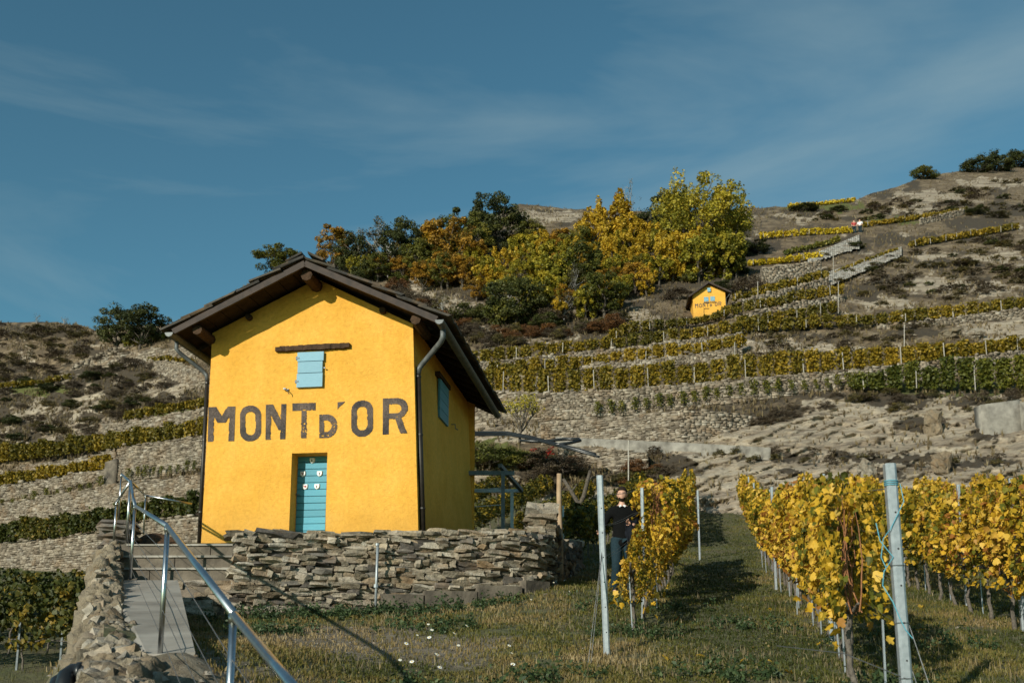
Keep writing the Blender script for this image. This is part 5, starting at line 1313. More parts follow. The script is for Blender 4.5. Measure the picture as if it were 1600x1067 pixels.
# lower left rows, green leaves darkened to stand for shade
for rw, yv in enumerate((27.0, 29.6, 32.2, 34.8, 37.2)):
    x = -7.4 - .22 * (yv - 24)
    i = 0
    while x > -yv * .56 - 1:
        vine(x, yv + .05 * x, 'shade-darkened green grapevine below the rubble wall in the lower left', 'dark green vines at lower left', FK, 3600 + rw * 40 + i, False, 1.0, zg=float(Lo(np.array(x), np.array(yv + .05 * x))), rz=.05); x -= 1.12; i += 1
for (px, py, Y, lab) in ((97, 998, 26.5, 'short dark post under the dark vines, near the rubble wall'), (28, 1020, 26.5, 'short dark post under the dark vines, near the left edge')):
    p = PV(px, py, Y); zz = float(Lo(np.array(p.x), np.array(Y))); b = MB(); b.bar((p.x, Y, zz - .05), (p.x, Y, zz + 1.2), .05, .05, (0, 1, 0)); tag(b.build('vine_post', M['galv_dark']), lab, 'post')

# ------------------------------------------------------------------ vine rows on the terraces
def hedge_mesh(pts, hts, mat, dens, seed, thick=.32, size=(.14, .24), gappy=.12, lo=.0):
    """pts (n,3) foot of the row"""
    r = np.random.default_rng(seed); s = np.concatenate([[0], np.cumsum(np.linalg.norm(np.diff(pts[:, :2], axis=0), axis=1))]); Ln = s[-1]
    n = int(Ln * dens * float(np.mean(hts))); x = r.uniform(0, Ln, n)
    plant = np.floor(x / .95); hfac = .78 + .36 * _h(plant.astype(np.int64), plant.astype(np.int64) * 0, plant.astype(np.int64) * 0, seed)
    x = x - .30 * ((x / .95) % 1 - .5) * .95                                    # gather towards each plant
    z = lo + (1 - lo) * r.beta(1.3, 1.15, n)
    ok = vnoise(np.stack([x * 1.7, z * 3], -1), seed) > gappy * (1.1 - z * .6); x, z, hfac, plant = x[ok], z[ok], hfac[ok], plant[ok]; n = len(x)
    base = np.stack([np.interp(x, s, pts[:, k]) for k in range(3)], -1); H = np.interp(x, s, hts)
    cen = base.copy(); cen[:, 2] += z * H * hfac; cen[:, 1] += r.normal(0, thick * .5, n); cen[:, 0] += r.normal(0, .08, n)
    tint = np.clip(.45 + (.3 * _h(plant.astype(np.int64), plant.astype(np.int64) * 0 + 3, plant.astype(np.int64) * 0, seed) - .1) + (vnoise(np.stack([x * .25, z * 0], -1), seed + 3) - .5) * .4 + r.normal(0, .16, n), 0, 1)
    return leaf_cards(cen, r.uniform(*size, n), tint, r, .35)
ROWS = [  # base line in the photo, height in photo pixels, wall it stands on, material, label, stakes every m (0 none)
 ([(-150, 861), (0, 847), (100, 837), (162, 825), (225, 811), (310, 802), (400, 789)], 31, 'L1', 'grape_green_shaded', 'dark green vine row on top of the lowest left terrace wall', 0),
 ([(-150, 774), (0, 759), (94, 743), (175, 730)], 18, 'L3a', 'grape_olive', 'short olive vine row ending at the dark buttress', 0),
 ([(-150, 736), (0, 721), (117, 708), (316, 680), (400, 669)], 25, 'L3b', 'grape_olive', 'long olive vine row rising to the left corner of the yellow hut', 0),
 ([(192, 656), (316, 635), (400, 621)], 14, 'L5', 'grape_olive', 'small olive vine row under the rocky outcrop left of the hut', 0),
 ([(-20, 606), (60, 600), (110, 590)], 6, None, 'grape_olive', 'faint vine row high on the hill at far left', 0),
 ([(190, 541), (240, 531), (285, 520)], 7, None, 'grape_green', 'thin green vine row under the big dark tree', 3),
 ([(230, 566), (262, 562), (300, 566)], 6, None, 'grape_olive', 'tiny vine row between the curving pale walls at left', 0),
 ([(640, 588), (740, 567), (815, 558), (900, 549), (1000, 539), (1160, 518), (1371, 506), (1480, 496), (1600, 480), (1860, 450)], 17, 'RaRk', 'grape_olive', 'longest vine row, passing just below the small yellow hut', 2.6),
 ([(760, 586), (832, 579), (917, 574), (1050, 557), (1165, 540)], 18, 'Rb', 'grape_olive', 'vine row second below the small yellow hut, left part of the slope', 2.6),
 ([(640, 622), (762, 611), (860, 612), (973, 607), (1160, 591), (1375, 572), (1600, 546), (1860, 514)], (22, 33, 36, 34, 32, 29, 19, 19), 'Rc', 'grape_olive', 'thick tall golden vine row above the long pale terrace wall', 2.2),
 ([(1330, 607), (1450, 607), (1600, 607), (1860, 601)], (18, 40, 52, 56), None, 'grape_green', 'tall green vine row at the right edge, above the dark scrub ledge', 2.2),
 ([(950, 532), (985, 520), (1076, 507), (1108, 501), (1150, 489), (1320, 458)], (16, 16, 10, 9, 15, 16), 'Hb', 'grape_olive', 'vine row directly below the small yellow hut', 2.4),
 ([(1150, 511), (1230, 500), (1310, 487)], 15, None, 'grape_olive', 'short vine row with many pale stakes right of the small hut', 1.6),
 ([(1143, 471), (1220, 452), (1297, 433)], 12, 'Ha', 'grape_olive', 'vine row climbing from the roof of the small yellow hut', 2.4),
 ([(1186, 372), (1255, 367), (1332, 363)], 9, None, 'grape_bright', 'bright yellow vine row below the hikers, upper of the two bright ones', 4),
 ([(1348, 354), (1430, 343), (1512, 330)], 7, None, 'grape_olive', 'thin olive vine row right of the hikers', 5),
 ([(1224, 398), (1270, 388), (1314, 376)], 7, None, 'grape_green', 'green vine strip beside the upper paved ramp', 5),
 ([(1168, 415), (1230, 409), (1284, 403)], 9, None, 'grape_bright', 'bright yellow vine row beside the lower end of the paved ramp', 4),
 ([(1230, 324), (1290, 319), (1338, 314)], 5, None, 'grape_bright', 'tiny yellow vine row on the skyline', 0),
 ([(1420, 386), (1500, 372), (1592, 357)], 9, None, 'grape_olive', 'vine row with pale stakes near the right edge, high on the slope', 1.8),
 ([(1303, 428), (1350, 410), (1406, 390)], 5, None, 'grape_olive', 'sparse vine row on the lower paved ramp', 2.0),
]
stk_m = []
for i in range(3):
    b = MB(); b.bar((0, 0, -.1), (0.03 * (i - 1), 0, 1), .042, .042, (0, 1, 0)); stk_m.append(b.mesh('stake', M['stake']))
for ri, (pl, ht, wk, mt, lab, sk) in enumerate(ROWS):
    pxs = np.arange(pl[0][0], pl[-1][0] + .1, 4.0); pyv = interp(pl, pxs)
    Yh = hY(pxs, pyv) - .9
    if wk == 'RaRk': Yv = np.where(pxs < 1165, wall_Y('Ra', pxs) + .6, np.where(pxs > 1365, wall_Y('Rk', pxs) + .6, Yh))
    elif wk == 'Hb': Yv = np.where(pxs > 1150, wall_Y('Hb', pxs) + .6, Yh)
    elif wk in ('L3b', 'Rb'): 
        T0 = WALLS[wk][0]; Yv = np.where((pxs >= T0[0][0]) & (pxs <= T0[-1][0]), wall_Y(wk, pxs) + .6, Yh)
    elif wk: Yv = wall_Y(wk, pxs) + .6
    else: Yv = Yh
    if len(Yv) > 9: Yv = np.convolve(np.pad(Yv, 4, 'edge'), np.ones(9) / 9, 'valid')
    hpx = np.interp(pxs, [p[0] for p in pl], ht) if isinstance(ht, tuple) else np.full(len(pxs), float(ht))
    pts = P(pxs, pyv + .5, Yv); hts = hpx * Yv / F_PX * 1.12
    V, F, T = hedge_mesh(pts, hts, M[mt], 520 if Yv.mean() < 75 else 260, 700 + ri, size=(.13, .23) if Yv.mean() < 75 else (.18, .32))
    root = thing('vine_row', lab, 'vine row', pts[len(pts) // 2].tolist(), 0, 'vine rows on the terraces')
    o = link('foliage', mesh_np('foliage', V - pts[len(pts) // 2], F, M[mt], False, tint=T), root); o['kind'] = 'stuff'
    if sk:
        s = np.concatenate([[0], np.cumsum(np.linalg.norm(np.diff(pts, axis=0), axis=1))])
        for q in np.arange(.5, s[-1], sk * 1.35):
            p = np.array([np.interp(q + rnd.uniform(-.3, .3), s, pts[:, k]) for k in range(3)]); h = np.interp(q, s, hts)
            if 800 + F_PX * p[0] / p[1] > 1640 or 800 + F_PX * p[0] / p[1] < 640: continue
            o = link('stake', stk_m[rnd.randrange(3)], root); o.location = p - pts[len(pts) // 2] - np.array([0, .32, 0]); o.scale = (1, 1, h * rnd.uniform(.6, .98))
# separate young vines: plants one can count
YV = []
for i in range(4):
    r = np.random.default_rng(77 + i); n = 150; z = r.beta(1.4, 1.1, n) * 1.0; cen = np.stack([r.normal(0, .13, n), r.normal(0, .13, n), .12 + z], -1)
    V, F, T = leaf_cards(cen, r.uniform(.10, .17, n), np.clip(r.normal(.5, .2, n), 0, 1), r, .3); nv = len(V)
    b = MB(); b.tube([(0, 0, -.1), (.02, .01, .5), (0, 0, 1.0)], .02, 5); tv = np.array(b.v); tf = b.f
    fq = [f for f in tf if len(f) == 4]
    YV.append(mesh_np('young_vine', np.concatenate([V, tv]), [F, np.array(fq) + nv], [M['grape_green'], M['bark']], False, tint=np.concatenate([T, np.zeros(len(tv))]), midx=[0] * len(F) + [1] * len(fq)))
def young(line, step, hpx, lab, grp, seed, off=.9):
    r = random.Random(seed); px = line[0][0]
    while px < line[-1][0]:
        py = float(interp(line, px)); Y = float(hY(np.array(px), np.array(py))) - off
        o = link('young_vine', r.choice(YV)); o.location = PV(px, py, Y); s = hpx * Y / F_PX * r.uniform(.75, 1.2); o.scale = (s * 1.05, s * 1.05, s); o.rotation_euler = (0, 0, r.uniform(0, 6))
        tag(o, lab, 'young vine', grp); px += step * r.uniform(.85, 1.15)
young([(934, 649), (1060, 634), (1150, 621), (1300, 607), (1350, 607)], 18.5, 21, 'young green vine standing alone on the grassy ledge above the rock face', 'young vines on the grassy ledge', 3)
young([(2, 795), (94, 778), (160, 762)], 16.5, 16, 'small young vine on the grass strip left of the dark buttress', 'young vines left of the buttress', 4)
young([(200, 749), (260, 741), (316, 732)], 13, 15, 'small young vine on the grass strip right of the dark buttress', 'young vines right of the buttress', 5)
# ------------------------------------------------------------------ trees of the hill
def crown_mesh(seed, mat, n=3200, w_=1.0, shape='round', size=(.030, .052), clusters=26, up=.35, dens=1.0, hole=.3):
    """crown for a tree of height 1 (trunk base at 0)"""
    r = np.random.default_rng(seed); cs = []; n = int(n * 2.6); clusters = int(clusters * 1.7); size = (size[0] * .68, size[1] * .68)
    while len(cs) < clusters:
        p = r.uniform(-1, 1, 3)
        z = .5 + .5 * p[2]
        if shape == 'poplar': rad = .55 * np.sin(np.clip(z * .9 + .12, 0, 1) * 3.14) ** .7
        elif shape == 'spray': rad = .35 + .5 * z
        elif shape == 'plume': rad = .95 * np.sin(np.clip(z * .82 + .14, 0, 1) * 3.14) ** .6
        elif shape == 'cone': rad = .9 * (1 - z) + .12
        elif shape == 'bush': rad = math.sqrt(max(0, 1 - z * z)) * 1.0
        else: rad = math.sqrt(max(0, 1 - (2 * z - 1) ** 2))
        if math.hypot(p[0], p[1]) > rad or (math.hypot(p[0], p[1]) < rad * .35 and r.random() < .5): continue
        cs.append((p[0] * w_ * .5 * .85, p[1] * w_ * .5 * .85, (.07 if shape in ('spray', 'poplar') else .16) + z * .80 if shape != 'bush' else .08 + z * .8))
    cs = np.array(cs); k = len(cs); wt = r.uniform(.4, 1.6, k); cnt = (n * wt / wt.sum()).astype(int)
    C_, T_, N_ = [], [], []
    for c, m in zip(cs, cnt):
        if shape in ('poplar', 'spray', 'plume'): sg = np.array([.045, .045, .085]) * r.uniform(.7, 1.3)
        elif shape == 'bush': sg = np.array([.11, .11, .09]) * r.uniform(.7, 1.3)
        else: sg = np.array([.075, .075, .052]) * r.uniform(.7, 1.35)
        sg = sg * .80 * np.array([max(w_, .6), max(w_, .6), 1])
        d = r.normal(size=(m, 3)); d /= np.linalg.norm(d, axis=1, keepdims=True); rr = r.uniform(.25, 1.0, (m, 1)) ** .5 * 1.5
        q = c + d * rr * sg
        C_.append(q); N_.append(d * 1.1); T_.append(np.clip(r.normal(.5, .13, m) + r.uniform(-.28, .28), 0, 1))
    C_ = np.concatenate(C_); T_ = np.concatenate(T_); N_ = np.concatenate(N_)
    keep = vnoise(C_ * 15.0 + seed, seed) > hole; C_, T_, N_ = C_[keep], T_[keep], N_[keep]
    C_[:, 2] = np.maximum(C_[:, 2], .02)
    V, F, T = leaf_cards(C_, r.uniform(*size, len(C_)), T_, r, up, N_)
    return mesh_np('crown', V, F, mat, False, tint=T), cs
def trunk_tree(seed, cs, mat, rad=.022, lean=0.0, twigs=False):
    r = random.Random(seed); b = MB(); top = .62; pts = [(r.uniform(-.01, .01) * i + lean * i / 6, r.uniform(-.01, .01) * i, -.05 + (top + .05) * i / 6) for i in range(7)]
    b.tube(pts, [rad * 1.3, rad, rad * .9, rad * .8, rad * .68, rad * .5, rad * .35], 7)
    for c in cs[:16]:
        z0 = min(max(c[2] - .28, .12), .58); f = (z0 + .05) / (top + .05) * 6; i = min(int(f), 5); p = Vector(pts[i]).lerp(Vector(pts[i + 1]), f - i); e = Vector(c); m = p.lerp(e, .5) + Vector((r.uniform(-.03, .03), r.uniform(-.03, .03), -.02))
        b.tube([p, m, e], [rad * .45, rad * .28, rad * .12], 5, False)
        if twigs:
            for q in range(4): b.tube([e, e + Vector((r.uniform(-.09, .09), r.uniform(-.09, .09), r.uniform(.02, .12)))], [rad * .13, rad * .05], 4, False)
    return b.mesh('trunk', mat, True)
def tree_kind(seed, mat, bark='bark', **k):
    res = []
    for i in range(k.pop('var', 2)):
        cm, cs = crown_mesh(seed + i, M[mat], **k); res.append((cm, trunk_tree(seed + i, cs, M[bark], twigs=k.get('hole', 0) > .42)))
    return res
TK = {
 'gold': tree_kind(10, 'f_gold', 'bark', n=3000, w_=.62, shape='poplar', clusters=34, hole=.32, var=3),
 'goldbush': tree_kind(20, 'f_gold', 'bark', n=2600, w_=1.0, shape='spray', clusters=30, hole=.30, var=3, size=(.04, .075)),
 'yg': tree_kind(30, 'f_yg', 'bark', n=5200, w_=.95, shape='plume', clusters=64, hole=.36, var=3, size=(.022, .04)),
 'ygbush': tree_kind(40, 'f_yg', 'bark', n=2600, w_=1.1, shape='spray', clusters=30, hole=.3, var=3, size=(.04, .075)),
 'dark': tree_kind(50, 'f_dark', 'bark', n=3800, w_=.95, shape='round', clusters=40, hole=.25, var=3, size=(.03, .055)),
 'green': tree_kind(60, 'f_green', 'bark', n=3400, w_=.9, shape='round', clusters=36, hole=.28, var=3, size=(.03, .055)),
 'olive': tree_kind(70, 'f_olive', 'bark_pale', n=1700, w_=.8, shape='round', clusters=26, hole=.46, var=2, size=(.025, .045)),
 'orange': tree_kind(80, 'f_orange', 'bark', n=2800, w_=.8, shape='round', clusters=32, hole=.30, var=2, size=(.03, .055)),
 'cone': tree_kind(90, 'f_dark', 'bark', n=2600, w_=.42, shape='cone', clusters=34, hole=.22, var=2, size=(.03, .05)),
 'bare': tree_kind(100, 'f_olive', 'bark_pale', n=420, w_=.8, shape='spray', clusters=24, hole=.5, var=2, size=(.02, .035)),
 'greenbush': tree_kind(110, 'f_green', 'bark', n=2400, w_=1.25, shape='bush', clusters=22, hole=.25, var=3, size=(.05, .09)),
 'darkbush': tree_kind(120, 'f_dark', 'bark', n=2600, w_=1.35, shape='bush', clusters=24, hole=.22, var=3, size=(.05, .09)),
 'rustbush': tree_kind(130, 'f_rust', 'bark', n=2200, w_=1.4, shape='bush', clusters=22, hole=.28, var=2, size=(.05, .09)),
 'brownbush': tree_kind(140, 'f_brown', 'bark', n=1900, w_=1.4, shape='bush', clusters=22, hole=.34, var=3, size=(.045, .085)),
 'olivebush': tree_kind(150, 'f_olive', 'bark', n=2000, w_=1.3, shape='bush', clusters=22, hole=.3, var=3, size=(.045, .085)),
}
WID = 1.42
def tree(kind, px, py, hpx, label, wf=1.0, name='tree', cat='tree', group=None, pull=.3, seed=None):
    Y = float(hY(np.array(float(px)), np.array(float(py)))) - pull; r = random.Random(seed if seed is not None else int(px * 7 + py * 13))
    p = PV(px, py, Y); h = hpx * Y / F_PX
    t = thing(name, label, cat, p, r.uniform(0, 6.28), group); cm, tm = r.choice(TK[kind])
    o = link('crown', cm, t); o['kind'] = 'stuff'
    q = link('trunk' if cat == 'tree' else 'stem', tm, t)
    s = h / .97; t.scale = (s * wf * WID, s * wf * WID, s); return t
TREES = [  # kind, px, base py, height px, width factor, label
 ('green', 431, 440, 60, 1.25, 'round dark green tree rising alone behind the left roof slope'),
 ('orange', 522, 425, 82, .9, 'orange yellow tree at the left end of the wooded crest'),
 ('dark', 552, 432, 74, .85, 'dark green tree just right of the orange yellow crest tree'),
 ('olive', 578, 430, 82, .75, 'thin olive tree with bare pale trunks on the crest'),
 ('olive', 606, 432, 102, .75, 'taller grey brown half bare tree on the crest'),
 ('dark', 634, 432, 100, .72, 'dark green full tree on the crest right of the half bare ones'),
 ('green', 650, 438, 70, .8, 'mid green tree low in front of the dark crest tree'),
 ('gold', 672, 425, 98, 1.15, 'golden loose tree on the crest, left of the tall dark pair'),
 ('orange', 700, 432, 108, .8, 'orange gold broad tree left of the tall dark pair'),
 ('green', 718, 405, 88, .8, 'green tree with dark crown leaning against the tall dark pair'),
 ('cone', 749, 375, 82, 1.0, 'narrow dark spire shaped tree, highest of the crest'),
 ('dark', 780, 392, 98, .78, 'tall dark green tree beside the dark spire'),
 ('green', 742, 410, 70, .8, 'green tree below the dark spire'),
 ('green', 828, 388, 50, .95, 'small green tree under the rocky hilltop'),
 ('bare', 812, 372, 55, .8, 'bare pale twiggy tree under the rocky hilltop'),
 ('goldbush', 790, 440, 58, .8, 'bright yellow green spreading tree in the middle of the wood'),
 ('ygbush', 762, 455, 50, 1.05, 'yellow green bushy tree low in the wood'),
 ('ygbush', 815, 448, 46, 1.0, 'yellow green bushy tree right of the spreading one'),
 ('gold', 850, 432, 85, 1.0, 'pale gold tree with upright sprays under the hilltop'),
 ('goldbush', 832, 428, 55, .7, 'thin buff gold tree with bare stems in the wood'),
 ('ygbush', 868, 470, 82, .85, 'full yellow green tree in the middle of the wood'),
 ('dark', 806, 512, 88, .95, 'large dark green tree at the lower edge of the wood'),
 ('ygbush', 840, 500, 66, .9, 'olive yellow tree at the lower edge of the wood'),
 ('greenbush', 790, 508, 60, .75, 'bright green bush at the lower left of the wood'),
 ('green', 905, 460, 86, .95, 'broad green tree below the golden crest trees'),
 ('green', 944, 496, 76, .95, 'green rounded tree left of the small yellow hut'),
 ('gold', 922, 400, 92, 1.1, 'golden tree with wispy top, left one on the crest'),
 ('gold', 938, 395, 106, .75, 'tall golden upright tree on the crest'),
 ('gold', 972, 392, 116, 1.0, 'tallest golden tree left of the big yellow green one'),
 ('bare', 985, 380, 105, .6, 'bare twiggy tree sticking out behind the tallest golden one'),
 ('goldbush', 930, 408, 70, .85, 'bright golden bushy tree below the crest'),
 ('goldbush', 988, 408, 72, .9, 'deep gold tree in front of the tallest golden one'),
 ('dark', 1046, 392, 98, .85, 'dark evergreen tree among the golden ones'),
 ('yg', 1098, 408, 155, .92, 'biggest yellow green tree standing on the skyline'),
 ('yg', 1064, 398, 128, .62, 'left shoulder tree of the big yellow green one'),
 ('yg', 1136, 400, 118, .6, 'right shoulder tree of the big yellow green one'),
 ('goldbush', 1020, 430, 80, .9, 'gold upright bush right below the dark evergreen'),
 ('goldbush', 1052, 440, 76, .8, 'gold thicket tree above the small yellow hut'),
 ('ygbush', 1092, 442, 84, .9, 'yellow green thicket tree above the small yellow hut'),
 ('ygbush', 1132, 438, 80, .85, 'yellow green thicket tree, rightmost of the wood'),
 ('goldbush', 985, 440, 58, 1.0, 'yellow low tree in the middle of the golden wood'),
 ('ygbush', 960, 445, 50, .9, 'yellow green low tree beside the broad green tree'),
 ('green', 900, 410, 66, .8, 'green tree between pale gold and golden trees'),
 ('orange', 660, 455, 52, .9, 'small orange tree above the bare rocks'),
 ('green', 690, 452, 60, .85, 'small green tree above the bare rocks'),
 ('orange', 722, 450, 60, .8, 'small orange tree right of the bare rocks'),
 ('gold', 1000, 425, 70, 1.1, 'golden plume tree in the middle of the golden thicket'),
 ('ygbush', 1030, 445, 50, 1.0, 'low yellow green tree above the small yellow hut'),
 ('goldbush', 1075, 420, 66, .9, 'gold tree under the biggest yellow green one'),
 ('ygbush', 1112, 425, 70, .9, 'yellow green tree under the biggest one, right of the gold'),
 ('gold', 955, 425, 80, 1.0, 'gold plume tree left of the golden thicket'),
 ('ygbush', 885, 445, 50, 1.0, 'yellow green low tree below the pale gold one'),
 ('goldbush', 735, 430, 48, .9, 'amber low tree in the left half of the wood'),
 ('green', 590, 440, 50, 1.0, 'green low tree under the half bare crest trees'),
 ('ygbush', 560, 440, 44, 1.0, 'yellowish low tree directly above the hut roof'),
 ('ygbush', 780, 480, 50, 1.0, 'olive yellow low tree above the large dark one at the lower edge'),
 ('goldbush', 870, 505, 40, 1.0, 'amber low tree at the lower edge of the wood'),
 ('ygbush', 915, 498, 54, .9, 'yellowish young tree left of the green rounded one'),
 ('ygbush', 970, 470, 44, 1.0, 'low yellow green tree left above the small yellow hut'),
 ('goldbush', 1010, 462, 40, 1.0, 'low gold tree beside the small yellow hut'),
 ('goldbush', 1060, 436, 56, 1.0, 'gold thicket tree directly above the ridge of the small hut'),
 ('ygbush', 1150, 434, 60, .8, 'yellow green tree at the right end of the thicket'),
 ('orange', 745, 470, 46, .9, 'orange brown low tree in the lower left of the wood'),
 ('olive', 690, 500, 44, .9, 'sparse olive tree among the bare rocks'),
 ('dark', 1185, 398, 24, 1.4, 'dark hollow bush in the shade right of the big tree'),
 ('dark', 182, 548, 78, .80, 'left half of a big dark oak on the left ridge'),
 ('dark', 218, 546, 76, .95, 'right half of a big dark oak on the left ridge'),
 ('greenbush', 1444, 280, 24, 1.25, 'round dark bush alone on the right skyline'),
 ('darkbush', 1528, 270, 32, .95, 'dark bush on the skyline, left of the long thicket'),
 ('darkbush', 1560, 268, 38, .9, 'dark thicket on the skyline near the right edge'),
 ('darkbush', 1590, 262, 36, .9, 'dark thicket cut by the right edge of the skyline'),
 ('bare', 57, 506, 18, 1.0, 'tiny bare sapling on the far left skyline'),
 ('bare', 100, 507, 14, 1.3, 'tiny bare bush on the left skyline'),
]
for k, px, py, h, wf, lab in TREES:
    shrub = 'bush' in k and 'tree' not in lab
    tree(k, px, py, h, lab, wf, 'shrub' if shrub else 'tree', 'shrub' if shrub else 'tree')
# more trees filling the wood
rw = random.Random(77); fill = [(560, 425), (640, 425), (760, 400), (880, 395), (1000, 405), (1160, 405), (1150, 440), (1080, 442), (990, 476), (880, 505), (800, 505), (720, 470), (640, 448)]
nf_ = 0
while nf_ < 52:
    x, y = rw.uniform(560, 1160), rw.uniform(395, 505)
    if not in_poly(np.array([x]), np.array([y]), fill)[0]: continue
    gold = x > 900
    kd = rw.choice(['goldbush', 'gold', 'ygbush', 'ygbush', 'green', 'orange'] if gold else ['green', 'ygbush', 'olive', 'orange', 'ygbush', 'goldbush', 'ygbush'])
    nt_ = min(TREES, key=lambda q: (q[1] - x) ** 2 + (q[2] - y) ** 2)[5].split(); cut = nt_[:8]
    while cut[-1] in ('the', 'of', 'a', 'in', 'at', 'with', 'on', 'right', 'left', 'above', 'below', 'under', 'beside', 'and', 'just', 'among', 'end', 'lower', 'half', 'yellow', 'tall', 'small'): cut.pop()
    tree(kd, x, y, rw.uniform(38, 64), {'dark': 'dark', 'gree': 'green', 'oliv': 'sparse olive', 'ygbu': 'yellowish', 'gold': 'golden', 'oran': 'orange'}[kd[:4]] + ' young tree standing by the ' + ' '.join(cut), rw.uniform(.85, 1.15), group='young trees filling the wood', seed=5000 + nf_); nf_ += 1
# understorey of the wood and scrub on the rocks
STUFF = {}
def scatter_stuff(kinds, polyg, n, hr, lab, grp, seed, avoid=(), wf=1.0):
    r = random.Random(seed); k = 0; xs = [p[0] for p in polyg]; ys_ = [p[1] for p in polyg]; tries = 0
    while k < n and tries < 6000:
        tries += 1; x, y = r.uniform(min(xs), max(xs)), r.uniform(min(ys_), max(ys_))
        if not in_poly(np.array([x]), np.array([y]), polyg)[0]: continue
        kd = r.choice(kinds); cm = r.choice(TK[kd])[0]; Y = float(hY(np.array(x), np.array(y))) - .3; p = PV(x, y, Y); s = r.uniform(*hr) * Y / F_PX; w2 = s * wf * 1.42 * r.uniform(.8, 1.2)
        key = cm.name
        if key not in STUFF:
            nv = len(cm.vertices); co = np.zeros(nv * 3, np.float32); cm.vertices.foreach_get('co', co); tn = np.zeros(nv, np.float32); cm.attributes['tint'].data.foreach_get('value', tn)
            nf = nv // 4; sel = np.random.default_rng(seed).permutation(nf)[:max(60, nf // 7)]; q = co.reshape(nf, 4, 3)[sel]; c0 = q.mean(1, keepdims=True); STUFF[key] = (cm.materials[0].name, c0 + (q - c0) * 2.3, tn.reshape(nf, 4)[sel], [])
        a = r.uniform(0, 6.28); STUFF[key][3].append((p, a, w2, s, r.uniform(-.12, .12))); k += 1
def scatter(kinds, polyg, n, hr, lab, grp, seed, avoid=(), wf=1.0):
    r = random.Random(seed); k = 0
    xs = [p[0] for p in polyg]; ys_ = [p[1] for p in polyg]; tries = 0
    while k < n and tries < 4000:
        tries += 1; x, y = r.uniform(min(xs), max(xs)), r.uniform(min(ys_), max(ys_))
        if not in_poly(np.array([x]), np.array([y]), polyg)[0]: continue
        kd = r.choice(kinds); lb = lab
        if seed in (11, 12, 13):
            nt_ = min(TREES, key=lambda q: (q[1] - x) ** 2 + (q[2] - y) ** 2)[5].split(); cut = nt_[:9]
            while cut[-1] in ('the', 'of', 'a', 'in', 'at', 'with', 'on', 'right', 'left', 'above', 'below', 'under', 'beside', 'and', 'just', 'among', 'end', 'lower', 'half', 'yellow', 'tall', 'small'): cut.pop()
            lb = {'dark': 'dark', 'gree': 'green', 'oliv': 'olive', 'ygbu': 'yellowish', 'gold': 'golden', 'brow': 'brown', 'rust': 'rusty'}[kd[:4]] + {11: ' undergrowth bush by the ', 12: ' glowing bush by the ', 13: ' scrub bush under the '}[seed] + ' '.join(cut)
        tree(kd, x, y, r.uniform(*hr), lb, wf * r.uniform(.8, 1.2), 'shrub', 'shrub', grp, .2, seed * 1000 + k); k += 1
WOOD = [(500, 428), (600, 415), (760, 385), (880, 385), (1000, 400), (1160, 400), (1165, 440), (1085, 446), (990, 480), (880, 512), (780, 516), (720, 500), (650, 448), (560, 440)]
scatter(['darkbush', 'greenbush', 'olivebush', 'ygbush', 'brownbush', 'olivebush', 'goldbush'], WOOD, 70, (18, 40), 'dark low bush in the undergrowth of the wood', 'undergrowth bushes of the wood', 11)
scatter(['ygbush', 'goldbush', 'goldbush'], [(560, 430), (760, 400), (1150, 400), (1080, 440), (950, 455), (780, 470), (640, 440)], 16, (26, 44), 'yellow bush glowing among darker bushes of the wood', 'yellow bushes of the wood', 12)
scatter(['brownbush', 'olivebush', 'brownbush', 'olivebush', 'brownbush', 'rustbush'], [(620, 445), (700, 500), (790, 520), (880, 520), (1000, 490), (1060, 470), (1080, 455), (990, 500), (880, 535), (760, 545), (690, 520), (600, 450)], 70, (12, 24), 'brown scrub bush at the foot of the wood', 'brown bushes under the wood', 13)
for px, py, h, k, lab, wf in ((962, 513, 26, 'rustbush', 'rust red bush left of the small hut, the taller of a pair', 1.0), (932, 520, 20, 'rustbush', 'rust red low bush left of the taller rust one', 1.2), (1128, 455, 18, 'darkbush', 'dark bush behind the small yellow hut', 1.4), (1170, 455, 24, 'brownbush', 'brown thicket right of the small yellow hut', 1.5),
                              (1060, 468, 20, 'brownbush', 'brown bush left of the small yellow hut', 1.6), (770, 556, 14, 'brownbush', 'brown bush over the top of the longest vine row', 1.3), (1255, 330, 13, 'darkbush', 'dark heather bush on the skyline right of the big tree', 2.2), (1310, 331, 9, 'darkbush', 'low dark bush left of the hikers', 2.0),
                              (1525, 335, 14, 'darkbush', 'dark bush on the upper right slope', 1.6), (1560, 340, 12, 'olivebush', 'olive scrub near the right edge of the upper slope', 2.0), (1337, 388, 12, 'darkbush', 'dark bush on the ramp side, under the hikers', 1.5), (1290, 402, 8, 'olivebush', 'small bush below the upper paved ramp', 1.4)):
    tree(k, px, py, h, lab, wf, 'shrub', 'shrub')
scatter(['brownbush', 'brownbush', 'olivebush'], [(1060, 650), (1180, 660), (1300, 615), (1600, 615), (1640, 640), (1500, 650), (1300, 640), (1180, 672), (1080, 668)], 34, (10, 18), 'dry brown scrub bush along the top of the rock face', 'dry bushes on top of the rock face', 14, wf=1.2)
scatter_stuff(['brownbush', 'brownbush', 'olivebush'], [(1020, 705), (1200, 704), (1600, 712), (1640, 730), (1350, 728), (1100, 722), (1000, 760), (960, 750)], 46, (6, 14), 'dry brown scrub tuft on the ledge of the rock face', 'dry tufts on the rock ledges', 15, wf=1.3)
scatter(['brownbush', 'brownbush', 'rustbush', 'olivebush'], [(830, 725), (900, 712), (990, 728), (1060, 740), (1040, 765), (960, 778), (860, 772), (830, 755)], 26, (12, 26), 'tangled brown bush on the slope behind the pergola', 'brown bushes behind the pergola', 16, wf=1.1)
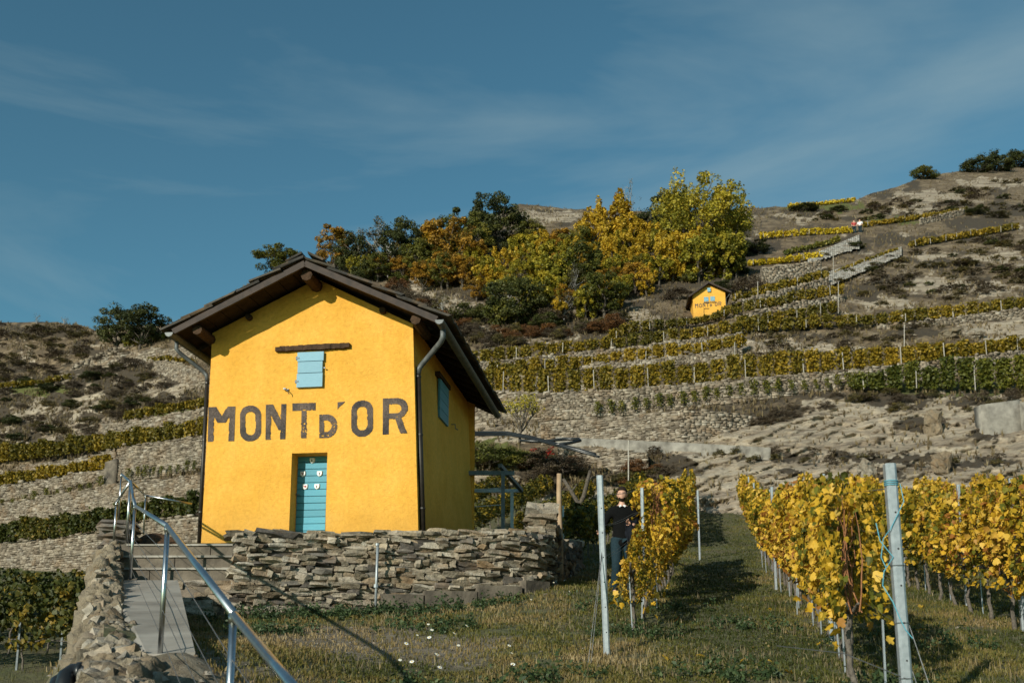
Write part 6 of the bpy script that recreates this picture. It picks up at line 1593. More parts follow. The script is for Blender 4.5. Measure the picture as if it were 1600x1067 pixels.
scatter_stuff(['brownbush', 'olivebush'], [(1180, 560), (1180, 515), (1400, 500), (1500, 505), (1380, 545), (1250, 560)], 60, (5, 10), 'low brown scrub tuft between the long vine rows', 'scrub between the vine rows', 17, wf=1.6)
scatter_stuff(['brownbush', 'brownbush', 'olivebush', 'olivebush', 'brownbush', 'darkbush'], [(1200, 440), (1400, 400), (1600, 360), (1640, 440), (1500, 470), (1380, 480), (1320, 450)], 130, (5, 12), 'low dry bush on the upper right slope', 'dry bushes of the upper right slope', 18, wf=1.7)
scatter_stuff(['brownbush', 'brownbush', 'olivebush', 'olivebush', 'brownbush', 'darkbush'], [(1170, 345), (1350, 325), (1600, 275), (1640, 330), (1450, 345), (1330, 352)], 90, (3, 8), 'tiny heather bush near the right skyline', 'heather of the right skyline', 19, wf=2.0)
scatter(['brownbush', 'brownbush', 'olivebush', 'darkbush'], [(-30, 610), (100, 578), (190, 552), (235, 566), (298, 606), (306, 636), (200, 652), (130, 688), (0, 716), (-30, 720)], 80, (7, 16), 'dark scrub bush on the rocky outcrop left of the hut', 'scrub of the left outcrop', 20, wf=1.5)
scatter_stuff(['brownbush', 'olivebush'], [(-30, 508), (140, 512), (130, 560), (20, 595), (-30, 600)], 90, (4, 9), 'low brown bush on the far left hillside', 'bushes of the far left hillside', 21, wf=2.0)
# green mound, red bush, bare tree behind the pergola
for i, (px, py, h, k, lab, wf) in enumerate(((765, 730, 44, 'greenbush', 'dense green mound bush behind the right corner of the hut', 1.15), (808, 728, 34, 'greenbush', 'low green bush right of the green mound', 1.1), (735, 730, 40, 'olivebush', 'olive bush half hidden by the hut corner', 1.1), (842, 728, 30, 'brownbush', 'brown bush carrying red leaves, behind the pergola', 1.2), (880, 740, 30, 'brownbush', 'brown bush right of the one with red leaves', 1.3))):
    t = tree(k, px, py, h, lab, wf, 'shrub', 'shrub', None, 1.2)
    if 'carrying red' in lab:
        r = np.random.default_rng(4); c = np.concatenate([r.normal((-.18, -.3, .78), (.08, .06, .05), (26, 3)), r.normal((.28, -.35, .55), (.07, .06, .09), (40, 3)), r.normal((.36, -.3, .8), (.05, .06, .05), (14, 3))])
        V, F, T = leaf_cards(c, r.uniform(.05, .1, len(c)), r.uniform(0, 1, len(c)), r); o = link('red_leaves', mesh_np('red_leaves', V, F, M['f_red'], tint=T), t); o['kind'] = 'stuff'; t.rotation_euler.z = 0
# bare spring-green tree in front of the long wall
def bare_tree():
    p = PV(812, 688, 50.5); t = thing('tree', 'small leaning bare tree with sparse yellow green leaves, right of the hut roof', 'tree', p); b = MB(); r = random.Random(9); tips = []
    def grow(a, d, l, rad, dep):
        q = [a]
        for i in range(3): d = (d + Vector((r.uniform(-.25, .25), r.uniform(-.2, .2), r.uniform(-.05, .16)))).normalized(); q.append(q[-1] + d * l / 3)
        b.tube(q, [rad, rad * .88, rad * .76, rad * .64], 6, False)
        if dep == 0: tips.append(q[-1]); return
        for i in range(3 if dep > 1 else 4):
            grow(q[-1 - (i % 2)], (d + Vector((r.uniform(-.8, .8), r.uniform(-.6, .6), r.uniform(-.1, .5)))).normalized(), l * .68, rad * .58, dep - 1)
    grow(Vector((0, 0, -.1)), Vector((.05, 0, 1)), 1.0, .075, 3); grow(Vector((0, 0, .35)), Vector((.75, 0, .7)), .9, .05, 2); grow(Vector((0, 0, .5)), Vector((-.4, .1, 1)), .8, .045, 2)
    b.build('trunk', M['bark'], t, True); rr = np.random.default_rng(5); c = np.concatenate([rr.normal(list(q), .16, (16, 3)) for q in tips]); c = c[c[:, 2] > 1.0]
    V, F, T = leaf_cards(c, rr.uniform(.06, .12, len(c)), rr.uniform(.2, .8, len(c)), rr); o = link('crown', mesh_np('crown', V, F, M['f_yg'], tint=T), t); o['kind'] = 'stuff'
bare_tree()
# dead forked branches behind the wooden post
for (a, lab) in (([(880, 748), (893, 768), (903, 785), (905, 792)], 'dead dark branch leaning over the slope, left arm of the fork'), ([(922, 735), (917, 755), (912, 775), (905, 790)], 'dead dark branch on the slope, right arm of the fork')):
    b = MB(); b.tube([PV(x, y, 40) for x, y in a], [.06, .08, .09, .1], 7); b.tube([PV(a[1][0], a[1][1], 40), PV(a[1][0] + 9, a[1][1] - 12, 40)], [.05, .02], 5); tag(b.build('dead_branch', M['bark'], None, True), lab, 'branch')
# pale service poles on the terraces
for px, pyt, pyb_, lab in ((982, 688, 770, 'thin pale pole on the slope above the man'), (1413, 507, 545, 'thin pole crossing the scrub between the long vine rows'), (1302, 398, 434, 'thin pole beside the lower end of the paved ramp'), (1310, 440, 488, 'thin pole right of the stake strewn vine row'), (1184, 440, 470, 'thin pole right of the small yellow hut'), (1148, 535, 560, 'grey marker pole above the thick golden vine row')):
    Y = float(hY(np.array(px), np.array(pyb_))) - 1.0; b = MB(); b.tube([PV(px, pyb_ + 2, Y), PV(px, pyt, Y)], .03, 6); tag(b.build('pole', M['stake']), lab, 'pole')
# loose tufts of dry grass over the slopes: one ground cover
r = np.random.default_rng(44); n = 44000; tx = r.uniform(-120, 1760, n); u_ = r.random(n); ty = interp(SKY, tx) + (820 - interp(SKY, tx)) * u_ ** 1.2
wallm = np.zeros(n, bool)
for k_, (T, B, _) in list(WALLS.items()):
    wallm |= (tx > T[0][0]) & (tx < T[-1][0]) & (ty > interp(T, tx) - 1) & (ty < interp(B, tx) + 2)
for T, B, _ in PATHS.values(): wallm |= (tx > T[0][0] - 4) & (tx < T[-1][0] + 4) & (ty > interp(T, tx) - 4) & (ty < interp(B, tx) + 4)
rk = in_poly(tx, ty, ROCK_P[0]) & (r.random(n) < .8)
kp = ~wallm & ~rk & (fbm(np.stack([tx / 30, ty / 12], -1), 3, 5) > .40); tx, ty = tx[kp], ty[kp]; Yt = hY(tx, ty) - .35; base = P(tx, ty, Yt)
blades = 7; m = len(tx); s = r.uniform(.08, .34, m)
root = np.repeat(base, blades, 0); ss = np.repeat(s, blades)[:, None]; ang = r.uniform(0, 6.28, m * blades); spread = r.uniform(.15, .75, m * blades)
tip = root + np.stack([np.cos(ang) * spread, np.sin(ang) * spread, r.uniform(.5, 1, m * blades)], -1) * ss
w_ = np.stack([-np.sin(ang), np.cos(ang), 0 * ang], -1) * (.022 + .02 * r.random((m * blades, 1)))
V = np.stack([root - w_ - [0, 0, .1], root + w_ - [0, 0, .1], tip], 1).reshape(-1, 3); F = np.arange(len(V)).reshape(-1, 3); T = np.repeat(np.clip(np.repeat(r.normal(.40, .28, m), blades) + r.normal(0, .1, m * blades), 0, 1), 3)
tag(link('hillside_grass', mesh_np('hillside_grass', V, F, M['straw'], tint=T)), kind='stuff')

vs_, fs_, ts_, ms_, mats_ = [], [], [], [], []; off = 0
for key, (mn, q, tn, pl) in STUFF.items():
    if mn not in mats_: mats_.append(mn)
    for (p, a, w2, s, dt) in pl:
        ca, sa = math.cos(a), math.sin(a); v = q.reshape(-1, 3); X = (v[:, 0] * ca - v[:, 1] * sa) * w2 + p.x; Yv = (v[:, 0] * sa + v[:, 1] * ca) * w2 + p.y; Z = v[:, 2] * s + p.z
        vs_.append(np.stack([X, Yv, Z], -1)); n_ = len(v) // 4; fs_.append(np.arange(n_ * 4).reshape(n_, 4) + off); off += n_ * 4; ts_.append(np.clip(tn.ravel() + dt, 0, 1)); ms_.append(np.full(n_, mats_.index(mn)))
tag(link('scrub', mesh_np('scrub', np.concatenate(vs_), np.concatenate(fs_), [bpy.data.materials[m_] for m_ in mats_], tint=np.concatenate(ts_), midx=np.concatenate(ms_))), kind='stuff')
# ------------------------------------------------------------------ people
def skin_body(name, verts, edges, mats, parent=None, sub=2, root=0):
    """verts: (x, y, z, rx[, ry]); grown with a Skin modifier and baked to one mesh"""
    me = bpy.data.meshes.new(name); me.from_pydata([v[:3] for v in verts], edges, []); o = bpy.data.objects.new(name, me); C.objects.link(o)
    md = o.modifiers.new('skin', 'SKIN'); md.use_smooth_shade = True
    for i, d in enumerate(me.skin_vertices[0].data):
        v = verts[i]; d.radius = (v[3], v[4] if len(v) > 4 else v[3]); d.use_root = (i == root)
    s = o.modifiers.new('sub', 'SUBSURF'); s.levels = sub; s.render_levels = sub
    dg = bpy.context.evaluated_depsgraph_get(); nm = bpy.data.meshes.new_from_object(o.evaluated_get(dg))
    o.modifiers.clear(); o.data = nm; nm.materials.clear()
    for m in (mats if isinstance(mats, (list, tuple)) else [mats]): nm.materials.append(m)
    nm.polygons.foreach_set('use_smooth', [True] * len(nm.polygons))
    if parent: o.parent = parent
    return o
def chain(n0, n): return [(n0 + i, n0 + i + 1) for i in range(n - 1)]
def head_shape(bm_name, mat, parent, c, yaw, pitch):
    """head with brow, nose, mouth, chin and ears as one smooth mesh"""
    b = bmesh.new(); bmesh.ops.create_uvsphere(b, u_segments=28, v_segments=22, radius=1)
    for v in b.verts:
        x, y, z = v.co; fx = 0.074 * (1 - .16 * max(0, -z) ** 1.5); fy = .096; fz = .122
        p = Vector((x * fx, y * fy, z * fz))
        if y < 0:                                    # face is towards -y
            f = -y; p.y += .010 * f * abs(z) ** 2
            nose = math.exp(-(x / .13) ** 2) * math.exp(-((z + .12) / .16) ** 2); p.y -= .026 * nose * f
            brow = math.exp(-((z - .20) / .09) ** 2) * (abs(x) < .7); p.y -= .006 * brow * f
            for s in (-1, 1): p.y += .012 * math.exp(-((x - s * .36) / .17) ** 2 - ((z - .06) / .09) ** 2) * f
            p.y -= .006 * math.exp(-(x / .32) ** 2 - ((z + .43) / .05) ** 2) * f; p.y += .005 * math.exp(-(x / .30) ** 2 - ((z + .50) / .03) ** 2) * f
            p.y -= .010 * math.exp(-(x / .3) ** 2 - ((z + .78) / .14) ** 2) * f
        for s in (-1, 1):
            e = math.exp(-((x - s * 1.0) / .12) ** 2 - ((y - .08) / .18) ** 2 - (z / .26) ** 2); p.x += s * .020 * e
        v.co = p
    b.transform(Matrix.Rotation(yaw, 4, 'Z') @ Matrix.Rotation(pitch, 4, 'X')); me = bpy.data.meshes.new(bm_name); b.to_mesh(me); b.free(); me.materials.append(mat)
    me.polygons.foreach_set('use_smooth', [True] * len(me.polygons)); o = link(bm_name, me, parent, c); return o
def join(objs, name):
    """merge body pieces into one continuous mesh"""
    b = bmesh.new(); mats = []
    for o in objs:
        t = o.data.copy(); t.transform(o.matrix_basis); b.from_mesh(t)
    me = bpy.data.meshes.new(name); b.to_mesh(me); b.free(); me.materials.append(objs[0].data.materials[0]); me.polygons.foreach_set('use_smooth', [True] * len(me.polygons))
    par = objs[0].parent
    for o in objs: bpy.data.objects.remove(o)
    return link(name, me, par)
def hand(parent, w, d, side, curl, mat):
    """palm with four unequal fingers and a thumb, from wrist w along d"""
    w, d = Vector(w), Vector(d).normalized(); up = Vector((0, -1, 0)); sx = d.cross(up).normalized(); nn = sx.cross(d).normalized()
    vs = [(*w, .024, .018)]; es = []
    palm = w + d * .075; 
    vs.append((*(w + d * .045), .034, .017)); es.append((0, 1))
    vs.append((*palm, .037, .016)); es.append((1, 2))
    res = [skin_body('palm', vs, es, mat, parent, 1)]
    for i, (off, ln) in enumerate(((-.028, .066), (-.010, .078), (.010, .074), (.027, .058))):
        a = w + d * .065 + sx * off * side; q = [a]; dr = d.copy()
        for k in range(3): dr = (dr + nn * curl * .5).normalized(); q.append(q[-1] + dr * ln * (.42, .33, .28)[k])
        res.append(skin_body('finger', [(*p, (.0095, .009, .0085, .007)[k]) for k, p in enumerate(q)], chain(0, 4), mat, parent, 1))
    a = w + d * .02 - sx * .022 * side; b_ = a + (d * .5 - sx * .75 * side + nn * .2).normalized() * .04; c_ = b_ + (d * .8 - sx * .2 * side + nn * .4 * curl).normalized() * .034
    res.append(skin_body('thumb', [(*a, .013), (*b_, .0105), (*c_, .008)], chain(0, 3), mat, parent, 1))
    return res
def man():
    my = 16.3; p = PV(974, 922, my); z = float(G(p.x, my))
    H = float(tz(763)) * my - z
    t = thing('person', 'man in a black sweater and dark teal jeans walking with a jacket over his arm', 'person', (p.x, my, z), R(6)); k = H / 1.78; t.scale = (k, k, k)
    # joints: facing -y (towards the viewer), his left side is +x
    pel = (0, .02, .97); hipL, hipR = (.095, .02, .93), (-.095, .02, .93)
    kneL, ankL = (.10, -.10, .52), (.10, -.02, .10); kneR, ankR = (-.10, .0, .50), (-.11, .20, .13)
    body = [(*pel, .105, .085), (0, .02, 1.12, .115, .085), (0, .01, 1.30, .135, .095), (0, .0, 1.43, .10, .075), (0, -.01, 1.505, .052, .052), (0, -.02, 1.58, .055, .06),
            (*hipL, .08), (*kneL, .062), (*ankL, .042), (.11, -.12, .05, .04, .03), (*hipR, .08), (*kneR, .062), (*ankR, .042), (-.115, .10, .05, .04, .03),
            (.18, .0, 1.41, .062), (.30, .04, 1.17, .046), (.12, -.20, 1.14, .034), (-.18, .0, 1.41, .062), (-.31, .04, 1.16, .046), (-.40, -.14, 1.02, .034)]
    E = [(0, 1), (1, 2), (2, 3), (3, 4), (4, 5), (0, 6), (6, 7), (7, 8), (8, 9), (0, 10), (10, 11), (11, 12), (12, 13), (3, 14), (14, 15), (15, 16), (3, 17), (17, 18), (18, 19)]
    parts = [skin_body('torso', body, E, M['skin'], t, 2)]
    parts.append(head_shape('head', M['skin'], t, (-.0, -.035, 1.665), R(-14), R(-4)))
    parts += hand(t, (.10, -.215, 1.145), (-.55, -.25, .45), 1, .9, M['skin']); parts += hand(t, (-.405, -.15, 1.015), (-.35, -.55, -.35), -1, .6, M['skin'])
    join(parts, 'body')
    sw_ = [(0, .02, .78, .17, .14), (0, .02, .9, .17, .14), (0, .02, 1.12, .165, .125), (0, .01, 1.29, .172, .128), (0, .0, 1.42, .125, .095), (0, -.005, 1.485, .066, .066), (.185, .0, 1.41, .082), (.305, .04, 1.17, .066), (.15, -.16, 1.14, .05), (-.185, .0, 1.41, .082), (-.315, .04, 1.16, .066), (-.39, -.11, 1.04, .05)]
    skin_body('sweater', sw_, [(0, 1), (1, 2), (2, 3), (3, 4), (4, 5), (4, 6), (6, 7), (7, 8), (4, 9), (9, 10), (10, 11)], M['sweater'], t, 2)
    tr = [(0, .02, 1.04, .150, .120), (.10, .02, .90, .112), (.105, -.105, .52, .082), (.105, -.03, .05, .075), (-.10, .02, .90, .112), (-.105, .0, .50, .082), (-.115, .19, .08, .075)]
    skin_body('jeans', tr, [(0, 1), (1, 2), (2, 3), (0, 4), (4, 5), (5, 6)], M['jeans'], t, 2)
    for s, (ax, ay, az) in ((1, ankL), (-1, ankR)): skin_body('shoe', [(ax, ay + .05, az - .055, .042, .04), (ax, ay - .04, az - .06, .046, .036), (ax + s * .01, ay - .15, az - .07, .044, .026), (ax + s * .01, ay - .20, az - .072, .03, .02)], chain(0, 4), M['shoe'], t, 1)
    # hair, beard, brows, eyes
    b = bmesh.new(); bmesh.ops.create_uvsphere(b, u_segments=24, v_segments=18, radius=1)
    for v in b.verts:
        x, y, zz = v.co; kk = 1 + .05 * (vnoise(np.array([[x * 5, y * 5, zz * 5]]), 4)[0] - .3); v.co = Vector((x * .081 * kk, y * .106 * kk + .003, zz * .132 * kk + .002))
    bmesh.ops.delete(b, geom=[v for v in b.verts if (v.co.z < .058 and v.co.y < -.015) or v.co.z < -.055 or (v.co.y < -.05 and v.co.z < .062)], context='VERTS')
    b.transform(Matrix.Rotation(R(-14), 4, 'Z')); me = bpy.data.meshes.new('hair'); b.to_mesh(me); b.free(); me.materials.append(M['hair']); hro = link('hair', me, t, (0, -.035, 1.668)); md = hro.modifiers.new('s', 'SOLIDIFY'); md.thickness = .012; md.offset = 1
    b = bmesh.new(); bmesh.ops.create_uvsphere(b, u_segments=28, v_segments=22, radius=1)
    for v in b.verts:
        x, y, zz = v.co; v.co = Vector((x * .0745 * (1 - .14 * max(0, -zz)), y * .1005, zz * .126))
    bmesh.ops.delete(b, geom=[v for v in b.verts if v.co.z > -.045 or v.co.y > .0 or (abs(v.co.x) < .022 and -.064 < v.co.z < -.046 and v.co.y < 0)], context='VERTS')
    b.transform(Matrix.Rotation(R(-14), 4, 'Z')); me = bpy.data.meshes.new('beard'); b.to_mesh(me); b.free(); me.materials.append(M['hair']); link('beard', me, t, (0, -.036, 1.664))
    rz = Matrix.Rotation(R(-14), 3, 'Z')
    for s in (-1, 1):
        e = rz @ Vector((s * .028, -.083, .008)) + Vector((0, -.035, 1.665)); q = MB(); q.box(e, (.017, .006, .006), rz); q.build('eye', M['hair'], t)
        e = rz @ Vector((s * .030, -.090, .028)) + Vector((0, -.035, 1.665)); q = MB(); q.box(e, (.028, .004, .004), rz); q.build('eyebrow', M['hair'], t)
    # white shirt collar tips
    for s in (-1, 1):
        q = MB(); q.box((s * .035 - .01, -.085, 1.475), (.04, .012, .03), Matrix.Rotation(s * .5, 3, 'Y')); q.build('collar', M['white'], t)
    # folded jacket over his left forearm
    n1, n2 = 26, 22; A, B = np.meshgrid(np.linspace(0, 1, n1), np.linspace(-1, 1, n2), indexing='ij')
    # A along the forearm, B across: draped either side
    ex_, ey_, ez_ = .37 - A * .33, .02 - A * .18, 1.205 - A * .02
    drop = np.abs(B) ** 1.3 * (.72 + .10 * np.sin(A * 5)) ; wob = (fbm(np.stack([A * 4, B * 3], -1), 4, 3) - .5)
    X = ex_ + wob * .10 + .05 * B * 0; Yj = ey_ - np.sign(B) * np.minimum(np.abs(B) * 3, 1) * (.055 + .05 * np.sin(A * 9 + B * 4)) - .03; Z = ez_ + .045 - drop + wob * .05
    ii = np.arange(n1 * n2).reshape(n1, n2); me = mesh_np('jacket', np.stack([X, Yj, Z], -1).reshape(-1, 3), np.stack([ii[:-1, :-1], ii[1:, :-1], ii[1:, 1:], ii[:-1, 1:]], -1).reshape(-1, 4), M['jacket'], True)
    me.transform(Matrix.Scale(k, 4)); jo = link('jacket', me, None, t.location); jo.rotation_euler = t.rotation_euler; md = jo.modifiers.new('s', 'SOLIDIFY'); md.thickness = .02
    tag(jo, 'dark navy jacket hanging over the walking man\'s forearm', 'jacket', kind='thing')
man()
def hiker(px, py, label, top, legs, hat=None):
    Y = float(hY(np.array(float(px)), np.array(float(py)))) - .3; p = PV(px, py + 3, Y)
    t = thing('person', label, 'person', p, R(rnd.uniform(-40, 40)))
    v = [(0, 0, .95, .13), (0, 0, 1.2, .14), (0, 0, 1.42, .11), (0, 0, 1.52, .05), (0, 0, 1.6, .08), (0, 0, 1.70, .09), (.09, 0, .9, .09), (.1, -.08, .5, .06), (.1, 0, .08, .05), (-.09, 0, .9, .09), (-.1, .05, .5, .06), (-.1, .15, .08, .05), (.2, 0, 1.4, .06), (.27, .02, 1.15, .05), (.22, -.15, .95, .04), (-.2, 0, 1.4, .06), (-.27, .02, 1.15, .05), (-.22, -.15, .95, .04)]
    skin_body('body', v, [(0, 1), (1, 2), (2, 3), (3, 4), (4, 5), (0, 6), (6, 7), (7, 8), (0, 9), (9, 10), (10, 11), (2, 12), (12, 13), (13, 14), (2, 15), (15, 16), (16, 17)], M['skin'], t, 1)
    skin_body('jacket', [(0, 0, .93, .17), (0, 0, 1.2, .175), (0, 0, 1.42, .14), (.2, 0, 1.4, .085), (.27, .02, 1.15, .07), (-.2, 0, 1.4, .085), (-.27, .02, 1.15, .07)], [(0, 1), (1, 2), (2, 3), (3, 4), (2, 5), (5, 6)], top, t, 1)
    skin_body('trousers', [(0, 0, .96, .15), (.1, 0, .88, .11), (.1, -.08, .5, .085), (.1, 0, .12, .07), (-.1, 0, .88, .11), (-.1, .05, .5, .085), (-.1, .15, .12, .07)], [(0, 1), (1, 2), (2, 3), (0, 4), (4, 5), (5, 6)], legs, t, 1)
    b = MB(); b.tube([(0, .015, 1.72), (0, .02, 1.80)], [.098, .05], 10); b.build('hair', M['hair'], t)
hiker(1335.5, 364, 'tiny hiker in dark reddish clothes beside the white dressed one', M['f_rust'] if False else M['red_print'], M['jeans'])
hiker(1344.5, 363, 'tiny hiker in a white top on the ramp high above the small hut', M['white'], M['jeans'])
# ------------------------------------------------------------------ meadow
def view_scatter(n, y0, y1, seed, pw=1.6, xpad=.56):
    r = np.random.default_rng(seed); y = y0 + (y1 - y0) * r.random(n) ** pw; x = r.uniform(-xpad, xpad, n) * y
    return x, y, r
def blades_mesh(name, x, y, z, h, w_, tint, mat, r, lean=.5, nb=1, spread=.0):
    m = len(x); rep = lambda a: np.repeat(a, nb); X, Y, Z, H, T = map(rep, (x, y, z, h, tint)); k = m * nb
    X = X + r.normal(0, 1, k) * spread; Y = Y + r.normal(0, 1, k) * spread; H = H * r.uniform(.55, 1.15, k); ang = r.uniform(0, 6.28, k); ln = np.abs(r.normal(0, lean, k)) * H
    a2 = r.uniform(0, 6.28, k); W = np.repeat(w_, nb) if np.ndim(w_) else np.full(k, w_)
    bx, by = np.cos(a2) * W, np.sin(a2) * W; dx, dy = np.cos(ang) * ln, np.sin(ang) * ln
    b0 = np.stack([X - bx, Y - by, Z - .01], -1); b1 = np.stack([X + bx, Y + by, Z - .01], -1)
    m0 = np.stack([X - bx * .7 + dx * .35, Y - by * .7 + dy * .35, Z + H * .6], -1); m1 = np.stack([X + bx * .7 + dx * .35, Y + by * .7 + dy * .35, Z + H * .6], -1); tp = np.stack([X + dx, Y + dy, Z + H * np.clip(1 - .25 * ln / np.maximum(H, 1e-6), .4, 1)], -1)
    V = np.stack([b0, b1, m1, m0, tp], 1).reshape(-1, 3); i = np.arange(k) * 5
    return mesh_np(name, V, [np.stack([i, i + 1, i + 2, i + 3], -1), np.stack([i + 3, i + 2, i + 4], -1)], mat, False, tint=np.repeat(np.clip(T + r.normal(0, .10, k), 0, 1), 5))
def meadow_ok(x, y):
    wl = np.interp(x, [-4.15, -3.0, -1.6, .3, .75, 1.0], [14.85, 15.35, 15.7, 16.35, 17.2, 60]); inwall = (x > -6.6) & (x < .9) & (y > wl)
    ramp_r = np.interp(y, [8.3, 14.7, 17], [-2.55, -4.72, -4.5])
    return (x > np.maximum(xl(y) + .1, np.where((y > 8.2) & (y < 17), ramp_r, -99))) & ~inwall & ((y < 16.2) | (x > -6)) & ~((y < 8.5) & (x < xl(y) + 1.0 - .25 * np.maximum(0, y - 7.6)))
x, y, r = view_scatter(230000, 5.2, 47, 1, 1.7); ok = meadow_ok(x, y); x, y = x[ok], y[ok]
q = np.stack([x, y], -1); n1 = fbm(q * .8, 4, 3); n2 = fbm(q * 3.1, 3, 6); br = bare(x, y)
ok = (r.random(len(x)) > br * .6) & (n2 > .30); x, y, n1, n2 = x[ok], y[ok], n1[ok], n2[ok]
rowp = ((x - R1[0]) * ROWN.x + (y - R1[1]) * ROWN.y); path = np.exp(-((rowp + 1.2) / .75) ** 2)
tint = np.clip(.50 + (n1 - .5) * 1.5 + (n2 - .5) * .5 - .34 * path - .14 * (x > 2.6) - .02 + .12 * (x < -1), 0, .98)
h = (.025 + .045 * n2) * (1 - .25 * path) * (1 + (y > 14) * .25)
tag(link('meadow_grass', blades_mesh('meadow_grass', x, y, G(x, y) + near_noise(x, y), h, .0035 + .00022 * y, tint, M['grass'], r, .7, 2, .025)), kind='stuff')
# taller straw and weeds
x, y, r = view_scatter(14000, 5.6, 24, 2, 1.3); ok = meadow_ok(x, y) & (fbm(np.stack([x, y], -1) * 1.1, 3, 33) > .54); x, y = x[ok], y[ok]
tag(link('dry_stalks', blades_mesh('dry_stalks', x, y, G(x, y), r.uniform(.05, .15, len(x)), .0025 + .0001 * y, r.uniform(.2, 1, len(x)), M['straw'], r, .45, 2, .04)), kind='stuff')
rb = np.random.default_rng(6)
pts = []
for cx, cy, s, n in ((-3.5, 14.6, .8, 60), (-2.6, 14.9, .8, 60), (-1.5, 15.1, .7, 45), (-.4, 15.4, .7, 30), (-3.0, 12.6, .6, 30), (-.8, 8.8, .7, 26), (.5, 9.5, .6, 16), (2.0, 9.6, .5, 26), (3.3, 9.0, .5, 30), (1.5, 12.5, .5, 24), (-1.2, 13.4, 1.0, 30), (3.9, 7.6, .5, 20), (1.9, 15, .8, 20), (3.0, 13.5, .8, 20), (.1, 7.3, .7, 22), (5, 12, 1.2, 30)):
    a = rb.normal((cx, cy), (s * .6, s * .35), (n, 2)); pts.append(a)
pts = np.concatenate(pts); pts = pts[meadow_ok(pts[:, 0], pts[:, 1])]
cen = []; 
for px_, py_ in pts:
    z0 = float(G(px_, py_)); hh = rb.uniform(.08, .26); m = 34; d = rb.normal(size=(m, 3)); d /= np.linalg.norm(d, axis=1, keepdims=True); d[:, 2] = np.abs(d[:, 2])
    cen.append(np.array([px_, py_, z0]) + d * np.array([hh * .6, hh * .6, hh]) * rb.uniform(.3, 1, (m, 1)))
cen = np.concatenate(cen); V, F, T = leaf_cards(cen, rb.uniform(.02, .045, len(cen)), np.clip(rb.normal(.45, .22, len(cen)), 0, 1), rb, .5, asp=1.5)
tag(link('weeds', mesh_np('weeds', V, F, M['weed'], tint=T)), kind='stuff')
# broad low ground-cover leaves
x, y, r = view_scatter(30000, 5.4, 20, 5, 1.3); ok = meadow_ok(x, y) & (fbm(np.stack([x, y], -1) * 1.6, 3, 43) > .47) & (bare(x, y) < .5); x, y = x[ok], y[ok]
cen = np.stack([x, y, G(x, y) + r.uniform(.01, .05, len(x))], -1); V, F, T = leaf_cards(cen, r.uniform(.015, .038, len(x)), np.clip(r.normal(.42, .24, len(x)), 0, .9), r, 1.4)
tag(link('ground_cover', mesh_np('ground_cover', V, F, M['grass'], tint=T)), kind='stuff')
# grass of the lower vineyard
r = np.random.default_rng(8); n = 7000; y = r.uniform(7, 30, n); x = xl(y) - .25 - r.random(n) ** 1.2 * 14; z = Lo(x, y)
tag(link('lower_grass', blades_mesh('lower_grass', x, y, z, np.where(y < 14, r.uniform(.03, .07, n), r.uniform(.06, .16, n)), .007, np.where(y < 14, r.uniform(.55, .95, n), r.uniform(.05, .5, n)), M['grass'], r, .7, 2, .05)), kind='stuff')
# pebbles and chips
x, y, r = view_scatter(9000, 5.4, 20, 9, 1.2); br = bare(x, y); ok = meadow_ok(x, y) & (r.random(len(x)) < .06 + .9 * br); x, y = x[ok], y[ok]; n = len(x)
tmpl = np.array([(-1, -1, 0), (1, -1, 0), (1, 1, 0), (-1, 1, 0), (-.6, -.6, .8), (.6, -.5, .7), (.5, .6, .9), (-.6, .5, .7)], float); tf = np.array([(0, 1, 5, 4), (1, 2, 6, 5), (2, 3, 7, 6), (3, 0, 4, 7), (4, 5, 6, 7)])
s = .007 + .022 * r.random(n) ** 3; a = r.uniform(0, 6.28, n); V = tmpl[None] * s[:, None, None] * r.uniform(.6, 1.3, (n, 8, 1)); ca, sa = np.cos(a)[:, None], np.sin(a)[:, None]
VX = V[..., 0] * ca - V[..., 1] * sa; VY = V[..., 0] * sa + V[..., 1] * ca; V = np.stack([VX + x[:, None], VY + y[:, None], V[..., 2] + (G(x, y) + near_noise(x, y))[:, None] - .003], -1)
tag(link('pebbles', mesh_np('pebbles', V.reshape(-1, 3), (tf[None] + (np.arange(n) * 8)[:, None, None]).reshape(-1, 4), M['stone_pale'], tint=np.repeat(r.random(n), 8))), kind='stuff')
r = np.random.default_rng(19); n = 2600; y = r.uniform(6.2, 13.5, n); x = xl(y) + r.normal(-.15, .5, n); lowm = x < xl(y) + .3; ok = lowm | (x > xl(y) + .75) & (y < 8.6); x, y, lowm = x[ok], y[ok], lowm[ok]; n = len(x)
s = .006 + .03 * r.random(n) ** 4; a = r.uniform(0, 6.28, n); V = tmpl[None] * s[:, None, None] * r.uniform(.6, 1.3, (n, 8, 1)); ca, sa = np.cos(a)[:, None], np.sin(a)[:, None]
zz = np.where(lowm, Lo(x, y) + 3.2 * near_noise(x, y), G(x, y) + near_noise(x, y)); VX = V[..., 0] * ca - V[..., 1] * sa; VY = V[..., 0] * sa + V[..., 1] * ca; V = np.stack([VX + x[:, None], VY + y[:, None], V[..., 2] + zz[:, None] - .003], -1)
tag(link('rubble_chips', mesh_np('rubble_chips', V.reshape(-1, 3), (tf[None] + (np.arange(n) * 8)[:, None, None]).reshape(-1, 4), M['stone_pale'], tint=np.repeat(r.random(n), 8))), kind='stuff')
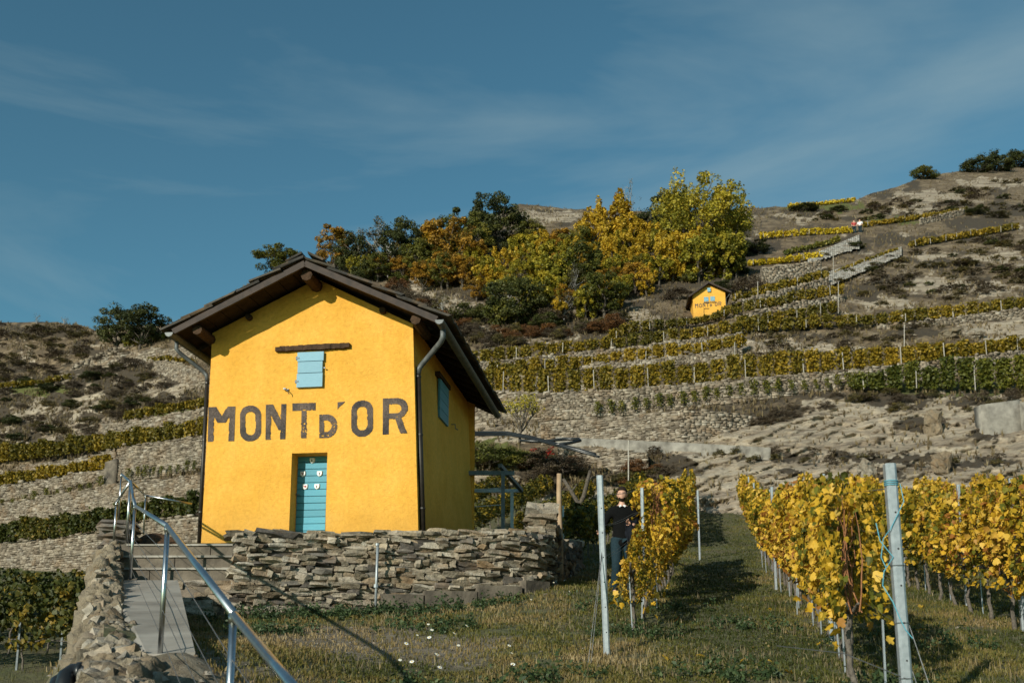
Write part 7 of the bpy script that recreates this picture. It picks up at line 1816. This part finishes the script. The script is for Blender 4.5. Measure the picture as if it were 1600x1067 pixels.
# daisies
dm = []
for i in range(3):
    b = MB(); r2 = random.Random(i); h = r2.uniform(.10, .16); b.tube([(0, 0, 0), (.008, .004, h * .6), (.012, 0, h)], .0022, 4, False); b.mi = 1; npt = 11
    tl = Vector((r2.uniform(-.3, .3), -.55, .8)).normalized(); u = tl.orthogonal().normalized(); v_ = tl.cross(u); c = Vector((.012, 0, h))
    for k in range(npt):
        an = 6.283 * k / npt; d = u * math.cos(an) + v_ * math.sin(an); s_ = tl.cross(d); b.add([c, c + d * .014 + s_ * .0055, c + d * .026 + tl * .002, c + d * .014 - s_ * .0055], [(0, 1, 2, 3)])
    b.mi = 2; b.tube([c - tl * .001, c + tl * .006], [.0085, .006], 8); dm.append(b.mesh('daisy', [M['weed'], M['petal'], M['pollen']]))
r2 = random.Random(12)
for cx, cy, sx, sy, n in ((655, 1045, 22, 20, 7), (690, 1002, 40, 10, 6), (880, 908, 20, 10, 8), (860, 925, 40, 12, 5), (815, 1035, 30, 10, 3)):
    for k in range(n):
        px, py = cx + r2.gauss(0, sx), cy + r2.gauss(0, sy)
        if py > 1066: continue
        # walk the sight line down to the meadow
        for Y in np.arange(5.5, 22, .05):
            q = PV(px, py, Y)
            if q.z < float(G(q.x, Y)): break
        if not meadow_ok(np.array([q.x]), np.array([q.y]))[0]: continue
        o = link('daisy', r2.choice(dm), None, (q.x, q.y, float(G(q.x, q.y)) - .01)); o.rotation_euler = (0, 0, r2.uniform(-.6, .6)); s = r2.uniform(.6, 1.1); o.scale = (s, s, s); tag(o, 'small white daisy in the rough grass before the stone wall', 'daisy', 'daisies in the meadow')
# fallen grape leaves
for i in range(26):
    px, py = r2.uniform(980, 1560), r2.uniform(885, 1060)
    for Y in np.arange(6, 26, .06):
        q = PV(px, py, Y)
        if q.z < float(G(q.x, Y)): break
    o = link('fallen_leaf', r2.choice(LEAF), None, (q.x, q.y, float(G(q.x, q.y)) + .03)); s = r2.uniform(.06, .11); o.scale = (s, s, s); o.rotation_euler = (R(-75) + r2.uniform(-.4, .4), r2.uniform(-.4, .4), r2.uniform(0, 6)); tag(o, 'fallen yellow leaf lying in the grass between the vine rows', 'leaf', 'fallen leaves in the grass')
